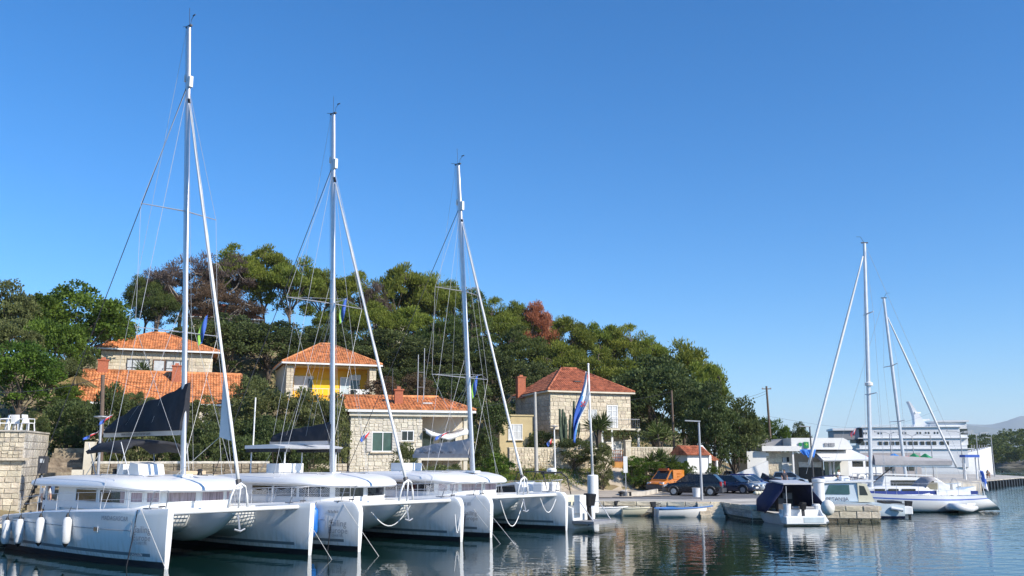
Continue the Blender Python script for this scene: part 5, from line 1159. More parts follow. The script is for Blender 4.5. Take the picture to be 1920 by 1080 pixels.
# ------------------------------------------------------------ cars
PAINT = {}
def paint(n, rgb, rough=.25): 
    return mat('car_paint_' + n, rgb, rough, var=.04, scale=1, coat=.6, metal=.1)
def car(label, px, py, rz, L_, W_, H_, m, hood=.26, boot=.12, belt=.92, rear_rake=.25, zb=QZ, name='car', Y=None, trim=None, rails=False, cat='car'):
    p = atz(px, py, zb); c = thing(name, label, cat, (p.x, p.y, zb), rz, 'cars parked along the quay'); h2 = W_ / 2; x0, x1 = -L_ / 2, L_ / 2; xb = x1 - hood * L_; xr = x0 + boot * L_
    st_ = [(x0, .42, belt - .18, .86), (x0 + .06, .3, belt - .04, .94), (x0 + .3, .24, belt + .02, 1), (xr, .22, belt + .02, 1), (xb, .22, belt, 1), (x1 - .45, .22, belt - .13, .97), (x1 - .12, .27, belt - .25, .88), (x1, .36, belt - .36, .74)]
    rg = [[(x, k * y * h2, z) for y, z in ((-.9, z0), (-1, z0 + .14), (-1, (z0 + z1) / 2 + .1), (-.97, z1 - .1), (-.84, z1), (.84, z1), (.97, z1 - .1), (1, (z0 + z1) / 2 + .1), (1, z0 + .14), (.9, z0))] for x, z0, z1, k in st_]
    MB().loft(rg).build('body', [m], c, smooth=True, auto=38)
    if trim: MB().box((x1 - .25, 0, .42), (.62, W_ * .9, .34)).build('bumper', [trim], c); MB().box((x0 + .2, 0, .42), (.5, W_ * .97, .3)).build('bumper', [trim], c)
    # cabin
    fb, ft, rb, rt = xb + .18, xb - .62 * (H_ - belt) / .55, xr - .02 if boot > .1 else x0 + .05, xr + rear_rake
    B = [(rb, h2 * .86, belt), (fb, h2 * .86, belt), (ft, h2 * .72, H_ - .03), (rt, h2 * .72, H_ - .03)]
    P = [(x, -y, z) for x, y, z in B] + [B[i] for i in range(4)]
    MB().hexa(P).build('cabin', [m], c); V_ = [Vector(q) for q in P]
    def panel(nm, q, k=.86, off=.012):
        cc = sum(q, Vector()) / 4; nn = (q[1] - q[0]).cross(q[2] - q[0]).normalized()
        if nn.dot(cc - Vector((0, 0, belt))) < 0: nn = -nn
        MB().add([cc + (v - cc) * k + nn * off for v in q], [(0, 1, 2, 3)]).build(nm, [GLASS], c)
    panel('windscreen', [V_[1], V_[5], V_[6], V_[2]], .88); panel('rear_window', [V_[0], V_[4], V_[7], V_[3]], .82)
    for s in (0, 4):
        a, b_, c2, d = V_[0 + s], V_[1 + s], V_[2 + s], V_[3 + s]; mb_, mt = a.lerp(b_, .46), d.lerp(c2, .46)
        panel('side_window', [a, mb_, mt, d], .84); panel('side_window', [mb_, b_, c2, mt], .84)
    MB().box(((ft + rt) / 2, 0, H_ - .015), (abs(ft - rt) - .04, h2 * 1.4, .04)).build('roof_panel', [m], c)
    if rails:
        for s in (-1, 1): MB().tube([(rt + .1, s * h2 * .66, H_), (rt + .25, s * h2 * .66, H_ + .07), (ft - .2, s * h2 * .66, H_ + .07), (ft, s * h2 * .66, H_)], .02, 5).build('roof_rail', [DGREY], c)
    for sx in (x0 + L_ * .19, x1 - L_ * .19):
        for s in (-1, 1):
            w = MB().tube([(sx, s * (h2 - .2), .33), (sx, s * (h2 + .015), .33)], .33, 16).build('wheel', [RUBBER], c); rm = MB().tube([(sx, s * (h2 - .1), .33), (sx, s * (h2 + .02), .33)], .21, 12)
            for k in range(5): rm.bar((sx, s * (h2 + .025), .33), (sx + .2 * math.cos(k * 1.257), s * (h2 + .025), .33 + .2 * math.sin(k * 1.257)), .05, .02)
            rm.build('rim', [RIM], w)
            MB().tube([(sx + .40 * math.cos(a), s * (h2 - .0), .33 + .40 * math.sin(a)) for a in np.linspace(.1, math.pi - .1, 9)], .05, 5).build('wheel_arch', [trim or BLACK], c)
    for s in (-1, 1):
        MB().box((x1 - .22, s * h2 * .68, belt - .28), (.3, .34, .16)).build('headlight', [LENS], c); MB().box((x0 + .06, s * h2 * .8, belt - .12), (.12, .26, .34)).build('tail_light', [REDL], c)
        MB().box((fb - .35, s * (h2 * .97 + .06), belt + .06), (.14, .18, .12)).build('mirror', [m if not trim else trim], c); MB().box((.05, s * (h2 + .003), belt - .16), (.2, .02, .04)).build('door_handle', [BLACK], c)
        for xx in (xr + .1, .05, fb - .5): MB().box((xx, s * h2 * .999, .62), (.012, .012, .5)).build('door_seam', [BLACK], c)
    for xx in (x1 - .01, x0 - .01): MB().box((xx, 0, .5), (.05, .52, .12)).build('number_plate', [WHITE], c)
    MB().box((x1 - .03, 0, .58), (.07, W_ * .55, .14)).build('grille', [BLACK], c)
    return c
van = car('orange delivery van parked in front of the hedge', 1249, 921, R(233), 4.2, 1.75, 1.82, paint('orange', (.62, .20, .015)), hood=.24, boot=.02, belt=1.0, rear_rake=.08, trim=DGREY, name='delivery_van', cat='van')
vm = MB().box((-.95, 0, 1.42), (2.1, 1.58, .78)).build('cargo_box', [paint('orange', (.62, .20, .015))], van)
marks(vm, (-1.0, .80, 1.5), (-1, 0, 0), .95, .17, mat('van_print', (.45, .14, .02), .6)); marks(vm, (-.85, .80, 1.25), (-1, 0, 0), .5, .13, MATS['van_print'])
bb = MB().box((.3, 0, 1.9), (.25, .9, .12)).build('roof_beacon', [mat('beacon_red', (.5, .1, .03), .3)], van)
for k in range(4): MB().box((-1.5 + k * .22, .885, .85), (.08, .01, .3)).build('stripe', [WHITE], van)
car('black sport utility car behind the quay lamp', 1302, 929, R(157), 4.5, 1.85, 1.62, paint('black', (.006, .007, .012)), hood=.26, boot=.08, belt=1.02, trim=DGREY, rails=True)
car('dark navy estate car next to the black one', 1372, 925, R(-38), 4.4, 1.75, 1.46, paint('navy', (.015, .025, .06)), hood=.27)
car('bright blue hatchback beside the navy estate', 1402, 921, R(-38), 4.1, 1.72, 1.48, paint('blue', (.015, .03, .22)), hood=.24)
car('silver car nose between the navy and blue cars', 1395, 924, R(-40), 4.2, 1.74, 1.42, paint('silver', (.42, .46, .5)), hood=.26)
car('white saloon behind the dark cars', 1385, 907, R(-30), 4.4, 1.75, 1.45, paint('white', (.7, .7, .7)), hood=.26)
car('black van shaped car in front of the market wall', 1418, 905, R(-28), 4.3, 1.8, 1.7, paint('black2', (.01, .01, .012)), hood=.22, boot=.05, rails=True)
car('dark blue saloon behind the bright blue hatchback', 1428, 913, R(-36), 4.3, 1.75, 1.44, paint('darkblue', (.01, .016, .05)), hood=.26)
car('silver blue hatchback behind the canopy boat', 1478, 912, R(-14), 4.0, 1.72, 1.5, paint('silverblue', (.20, .27, .36)), hood=.24)
car('grey blue saloon by the dark street lamp', 1520, 908, R(-25), 4.3, 1.74, 1.42, paint('greyblue', (.12, .15, .2)), hood=.26)
car('black car behind the cabin boat roof', 1552, 904, R(150), 4.2, 1.75, 1.45, paint('black3', (.012, .013, .016)), hood=.26)
bus = thing('camper_van', 'white camper van parked past the market awning', 'van', tuple(atz(1612, 900, QZ)), R(4)); MB().box((0, 0, 1.65), (5.6, 2.1, 2.5)).box((-2.95, 0, 1.25), (.5, 2.0, 1.6)).build('body', [WHITE], bus, bevel=.1)
for x, w_ in ((-2.3, .8), (-.6, 1.5), (1.3, 1.6)): MB().box((x, -1.06, 2.15), (w_, .03, .75)).build('side_window', [GLASS], bus)
for x in (-1.9, 1.8): MB().tube([(x, -1.08, .36), (x, -.8, .36)], .36, 14).build('wheel', [RUBBER], bus)
# ------------------------------------------------------------ market building
YM = 97.0
def mx_(px): return at(px, 860, YM).x
def mz_(py): return at(1500, py, YM).z
mk = thing('market_building', 'white single storey market with stone wall, big white awning and green sign', 'building', (0, YM, 0))
def mbox(nm, x0, x1, y0, y1, d0, d1, m): return MB().box(((mx_(x0) + mx_(x1)) / 2, (d0 + d1) / 2, (mz_(y0) + mz_(y1)) / 2), (abs(mx_(x1) - mx_(x0)), d1 - d0, abs(mz_(y1) - mz_(y0)))).build(nm, [m], mk)
mbox('side_wing', 1398, 1434, 846, 916, -.6, 6, WALLW); wl_ = mbox('stone_wall', 1433, 1466, 848, 912, 0, 6, MORTAR)
stone_wall(wl_, (mx_(1433), 0, QZ), (1, 0, 0), (0, -1, 0), mx_(1466) - mx_(1433), 3.6, .75, .4, STONE, seed=91, depth=.06, gap=.02)
mbox('porch_back_wall', 1466, 1486, 848, 912, .3, 6, PLASTER); mbox('canopy_fascia', 1424, 1494, 836.5, 846, -1.2, 5, GREYW if False else WALLW); mbox('upper_storey', 1480, 1578, 821.5, 843, -1.0, 7, WALLW)
MB().ext([(mx_(1578), mz_(843)), (mx_(1592), mz_(843)), (mx_(1590), mz_(834)), (mx_(1584), mz_(825)), (mx_(1578), mz_(822))], 'y', -1.0, 5).build('curved_gable', [WALLW], mk)
MB().ext([(mx_(1580), mz_(842)), (mx_(1603), mz_(842)), (mx_(1603), mz_(838)), (mx_(1579), mz_(821))], 'y', .5, 6).build('sloped_gable', [WALLW], mk)
mr_ = MB().ext([(mx_(1428), mz_(837)), (mx_(1479), mz_(837)), (mx_(1479), mz_(822)), (mx_(1431), mz_(834))], 'y', 2, 7).build('roof_wall', [GREYW], mk)
MB().ext([(mx_(1430), mz_(833)), (mx_(1479), mz_(821)), (mx_(1478), mz_(819)), (mx_(1456), mz_(815.5)), (mx_(1431), mz_(815))], 'y', 7, 9).build('rear_roof', [mat('grey_render', (.42, .40, .40), .9, var=.08)], mk); MB().add([(mx_(1450), 6.9, mz_(816)), (mx_(1479), 6.9, mz_(821)), (mx_(1468), 8, mz_(814))], [(0, 1, 2)]).build('tile_patch', [TILE], mk)
mbox('chimney', 1450, 1457, 808, 817, 7, 7.6, WALLW)
d_ = mbox('door', 1463.5, 1480, 858, 911, .2, .3, PANEL_)
for a in (1463.8, 1476): mbox('window', a, a + 4, 857, 866, .1, .2, PANE)
mbox('shop_front', 1486, 1550, 850, 912, 1.2, 6, mat('shop_wall', (.42, .39, .34), .85, var=.15)); mbox('shop_shutter', 1502, 1545, 866, 876, .9, 1.2, PANEL_); mbox('shop_opening', 1503, 1545, 877, 908, .95, 1.15, BLACK)
mbox('column', 1481, 1484, 846, 912, -.9, -.6, WALLW); mbox('column', 1548, 1550, 862, 912, -1.2, -1.0, WALLW)
mbox('glass_front', 1551, 1580, 863, 905, .9, 1.1, PANEG); mbox('doorway', 1558, 1563, 866, 905, .8, .9, WHITE); mbox('doorway', 1566, 1569, 866, 905, .8, .9, WHITE); mbox('corner_wall', 1580, 1596, 862, 908, .9, 4, WALLW)
aw = MB(); aw.loft([[(mx_(a), y, mz_(z)) for a, y, z in ((1529, 1, 841), (1600, 1, 841), (1619, -2.8, 861.5), (1527, -2.8, 863))], [(mx_(a), y, mz_(z)) for a, y, z in ((1529, 1.05, 842), (1600, 1.05, 842), (1619, -2.75, 863.5), (1527, -2.75, 865))]]); aw.build('awning', [WHITE], mk)
a2 = MB(); a2.loft([[(mx_(a), y, mz_(z)) for a, y, z in ((1528, 1, 848), (1530, 1, 849), (1549, -2, 858), (1527, -2, 860))], [(mx_(a), y, mz_(z)) for a, y, z in ((1528, 1, 849), (1530, 1, 850), (1549, -1.98, 865), (1527, -1.98, 865))]]).build('small_awning', [CANVG], mk); marks(mk, (mx_(1537), -2.06, mz_(858.5)), (1, 0, 0), .85, .2, DGREY); marks(mk, (mx_(1537), -2.06, mz_(862.5)), (1, 0, 0), .95, .22, DGREY)
for a, b_ in ((1541, 1547), (1549, 1552), (1553, 1560)): mbox('roof_unit', a, b_, 831, 837, -1.1, -1.02, MGREY)
mbox('air_conditioner', 1432, 1440, 849, 855, -.35, 0, WHITE)
sg = thing('pharmacy_sign', 'green square sign on the white market front', 'sign', (mx_(1507), YM - 1.1, mz_(839))); MB().box((0, 0, .25), (.5, .12, .62)).build('panel', [mat('sign_green', (.02, .22, .07), .4)], sg); MB().box((0, -.07, .3), (.3, .02, .1)).box((0, -.072, .3), (.1, .02, .3)).build('cross', [GREENY], sg); MB().box((-.62, 0, .3), (.3, .1, .35)).build('side_panel', [mat('sign_green', (.02, .22, .07))], sg)
for i, px in enumerate((1501, 1514)):
    m = MB(); x0 = mx_(px) ; rows = [[(x0 + (s - .5) * 1.15 * (1 - .5 * t) + .3 * t * (1 if i == 0 else .2), YM - 1.15 + .08 * math.sin(s * 9), mz_(843) - t * (.85 if s > .5 else .6)) for s in np.linspace(0, 1, 7)] for t in np.linspace(0, 1, 6)]
    o = m.loft(rows, closed=False, cap=False).build('banner', [mat('banner_blue', (.03, .18, .62), .7, var=.1)], None, smooth=True); tag(o, 'blue cloth banner under the green sign, ' + ('nearest the stone wall' if i == 0 else 'nearest the dark lamp'), 'banner'); o.modifiers.new('t', 'SOLIDIFY').thickness = .015
ps = thing('parking_sign', 'blue parking sign rising behind the orange van', 'sign', tuple(at(1257, 870, 86) - Vector((0, 0, 1.05)))); [MB().tube([(s, 0, -1.6), (s, 0, .8)], .03, 5).build('post', [GALV], ps) for s in (-.25, .25)]; MB().box((0, 0, 1.05), (.58, .05, .85)).build('panel', [FB], ps); MB().box((0, -.03, 1.2), (.34, .02, .16)).box((-.1, -.031, 1.05), (.1, .02, .5)).build('symbol', [WHITE], ps)
s2 = thing('road_sign', 'narrow white sign on a thin post at the slipway', 'sign', tuple(atz(1174, 932, QZ))); MB().tube([(0, 0, 0), (0, 0, 2.9)], .035, 5).build('post', [GALV], s2); MB().box((0, -.03, 2.35), (.3, .03, 1.2)).build('panel', [WHITE], s2)
ww_ = thing('white_ramp_wall', 'white sloping parapet between kiosk and market', 'wall', (mx_(1342), 93, QZ), 0)
MB().ext([(0, 0), (4.4, 0), (4.4, 2.6), (0, .9)], 'y', 0, .25).build('parapet', [WALLW], ww_)
# ------------------------------------------------------------ small boats
def outboard(parent, x, z, s=1.0, m=BLACK, tilt=.0):
    o = MB().loft([[(x - .32 * s, y, z + .5 * s), (x + .12 * s, y, z + .52 * s), (x + .1 * s, y, z + .12 * s), (x - .22 * s, y, z + .1 * s)] for y in (-.15 * s, .15 * s)]).build('outboard_motor', [m], parent, bevel=.03)
    MB().bar((x - .06, 0, z + .12 * s), (x - .12 - tilt, 0, z - .55 * s), .12 * s, .16 * s).build('motor_leg', [m], o); MB().tube([(x + .1 * s, 0, z + .3 * s), (x + .55 * s, .1, z + .38 * s)], .025, 5).build('tiller', [BLACK], o)
def dinghy(label, px, py, rz, L_, B_, Hf, m, gun, inn, motor=None, cover=None, name='rowing_boat', deck=None):
    p = atz(px, py, 0); b = thing(name, label, 'boat', (p.x, p.y, 0), rz, 'small boats along the quay wall'); rings = []; inner = []
    for t in np.linspace(0, 1, 11):
        x = -L_ / 2 + L_ * t; w = B_ / 2 * (.82 + .18 * math.sin(math.pi * min(1, t * 1.6) )) * (1 - max(0, (t - .45) / .55) ** 2.2) + .02; s = Hf * (1 + .35 * t * t); k = -.12 + .14 * max(0, t - .7) ** 2 * 5
        rings.append([(x, w * a, k + (s - k) * c) for a, c in ((0, 0), (.62, .12), (.86, .45), (.97, .8), (1, 1))] + [(x, -w * a, k + (s - k) * c) for a, c in ((1, 1), (.97, .8), (.86, .45), (.62, .12))])
        inner.append([(x, w * .88 * a, s - (1 - c) * (s * .62)) for a, c in ((1, 1), (.8, .35), (0, .05), (-.8, .35), (-1, 1))])
    h = MB(); h.loft(rings, lambda i, k_: 1 if k_ == 4 else 0, True, False); h.add(rings[0], [tuple(range(9))]); h.build('hull', [m, inn], b, smooth=True, auto=40)
    # open the top with an inner skin set a little below the rim
    MB().loft([[(x, y, z + .01) for x, y, z in r] for r in inner[1:-1]], closed=False, cap=False).build('inside', [inn], b, smooth=True, auto=60)
    g = MB().tube([(r[4][0], r[4][1], r[4][2] + .01) for r in rings] + [(r[5][0], r[5][1], r[5][2] + .01) for r in rings[::-1]], .045, 5); g.build('gunwale', [gun], b, smooth=True)
    for t in (.25, .5, .72): i = int(t * 10); r = inner[i]; MB().box((r[0][0], 0, r[0][2] - .12), (.24, abs(r[0][1]) * 2, .04)).build('thwart', [deck or gun], b)
    i = 7; MB().add([(r[0][0], r[0][1], r[0][2] + .02) for r in inner[i:]] + [(r[4][0], r[4][1], r[4][2] + .02) for r in inner[i:][::-1]], [tuple(range(2 * len(inner[i:])))]).build('foredeck', [deck or gun], b)
    if motor: outboard(b, -L_ / 2 - .1, Hf, motor)
    if cover: MB().add([(r[0][0], r[0][1], r[0][2] + .04) for r in inner[1:6]] + [(r[4][0], r[4][1], r[4][2] + .04) for r in inner[1:6][::-1]], [tuple(range(10))]).build('boat_cover', [cover], b)
    return b
dinghy('white and blue open boat with grey outboard tied to the quay wall', 1288, 969, R(8), 4.1, 1.6, .52, WHITE, BLUEP, mat('blue_inside', (.06, .2, .42), .6, var=.1), motor=.85, deck=mat('light_blue_deck', (.10, .35, .6), .5, var=.1))
dinghy('cream open boat behind the blue rimmed boat', 1215, 966, R(12), 3.9, 1.55, .48, CREAM, CREAM, mat('cream_inside', (.5, .47, .33), .6), motor=.9)
dinghy('cream boat with dark well moored closest to the wall', 1262, 956, R(12), 3.6, 1.5, .5, CREAM, CREAM, DGREY)
dinghy('white open boat beside the launch platform', 1162, 966, R(10), 3.9, 1.6, .5, WHITE, WHITE, MGREY, motor=.8)
dinghy('small grey white boat behind the cream boats', 1215, 951, R(12), 3.6, 1.5, .45, WHITE, MGREY, MGREY)
dinghy('white dinghy drawn up on the slipway edge', 1150, 948, R(8), 3.2, 1.4, .7, WHITE, WHITE, WHITE)
# launch with open cockpit beside the third catamaran
la = thing('motor_launch', 'white motor launch with radar arch and stern platform beside the third catamaran', 'boat', (.85, 53.1, 0), CATRZ + math.pi); la.scale = (.95, .8, 1.05)
rg = []
for x, w_, z in ((-4.2, 1.35, 1.0), (-3.9, 1.45, 1.1), (-1, 1.55, 1.25), (1.5, 1.4, 1.45), (3.2, .8, 1.65), (4.1, .1, 1.75)): rg.append([(x, a * w_, c) for a, c in ((-.75, -.2), (-.95, .35), (-1, z), (1, z), (.95, .35), (.75, -.2))])
MB().loft(rg).build('hull', [GEL], la, smooth=True, auto=40)
MB().box((-4.9, 0, .32), (1.5, 2.6, .14)).build('stern_platform', [MGREY], la)
MB().loft([[(x, y, z) for x, z in ((-.4, 1.2), (2.6, 1.45), (1.9, 2.05), (.2, 2.25), (-.4, 2.1))] for y in (-1.1, 1.1)]).build('cabin', [GELROOF], la); MB().loft([[(x, y, z) for x, z in ((.05, 1.55), (1.9, 1.6), (1.6, 1.98), (.2, 2.1))] for y in (-1.13, 1.13)]).build('window', [GLASS], la)
for y in (-.6, .6): MB().box((-1.5, y, 1.75), (.75, .8, 1.0)).build('helm_seat', [GELROOF], la, bevel=.08)
MB().box((-3.2, 0, 1.35), (.8, 2.2, .55)).build('stern_bench', [CREAM], la, bevel=.06); MB().box((-2.3, .4, 1.5), (.3, .3, .4)).build('locker', [mat('orange_locker', (.6, .26, .08), .6)], la)
for y in (-1.3, 1.3):
    MB().tube([(-2.6, y, 1.2), (-2.2, y, 2.5), (-1.9, y * .8, 2.75)], .05, 6).build('radar_arch_leg', [BLACK], la)
MB().bar((-1.9, -1.05, 2.75), (-1.9, 1.05, 2.75), .25, .1).build('radar_arch', [BLACK], la); MB().lathe([(.3, 0), (.32, .1), (.2, .2)], 12, (-1.9, 0, 2.8)).build('radar', [WHITE], la)
MB().tube([(.3, -1, 2.1), (.0, -1.05, 2.75), (-.8, -1.05, 2.8)], .03, 5).tube([(.3, 1, 2.1), (.0, 1.05, 2.75), (-.8, 1.05, 2.8)], .03, 5).tube([(-.8, -1.05, 2.8), (-.8, 1.05, 2.8)], .03, 5).build('windscreen_frame', [BLACK], la)
outboard(la, -4.5, .95, 1.5); MB().tube([(-5.4, -1.1, .4), (-4.6, -1.1, 1.3), (-4.4, -.5, 1.3)], .03, 5).tube([(-5.5, 1.1, .4), (-4.6, 1.2, 1.4)], .03, 5).build('stern_rail', [WIRE], la); MB().box((-4.4, .75, 1.2), (.4, .7, .9)).build('grill_box', [WHITE], la)
# boat with the navy canopy
cb = thing('canopy_boat', 'small white fishing boat under a navy canvas tent', 'boat', tuple(atz(1491, 984, 0)), R(97)); cb.location.y += 2.2; cb.scale = (.93, .9, .97)
rg = [[(x, a * w_, c) for a, c in ((-.7, -.2), (-.92, .2), (-1, z), (1, z), (.92, .2), (.7, -.2))] for x, w_, z in ((-2.6, 1.42, .62), (-1, 1.5, .68), (1, 1.4, .8), (2.3, .7, .95), (2.9, .08, 1.05))]
MB().loft(rg).build('hull', [WHITE], cb, smooth=True, auto=40); MB().box((-2.95, 0, .3), (.7, 2.6, .45)).build('stern_box', [WHITE], cb, bevel=.04); MB().box((-2.4, 0, .75), (.4, 2.5, .25)).build('transom', [WHITE], cb); MB().box((-3.31, -.5, .32), (.02, 1.3, .28)).build('hull_panel', [mat('pale_blue', (.5, .58, .62), .5)], cb)
tent = []
for x, w_, zt, zb in ((-2.3, 1.28, 2.25, 1.9), (-1.0, 1.3, 2.38, 1.95), (.4, 1.25, 2.3, 1.9), (1.6, .9, 1.7, 1.3)): tent.append([(x, a * w_, c) for a, c in ((-1.75 if x < -1 else -1.3, .66), (-1.25, 1.3), (-.82, zb), (-.7, zt), (.7, zt), (.82, zb), (1.25, 1.3), (1.75 if x < -1 else 1.3, .66))])
o = MB().loft(tent, closed=False, cap=False).build('canvas_tent', [NAVY], cb, smooth=True, auto=50); o.modifiers.new('t', 'SOLIDIFY').thickness = .03
MB().loft([[(x, y, z) for x, z in ((-2.4, 2.28), (-.2, 2.42), (-.2, 2.5), (-2.4, 2.36))] for y in (-.95, .95)]).build('tent_roof', [mat('grey_vinyl', (.5, .5, .52), .5)], cb)
for y in (-.95, .75): MB().tube([(-2.3, y, .8), (-2.3, y, 2.2)], .022, 5).build('tent_pole', [WIRE], cb)
MB().box((.2, 0, 1.3), (.3, 1.5, .9)).build('console', [DGREY], cb); MB().box((-.2, -.25, 1.55), (.1, .6, .35)).build('instrument_panel', [MGREY], cb); MB().box((-.9, .6, 1.05), (.5, .4, .8)).build('seat', [DGREY], cb)
outboard(cb, -2.85, .78, 1.0); MB().lathe([(.2, 0), (.24, .62), (.26, .66), (.2, .66)], 12, (-2.75, .95, .55)).build('bucket', [WHITE], cb); MB().tube([(-2.5, -.9, .95), (-2.5, .5, .95)], .09, 8).build('rolled_mat', [MGREY], cb)
MB().tube([(-2.4, -1.25, .95), (-3.1, -1.45, .15)], .13, 8).build('side_fender', [FENDW], cb); MB().lathe([(.25, 0), (.28, .3), (.2, .4)], 12, (-2.35, -1.15, .78)).build('float', [FENDW], cb)
rb = tag(MB().ball((0, 0, 0), (.36, .36, .42), 14).build('round_buoy', [mat('buoy_white', (.74, .72, .66), .5)], None, smooth=True, loc=tuple(at(1552, 952, 49.5))), 'round white buoy hung beside the navy canopy', 'buoy')
bk = tag(MB().lathe([(.32, 0), (.34, 1.3), (.40, 1.32), (.40, 1.5), (.05, 1.55)], 16).build('white_barrel', [WHITE], None, smooth=True, auto=40, loc=tuple(atz(1537, 944, QZ))), 'tall white barrel on the pier beside the canopy boat', 'barrel')
# cabin boat with its name on the side
pb = thing('cabin_boat', 'pale blue cabin boat PETANIJA moored along the pier', 'boat', (21.6, 59.9, 0), R(175)); lb_ = mat('pale_blue_hull', (.55, .63, .68), .35, var=.05)
rg = []
for x, w_, z in ((-3.2, 1.05, .75), (-2.6, 1.15, .85), (0, 1.25, .95), (2, 1.0, 1.1), (3.3, .5, 1.25), (3.9, .06, 1.35)): rg.append([(x, a * w_, c) for a, c in ((-.7, -.25), (-.95, .12), (-.98, z * .5), (-1, z), (1, z), (.98, z * .5), (.95, .12), (.7, -.25))])
MB().loft(rg, lambda i, k: 1 if k in (0, 6) else 0).build('hull', [lb_, mat('navy_bottom', (.01, .016, .05), .4)], pb, smooth=True, auto=40)
MB().loft([[(x, y * s, z) for x, z, s in ((-1.3, .95, 1), (2.6, 1.0, 1), (1.6, 2.1, .88), (-.7, 2.2, .88))] for y in (-1.05, 1.05)]).build('cabin', [lb_], pb, bevel=.06)
MB().loft([[(x, y, z) for x, z in ((-1.3, 2.2), (1.9, 2.12), (1.9, 2.22), (-1.6, 2.32))] for y in (-1.05, 1.05)]).build('cabin_roof', [WHITE], pb)
for s in (-1, 1):
    MB().loft([[(x, s * (1.03 - .11 * (z - 1.5)), z) for x in (.1, 1.6 - .5 * (z - 1.5))] for z in (1.45, 2.02)], closed=False, cap=False).build('side_window', [PANEG], pb)
MB().loft([[(x, s * 1.06, z) for x, z in ((-.4, .98), (-1.4, .98), (-.95, 2.1), (-.4, 2.15))] for s in (-1, 1)]).build('aft_door_panel', [CREAM], pb); MB().loft([[(x, s * 1.075, z) for x, z in ((-.5, 1.4), (-1.0, 1.4), (-.8, 1.95), (-.5, 2.0))] for s in (-1, 1)]).build('aft_window', [PANE], pb)
nv = mat('navy_letter', (.02, .03, .10), .5); lettering('PETANIJA', .33, nv, pb, (.9, 1.075, 1.14), (-1, 0, 0), (0, 0, 1)); MB().box((1.1, 1.27, .62), (4.4, .03, .05)).build('rubbing_strake', [NAVY], pb)
MB().box((-3.4, 0, .45), (.7, 1.7, .5)).build('stern_locker', [WHITE], pb, bevel=.05); MB().box((-2.6, 0, .95), (1.0, 1.8, .12)).build('hatch', [BLACK], pb); outboard(pb, -3.7, .5, 1.0); MB().tube([(-2.3, 1.25, .62), (-3.0, 1.3, .5)], .11, 8).build('side_fender', [FENDW], pb)
MB().box((1.0, -.2, 2.35), (.9, .6, .3)).box((.2, .3, 2.38), (.6, .5, .35)).build('liferaft_canister', [WHITE], pb, bevel=.08); MB().tube([(-1.3, .8, 2.3), (-1.3, .8, 2.75), (-.2, .8, 2.75), (-.2, .8, 2.3)], .02, 5).build('roof_rail', [WIRE], pb)
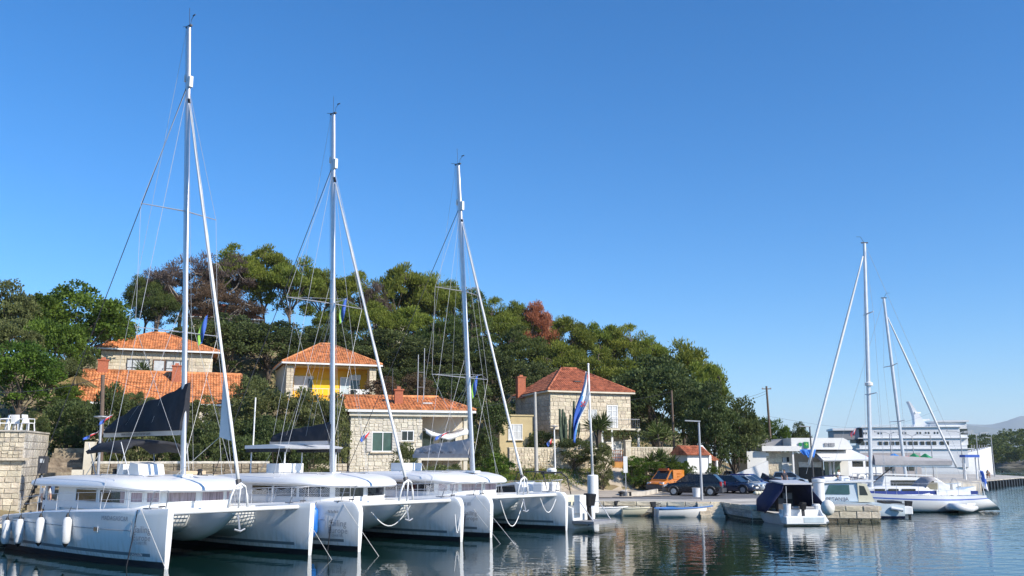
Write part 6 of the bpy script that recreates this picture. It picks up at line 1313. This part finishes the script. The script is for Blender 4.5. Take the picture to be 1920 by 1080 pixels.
# ------------------------------------------------------------ yachts
def yacht(label, loc, rz, L_, mx, zt, rake, zh, spr, boom, stripe, name='sailing_yacht', foot=None, cover=CANVG, dodger=True, beam=2.1):
    y = thing(name, label, 'yacht', loc, rz, 'sailing yachts at the pier'); rg = []
    for t in np.linspace(0, 1, 13):
        x = -L_ * t; w_ = beam * (math.sin(math.pi * min(.5, .06 + t * .62)) ** .9) * (1 - .28 * max(0, t - .6) / .4) if t > 0 else .05; s = 1.55 - .45 * math.sin(math.pi * t * .6)
        zb = -.3 + (.35 * max(0, t - .82) / .18); k = .85
        rg.append([(x + (.5 * (1 - c / 1.5) * (-1 if t < .05 else 0)), w_ * a, zb + (s - zb) * c) for a, c in ((.5, 0), (.82, .25), (.94, .5), (.985, .78), (.99, .84), (1, 1))] + [(x + (.5 * (1 - c / 1.5) * (-1 if t < .05 else 0)), -w_ * a, zb + (s - zb) * c) for a, c in ((1, 1), (.99, .84), (.985, .78), (.94, .5), (.82, .25), (.5, 0))])
    tr = [(q[0] - 1.35 * (1 - (q[2] - .05) / 1.1), q[1] * .8, q[2] * .9 + .06) for q in rg[-1]]; rg.append(tr)
    def hm(i, k): return 1 if k in (0, 10) and i < 10 else (2 if k in (3, 7) else 0)
    MB().loft(rg, hm).build('hull', [GEL, ANTI, stripe, GELROOF], y, smooth=True, auto=38)
    MB().loft([[(-L_ * a, w_ * c, z) for c, z in ((1, 1.15), (.96, z1 * .8 + .25), (.8, z1), (-.8, z1), (-.96, z1 * .8 + .25), (-1, 1.15))] for a, w_, z1 in ((.2, .4, 1.4), (.3, .9, 1.62), (.45, 1.15, 1.75), (.68, 1.2, 1.72), (.7, 1.2, 1.4))]).build('coachroof', [GELROOF], y, smooth=True, auto=40)
    for s in (-1, 1):
        for a, b_ in ((.36, .42), (.44, .5), (.52, .6)): MB().box((-L_ * (a + b_) / 2, s * 1.17, 1.5), (L_ * (b_ - a), .04, .16)).build('side_window', [GLASS], y)
        MB().tube([(-L_ * t, s * (beam * .97 * math.sin(math.pi * min(.5, .06 + t * .62)) ** .9 * (1 - .28 * max(0, t - .6) / .4)), 1.95) for t in np.linspace(.03, .98, 12)], .01, 4).build('lifeline', [WIRE], y)
        for t in np.linspace(.1, .95, 8): w_ = beam * .97 * math.sin(math.pi * min(.5, .06 + t * .62)) ** .9 * (1 - .28 * max(0, t - .6) / .4); MB().tube([(-L_ * t, s * w_, 1.2), (-L_ * t, s * w_, 1.95)], .014, 4).build('stanchion', [WIRE], y)
        MB().box((-L_ * .82, s * 1.1, 1.35), (L_ * .2, .35, .35)).build('cockpit_coaming', [GELROOF], y)
    if dodger:
        o = MB().loft([[(-L_ * .66 - .9 * t, 1.15 * a, 1.65 + .75 * math.sin(min(1, t * 1.6) * 1.57) * (1 - .35 * abs(a) ** 3)) for a in (-1, -.8, -.4, 0, .4, .8, 1)] for t in (0, .3, .6, 1)], closed=False, cap=False).build('dodger', [CANVG], y, smooth=True); o.modifiers.new('t', 'SOLIDIFY').thickness = .03
        MB().box((-L_ * .74, 0, 1.75), (.05, 2.0, .5)).build('dodger_window', [CREAM], y)
        w = MB()
        ring = [(-L_ * .88, .55 * math.cos(a), 1.75 + .55 * math.sin(a)) for a in np.linspace(0, 6.28, 15)]; w.tube(ring, .025, 5).build('steering_wheel', [WIRE], y); MB().box((-L_ * .87, 0, 1.5), (.25, .4, .8)).build('binnacle', [WHITE], y)
        MB().tube([(-L_ * .97, -1.2, 1.15), (-L_ * .98, -1.2, 2.0), (-L_ * 1.0, 0, 2.0), (-L_ * .98, 1.2, 2.0), (-L_ * .97, 1.2, 1.15)], .02, 5).build('pushpit', [WIRE], y)
    def mp(z, dx=0, dy=0): return (-mx - rake * (z - 2) / (zt - 2) + dx, dy, z)
    mast = MB().loft([[(mp(z)[0] + .16 * k * math.cos(a), .1 * k * math.sin(a), z) for a in np.linspace(0, 6.28, 11)[:-1]] for z, k in ((1.6, 1), (zt * .6, 1), (zt, .75))]).build('mast', [ALU], y, smooth=True, auto=60)
    MB().box(mp(zt + .04), (.5, .1, .08)).tube([mp(zt), mp(zt + .5, .3), mp(zt + .5, .6)], .015, 4).build('masthead_gear', [DGREY], mast)
    for i, (z, l) in enumerate(spr):
        for s in (-1, 1): MB().tube([mp(z), mp(z + .05, -.15, s * l)], [.05, .03], 6).build('spreader', [ALU], mast); stay(mast, mp(zt - .2), mp(z, -.15, s * l), .01, WIRE) if i == 0 else None
    for s in (-1, 1): 
        for z, l in spr: stay(mast, mp(z + .05, -.15, s * l), (-mx - .3, s * 1.75, 1.2), .01, WIRE)
    ft = foot or (-.35, 0, 1.75); hd = mp(zh); stay(mast, hd, ft, .012, WIRE, 'forestay'); a, b_ = Vector(hd), Vector(ft)
    gp = [a.lerp(b_, t) for t in np.linspace(.03, .96, 16)]; MB().tube(gp, [.05 + .05 * min(1, i / 5) for i in range(16)], 7).build('furled_headsail', [SAIL], y, smooth=True)
    stay(mast, mp(zt), (-L_ * 1.0, 0, 1.3), .012, WIRE, 'backstay')
    if boom:
        zb, bl = boom; rgb_ = [[(-mx - .3 - bl * t, w_, zb + h) for w_, h in ((-.2, -.12), (-.24, .2), (-.05, hh), (.05, hh), (.24, .2), (.2, -.12))] for t, hh in ((0, .62), (.3, .55), (.7, .42), (1, .28))]
        MB().loft(rgb_).build('sail_cover', [cover], y, smooth=True, auto=40); MB().bar((-mx - .2, 0, zb - .16), (-mx - bl - .5, 0, zb - .16), .16, .14).build('boom', [ALU], y); MB().tube([(-mx, 0, 1.9), (-mx - bl * .3, 0, zb - .2)], .05, 6).build('boom_vang', [BLACK], y)
    return y
mtop = at(1618, 458, 67).z
ax0 = at(1513, 890, 66.6).x; axm = at(1633, 885, 66.6).x - ax0
yA = yacht('large white sailing yacht with blue side stripe and grey boom cover', (ax0, 66.6, 0), R(181), at(1858, 930, 66.6).x - ax0 - 1.0, axm, mtop, at(1618, 458, 67).x - ax0 - axm, mtop - .5, [(at(1625, 590, 67).z, .9), (at(1629, 740, 67).z, 1.1)], (at(1700, 869, 67).z, 5.6), FB, foot=(.05, 0, 2.6))
MB().lathe([(.05, 0), (.28, .05), (.28, .25), (.1, .35)], 12, (-axm - .35, .0, at(1640, 725, 67).z)).build('radar_dome', [WHITE], yA)
for s_ in (-1, 1): MB().box((-7.4, s_ * 1.16, 1.32), (8.6, .05, .24)).build('blue_band', [mat('navy_band', (.02, .04, .2), .4)], yA)
fl = thing('stern_ensign', 'white and blue ensign on a staff at the yacht stern', 'flag', tuple(at(1838, 928, 66.6))); MB().tube([(.4, 0, -.4), (0, 0, 1.9)], .022, 5).build('staff', [WHITE], fl)
rows = [[(.02 + s * .55 * (1 - .4 * t) - .05 + .35 * t, .1 * math.sin(s * 6 + t * 3), 1.8 - t * 1.35 - .2 * s) for s in np.linspace(0, 1, 7)] for t in np.linspace(0, 1, 9)]
MB().loft(rows, lambda i, k: 1 if (2 <= k <= 3 or 3 <= i <= 4) else 0, False, False).build('cloth', [FW, FB], fl, smooth=True).modifiers.new('t', 'SOLIDIFY').thickness = .01
p2 = at(1700, 880, 84); z2 = at(1660, 558, 84).z
yB = yacht('second sailing yacht behind the blue striped one, bow to the open water', (at(1803, 880, 84).x, 84, 0), R(-4), 12.0, at(1803, 880, 84).x - p2.x, z2, p2.x - at(1660, 558, 84).x, at(1667, 585, 84).z, [(at(1672, 685, 84).z, 1.9), (at(1690, 790, 84).z, 1.9)], None, STRIPE, foot=(-.2, 0, 2.3), dodger=False)
# motor yacht at the pier
my = thing('motor_yacht', 'white motor yacht moored behind the two sailing yachts', 'boat', (at(1830, 880, 78).x, 78, 0), R(2)); my.scale = (1, 1, .8)
MB().loft([[(x, a * w_, c) for a, c in ((-.8, -.2), (-1, z * .6), (-1, z), (1, z), (1, z * .6), (.8, -.2))] for x, w_, z in ((-10, 1.7, 1.2), (-5, 1.9, 1.3), (-2, 1.5, 1.5), (-.3, .2, 1.75))]).build('hull', [GEL], my, smooth=True, auto=40)
MB().loft([[(x, y, z) for x, z in ((-9, 1.2), (-2.6, 1.4), (-4.2, 2.7), (-8.6, 2.9))] for y in (-1.4, 1.4)]).build('cabin', [GELROOF], my, bevel=.1); MB().box((-6.2, -1.42, 2.15), (3.6, .04, .55)).build('side_window', [GLASS], my); MB().loft([[(x, y, z) for x, z in ((-8.8, 3.0), (-4.5, 2.85), (-4.6, 2.95), (-8.8, 3.12))] for y in (-1.5, 1.5)]).build('fly_deck', [GELROOF], my)
[MB().tube([(-8, s, 3.1), (-8, s, 4.3), (-5.4, s, 4.4)], .04, 5).build('bimini_frame', [WIRE], my) for s in (-1.3, 1.3)]; MB().box((-6.8, 0, 4.42), (3.0, 2.8, .08)).build('bimini', [BLACK], my)
# inflatable
rib = thing('inflatable_dinghy', 'white inflatable dinghy tied to the stern of the blue striped yacht', 'dinghy', tuple(atz(1803, 961, 0)), R(222)); rib.scale = (.8, .95, 1.05)
MB().tube([(-1.5, .6, .28), (0, .66, .28), (.9, .55, .33), (1.4, .25, .4), (1.5, 0, .42), (1.4, -.25, .4), (.9, -.55, .33), (0, -.66, .28), (-1.5, -.6, .28)], [.12, .25, .25, .24, .23, .24, .25, .25, .12], 10).build('tube', [FENDW], rib, smooth=True); MB().box((-.1, 0, .2), (2.4, 1.0, .1)).build('floor', [MGREY], rib); MB().box((-1.2, 0, .35), (.08, 1.0, .4)).build('transom', [DGREY], rib); MB().box((0, 0, .42), (.25, 1.1, .05)).build('thwart', [WHITE], rib)
MB().box((-.35, .6, .55), (1.7, .05, .12)).build('oar', [WHITE], rib)
cvb = thing('covered_speedboat', 'boat under a blue sunshade beyond the cabin boat', 'boat', (at(1585, 900, 74).x, 76, 0), R(170)); MB().loft([[(x, a * w_, c) for a, c in ((-.8, -.1), (-1, .9), (1, .9), (.8, -.1))] for x, w_ in ((-3, 1.1), (0, 1.2), (2.5, .7), (3.2, .05))]).build('hull', [GEL], cvb, smooth=True, auto=40); MB().loft([[(x, y, 2.4 - .15 * abs(x)) for x in (-1.8, 0, 1.8)] for y in (-1.2, 0, 1.2)], closed=False, cap=False).build('sunshade', [NAVY], cvb).modifiers.new('t', 'SOLIDIFY').thickness = .05
for x in (-1.6, 1.6):
    for yy in (-1.1, 1.1): MB().tube([(x, yy, .8), (x, yy, 2.15)], .03, 5).build('shade_pole', [WIRE], cvb)
# ------------------------------------------------------------ quay furniture
def bollard(label, px, py, z=QZ, s=1.0): 
    b = MB().lathe([(.16 * s, 0), (.12 * s, .1), (.11 * s, .25), (.2 * s, .32), (.2 * s, .38), (.05, .42)], 10); return tag(b.build('bollard', [BLACK], None, smooth=True, auto=40, loc=tuple(atz(px, py, z))), label, 'bollard', 'mooring bollards')
bollard('black mooring bollard at the slipway corner', 1165, 932, s=1.2); bollard('black bollard on the far pier beside the lamps', 1852, 887, s=1.6); bollard('black bollard further along the far pier', 1880, 886, s=1.6)
bk1 = tag(MB().lathe([(.26, 0), (.31, .62), (.33, .66), (.28, .66)], 14).build('bucket', [WHITE], None, smooth=True, auto=40, loc=tuple(atz(1306, 932, QZ))), 'white bucket standing beside the quay lamp', 'bucket')
tag(MB().ball((0, 0, .18), (.3, .3, .22), 10).build('float', [CREAM], None, smooth=True, loc=tuple(atz(1327, 929, QZ))), 'cream float lying beside the quay lamp', 'float')
fl_ = MB()
for k in range(4): tag(MB().ball((0, 0, .14), (.22, .24, .17), 10).build('net_float', [CREAM], None, smooth=True, loc=tuple(atz(1418 + k * 5, 928, QZ))), ('first', 'second', 'third', 'last')[k] + ' of four cream net floats lying in a row on the quay', 'float', 'net floats')
# paving stones of the quay edge seen at the pier end
# fenders on the far pier
a_, b_ = Vector((60, 119, 0)), Vector((84, 150, 0)); u_ = (b_ - a_).normalized(); n_ = Vector((u_.y, -u_.x, 0))
pf = thing('pier_fender_row', 'row of black rubber piles along the far pier', 'fender', tuple(a_))
for k in range(14): q = u_ * (1.5 + k * 2.1) + n_ * .3; MB().box((q.x, q.y, .15), (.8, .8, 1.3), rz=.9).build('rubber_pile', [BLACK], pf)
pc = thing('waiting_shelter', 'small shelter with blue roof on the far pier', 'shelter', (at(1820, 880, 128).x, 128, QZ)); MB().box((0, 0, 3.2), (2.0, 1.6, .35)).build('roof', [FB], pc)
for x in (-.8, .8): MB().tube([(x, 0, 0), (x, 0, 3)], .12, 6).build('post', [WHITE], pc)
for i, (px, Y) in enumerate(((1716, 116), (1737, 120))):
    tn = thing('market_stall', ('nearer' if i == 0 else 'farther') + ' green peaked stall tent behind the yachts', 'stall', (at(px, 880, Y).x, Y, QZ)); MB().lathe([(2.0, 2.2), (1.0, 2.9), (.06, 3.5)], 4).build('canopy', [mat('tent_green', (.02, .25, .10), .7, var=.1)], tn)
    for x in (-1.3, 1.3): MB().tube([(x, 0, 0), (x, 0, 2.3)], .05, 5).build('pole', [WHITE], tn)
us = thing('blue_parasol', 'bright blue parasol beside the notice boards', 'parasol', (at(1678, 880, 112).x, 112, QZ)); MB().lathe([(2.2, 2.35), (1.0, 3.0), (.05, 3.45)], 8).build('canopy', [mat('parasol_blue', (.02, .22, .62), .6)], us); MB().tube([(0, 0, 0), (0, 0, 3.3)], .05, 6).build('pole', [WHITE], us)
nb = thing('direction_board', 'grey direction board standing behind the boom', 'sign', (at(1655, 880, 108).x, 108, QZ)); MB().box((0, 0, 2.5), (1.9, .1, 1.2)).build('panel', [MGREY], nb); marks(nb, (-.2, -.07, 2.8), (1, 0, 0), 1.3, .2, BLACK); marks(nb, (-.1, -.07, 2.25), (1, 0, 0), 1.2, .2, BLACK)
for x in (-.8, .8): MB().tube([(x, 0, 0), (x, 0, 2.4)], .05, 5).build('post', [GALV], nb)
wt = thing('harbour_office', 'long grey terminal building with red band beyond the market', 'building', (at(1640, 880, 150).x, 150, QZ)); MB().box((0, 0, 1.9), (13, 5, 3.8)).build('wall', [mat('terminal_grey', (.36, .34, .34), .85, var=.1)], wt); MB().box((0, -2.53, 3.1), (13.1, .1, .35)).build('red_band', [FR], wt)
for k in range(4): MB().box((-4.5 + k * 3, -2.53, 1.6), (1.6, .06, 1.2)).build('window', [PANE], wt)
# cafe chairs on the pier
for k in range(12):
    p = atz(1652 + k * 7 + (k % 3) * 2, 905 + (k % 2) * 4, QZ); chair('white cafe chair on the pier terrace behind the yachts', (p.x, p.y + 10, QZ), k * 1.3, 'cafe chairs on the pier')
# ------------------------------------------------------------ people
def person(label, loc, rz, J, top, bottom, hairc=(.05, .035, .025), sc=1.0, sleeves=True, bare_arm=True):
    """J: joint positions; grown as one skinned body"""
    t = thing('person', label, 'person', loc, rz); t.scale = (sc, sc, sc)
    names = ['pelvis', 'chest', 'neck', 'head', 'crownp', 'shL', 'elL', 'haL', 'shR', 'elR', 'haR', 'hipL', 'knL', 'anL', 'toL', 'hipR', 'knR', 'anR', 'toR']
    rad = dict(pelvis=.15, chest=.165, neck=.06, head=.095, crownp=.085, shL=.075, elL=.048, haL=.04, hipL=.105, knL=.07, anL=.045, toL=.04); rad.update({k[:-1] + 'R': v for k, v in list(rad.items()) if k.endswith('L')})
    E_ = [('pelvis', 'chest'), ('chest', 'neck'), ('neck', 'head'), ('head', 'crownp'), ('chest', 'shL'), ('shL', 'elL'), ('elL', 'haL'), ('chest', 'shR'), ('shR', 'elR'), ('elR', 'haR'), ('pelvis', 'hipL'), ('hipL', 'knL'), ('knL', 'anL'), ('anL', 'toL'), ('pelvis', 'hipR'), ('hipR', 'knR'), ('knR', 'anR'), ('anR', 'toR')]
    me = bpy.data.meshes.new('body'); me.from_pydata([J[n] for n in names], [(names.index(a), names.index(b)) for a, b in E_], []); o = link('body', me, t)
    sk = o.modifiers.new('skin', 'SKIN'); 
    for i, n in enumerate(names): r = rad[n]; me.skin_vertices[0].data[i].radius = (r, r * (.75 if n in ('pelvis', 'chest') else 1))
    me.skin_vertices[0].data[0].use_root = True; o.modifiers.new('sub', 'SUBSURF').levels = 2; o.modifiers['sub'].render_levels = 2
    dg = bpy.context.evaluated_depsgraph_get(); m2 = bpy.data.meshes.new_from_object(o.evaluated_get(dg)); o.modifiers.clear(); o.data = m2
    m2.materials.clear()
    for m in (SKIN, top, bottom, BLACK): m2.materials.append(m)
    V = {n: Vector(J[n]) for n in names}
    def near(p, a, b): d = V[b] - V[a]; k = max(0, min(1, (p - V[a]).dot(d) / d.length_squared)); return (p - V[a] - d * k).length / max(rad[a], rad[b]), k
    for f in m2.polygons:
        e, (d, k) = min(((e, near(f.center, *e)) for e in E_), key=lambda q: q[1][0]); i = 0
        if e[0] in ('pelvis', 'chest') and e[1] != 'neck': i = 1 if not (e[0] == 'pelvis' and k < .25) else 2
        if e == ('chest', 'neck'): i = 1 if k < .7 else 0
        if e[0].startswith('sh') : i = 1 if k < .6 else 0
        if e[0].startswith('hip'): i = 2
        if e[0].startswith('kn'): i = 2 if k < .1 else 0
        if e[0].startswith('an'): i = 3
        f.material_index = i; f.use_smooth = True
    h = V['crownp']; MB().ball((h.x, h.y, h.z + .01), (.10, .105, .085), 10).build('hair', [mat('hair_%d' % int(hairc[0] * 1000), hairc, .8, var=.2)], t, smooth=True); hd = V['head']
    fw = (V['toL'] - V['anL']); fw.z = 0; fw = fw.normalized() if fw.length > .01 else Vector((0, -1, 0))
    MB().ball(hd + fw * .095 + Vector((0, 0, .02)), (.018, .018, .025), 6).build('nose', [SKIN], t)
    for s in ('L', 'R'):      # fingers
        a, b = V['el' + s], V['ha' + s]; d = (b - a).normalized(); sd = d.cross(fw).normalized(); sd = sd if sd.length > .1 else Vector((1, 0, 0)); g = MB()
        for k in range(4): q = b + sd * (k - 1.5) * .02 + d * .03; g.tube([q, q + d * (.05 + .01 * (k in (1, 2))), q + d * .08 + fw * .02], [.011, .01, .008], 5)
        g.tube([b + sd * .035, b + sd * .06 + d * .04], [.012, .009], 5); g.build('fingers', [SKIN], t, smooth=True)
    return t
STAND = dict(pelvis=(0, 0, .95), chest=(0, -.02, 1.32), neck=(0, -.02, 1.5), head=(0, -.03, 1.62), crownp=(0, -.02, 1.70), shL=(.19, 0, 1.42), elL=(.25, .02, 1.14), haL=(.25, -.12, .92), shR=(-.19, 0, 1.42), elR=(-.25, .02, 1.14), haR=(-.24, -.12, .92), hipL=(.1, 0, .88), knL=(.11, -.03, .5), anL=(.11, .02, .08), toL=(.11, -.14, .04), hipR=(-.1, 0, .88), knR=(-.11, -.03, .5), anR=(-.11, .02, .08), toR=(-.11, -.14, .04))
BEND = dict(STAND, chest=(0, -.16, 1.28), neck=(0, -.29, 1.42), head=(0, -.38, 1.48), crownp=(0, -.42, 1.55), shL=(.19, -.18, 1.36), elL=(.23, -.22, 1.08), haL=(.22, -.3, .84), shR=(-.19, -.18, 1.36), elR=(-.23, -.22, 1.08), haR=(-.22, -.3, .84))
CROUCH = dict(pelvis=(0, .1, .38), chest=(0, -.18, .66), neck=(0, -.33, .78), head=(0, -.42, .84), crownp=(0, -.45, .92), shL=(.19, -.22, .74), elL=(.25, -.4, .55), haL=(.15, -.55, .42), shR=(-.19, -.22, .74), elR=(-.25, -.4, .55), haR=(-.15, -.55, .42), hipL=(.1, .05, .36), knL=(.16, -.34, .5), anL=(.13, -.12, .08), toL=(.14, -.3, .04), hipR=(-.1, .05, .36), knR=(-.16, -.34, .5), anR=(-.13, -.12, .08), toR=(-.14, -.3, .04))
SHIRT = mat('pale_shirt', (.66, .62, .56), .85, var=.06); SHORTS = mat('dark_shorts', (.04, .04, .045), .85); DSH = mat('dark_shirt', (.05, .05, .07), .85)
p = at(80, 930, 42.6); person('man in pale shirt and dark shorts leaning forward on the quay by the stairs', (p.x, 42.6, QZ), R(65), BEND, SHIRT, SHORTS, (.25, .16, .1))
p = at(1853, 880, 138); person('man in pale shirt crouching on the far pier', (p.x, 138, QZ), R(-40), CROUCH, SHIRT, SHORTS, sc=1.6 * .75)
p = at(1471, 900, 88); person('dark haired person standing between the cars before the market', (p.x, 88, QZ), 0, STAND, DSH, SHORTS)
p = at(1430, 905, 80); person('person in white top among the parked cars', (at(1573, 900, 92).x, 92, QZ), .6, STAND, WHITE, SHORTS)
# ------------------------------------------------------------ ferry
YF = 300.0; fu = YF / FPX
fe = thing('car_ferry', 'large white car ferry with two rows of windows docked beyond the pier', 'ferry', (at(1560, 882, YF).x, YF, 0), R(-10)); FWm = mat('ferry_white', (.80, .80, .80), .5, var=.05)
def fz(py): return (862 - py) * fu + CAM_H
LF = 272 * fu
def fx(px): return (px - 1560) * fu
MB().loft([[(x, y, z) for y, z in ((-w_, 0), (-w_ * 1.05, z1), (w_ * 1.05, z1), (w_, 0))] for x, w_, z1 in ((fx(1562), 6, 4), (fx(1600), 6.5, 4.5), (fx(1760), 6.5, 5), (fx(1805), 5.5, 6.5), (fx(1832), 2, 7.6))]).build('hull', [FWm], fe, smooth=True, auto=30)
def fbox(nm, x0, x1, y0, y1, w_, m=FWm, par=None): return MB().box(((fx(x0) + fx(x1)) / 2, 0, (fz(y0) + fz(y1)) / 2), (fx(x1) - fx(x0), w_ * 2, abs(fz(y0) - fz(y1)))).build(nm, [m], par or fe)
fbox('main_deck_house', 1604, 1785, 836, 875, 6.7); fbox('upper_deck_house', 1612, 1775, 805, 836, 6.6); br = fbox('bridge', 1740, 1788, 796, 836, 6.0); fbox('bridge_windows', 1755, 1789, 808, 818, 6.05, PANE, br); fbox('bridge_roof', 1738, 1792, 793, 796, 6.6, FWm, br)
fbox('stern_gantry', 1562, 1606, 808, 826, 5.5, MGREY); fbox('stern_frame', 1560, 1600, 806, 810, 6.2, FWm); fbox('stern_black_block', 1600, 1612, 806, 832, 5.0, BLACK)  # plain black block between the stern frame and the deck house
fm_ = MB().loft([[(fx(x), y, fz(z)) for x, y in ((x0, -1.6), (x1, -1.6), (x1, 1.6), (x0, 1.6))] for x0, x1, z in ((1704, 1733, 806), (1708, 1727, 798), (1708, 1719, 785), (1704, 1709, 768), (1700, 1702, 757))]).build('funnel_mast', [FWm], fe, smooth=True, auto=50); MB().bar((fx(1708), -2.5, fz(778)), (fx(1724), 2.5, fz(777)), .4, .4).bar((fx(1715), 0, fz(792)), (fx(1736), 0, fz(790)), .5, .5).build('radar_bars', [WHITE], fm_)
for yy, x0, x1, w_ in ((804.5, 1608, 1778, 7.1), (824, 1602, 1788, 7.0), (843, 1598, 1795, 7.1)): fbox('deck_edge', x0, x1, yy - .8, yy + .6, w_)
fr_ = MB()
for px in range(1612, 1740, 5): fr_.tube([(fx(px), -6.5, fz(805)), (fx(px), -6.5, fz(801))], .07, 4)
fr_.tube([(fx(1612), -6.5, fz(801)), (fx(1740), -6.5, fz(801))], .08, 4).build('deck_rail', [WHITE], fe)
for px in [1613, 1617, 1638, 1643, 1679, 1684, 1704, 1709, 1718, 1723, 1733, 1738]: MB().box((fx(px), -6.63, fz(815)), (2.4 * fu, .1, 3.4 * fu)).build('window', [PANE], fe)
for px in [1610, 1619, 1640, 1650, 1660, 1669, 1680, 1691, 1700, 1711, 1721, 1731, 1744, 1752]: MB().box((fx(px), -6.73, fz(833)), (6.2 * fu, .1, 6.2 * fu)).build('window', [PANE], fe)
for px in range(1795, 1830, 5): MB().bar((fx(px), -5.2 + (px - 1795) * .09, fz(836)), (fx(px) - .3, -5.0 + (px - 1795) * .09, fz(856)), .25, .25).build('bow_rib', [MGREY], fe)
flag('red and white flag at the ferry stern', at(1606, 803, 290), 1.5, 2.6, [FR, FW, FR], (1, 0, 0), 2.0)
# ------------------------------------------------------------ far island, mountains
YI = 430.0
nI = 60; xi = np.linspace(at(1790, 862, YI).x, at(2250, 862, YI).x, nI); rows = []
for j in range(16):
    yy = YI + j * 14; rows.append([(x + j * 2, yy, -1 + 3.4 * math.sin(math.pi * j / 15) ** .6 * min(1, i / 7) ** .8 + .8 * math.sin(i * .9 + j)) for i, x in enumerate(xi)])
struct(MB().loft(rows, closed=False, cap=False).build('headland', [mat('dark_shore', (.16, .15, .12), .95, var=.35, scale=.3)], None, smooth=True))
C = []; R_ = []; rI = np.random.default_rng(3)
tops = [(1815, 853), (1835, 838), (1860, 828), (1885, 812), (1900, 806), (1915, 810), (1940, 800), (1990, 800), (2100, 795)]
for k in range(520):
    px = rI.uniform(1810, 2150); yy = YI + rI.uniform(4, 150); zt_ = 3.6 + (862 - np.interp(px, [t[0] for t in tops], [t[1] for t in tops])) * YI / FPX; x = at(px, 862, YI).x + (yy - YI) * .3
    z = zt_ * rI.uniform(.12, .92) ; s = rI.uniform(2.0, 4.2); C.append((x, yy, z)); R_.append((s, s, s * .55))
c_, d_, t_ = clump_leaves(C, R_, 90, .4, .4); o = link('headland_wood', leaves('headland_wood', c_, d_, 1.1, .65, t_, L_PINED)); tag(o, 'dense pine wood covering the distant headland', 'wood'); o['kind'] = 'stuff'
def ridge(name, Y, prof, depth, m):
    xs_ = np.linspace(prof[0][0], prof[-1][0], 90); rI = np.random.default_rng(int(Y)); rows = []
    hh = np.interp(xs_, [p[0] for p in prof], [p[1] for p in prof]); nz_ = np.convolve(rI.normal(size=100), np.ones(6) / 6, 'same')[:90] * 2.2
    for j in range(9):
        f = [0, .28, .55, .8, 1, .85, .6, .3, 0][j]; rows.append([((px - 960) / FPX * Y * (1 + (j - 4) * depth / Y * .3), Y + (j - 4) * depth / 4, max(-5, CAM_H + ((862 - h) + n_) * Y / FPX * f + rI.normal() * Y * .0006 * (j not in (0, 4, 8)))) for px, h, n_ in zip(xs_, hh, nz_)])
    return struct(MB().loft(rows, closed=False, cap=False).build(name, [m], None, smooth=True))
MTN = mat('mountain_scrub', (.13, .15, .13), .95, var=.3, scale=.002)
ridge('mountains', 10500, [(1500, 858), (1600, 835), (1680, 815), (1755, 801), (1800, 797), (1850, 798), (1880, 791), (1905, 783), (1960, 782), (2100, 778), (2400, 800), (2700, 850)], 1800, MTN)
ridge('near_mountains', 7800, [(1480, 861), (1580, 846), (1700, 818), (1770, 803), (1810, 799), (1850, 803), (1900, 813), (1980, 826), (2100, 845)], 1200, MTN)
# ------------------------------------------------------------ air
hv = bpy.data.materials.new('sea_haze'); hv.use_nodes = True; nt = hv.node_tree; nt.nodes.remove(nt.nodes['Principled BSDF'])
pv = nt.nodes.new('ShaderNodeVolumePrincipled'); pv.inputs['Color'].default_value = (.80, .90, 1.0, 1); pv.inputs['Density'].default_value = 7e-5; pv.inputs['Anisotropy'].default_value = 0
nt.links.new(pv.outputs[0], nt.nodes['Material Output'].inputs['Volume'])
hb = MB().box((0, 7000, 298), (30000, 15000, 604)).build('haze', [hv], None); hb['kind'] = 'stuff'; tag(hb, 'thin blue sea haze over the whole harbour', 'haze')
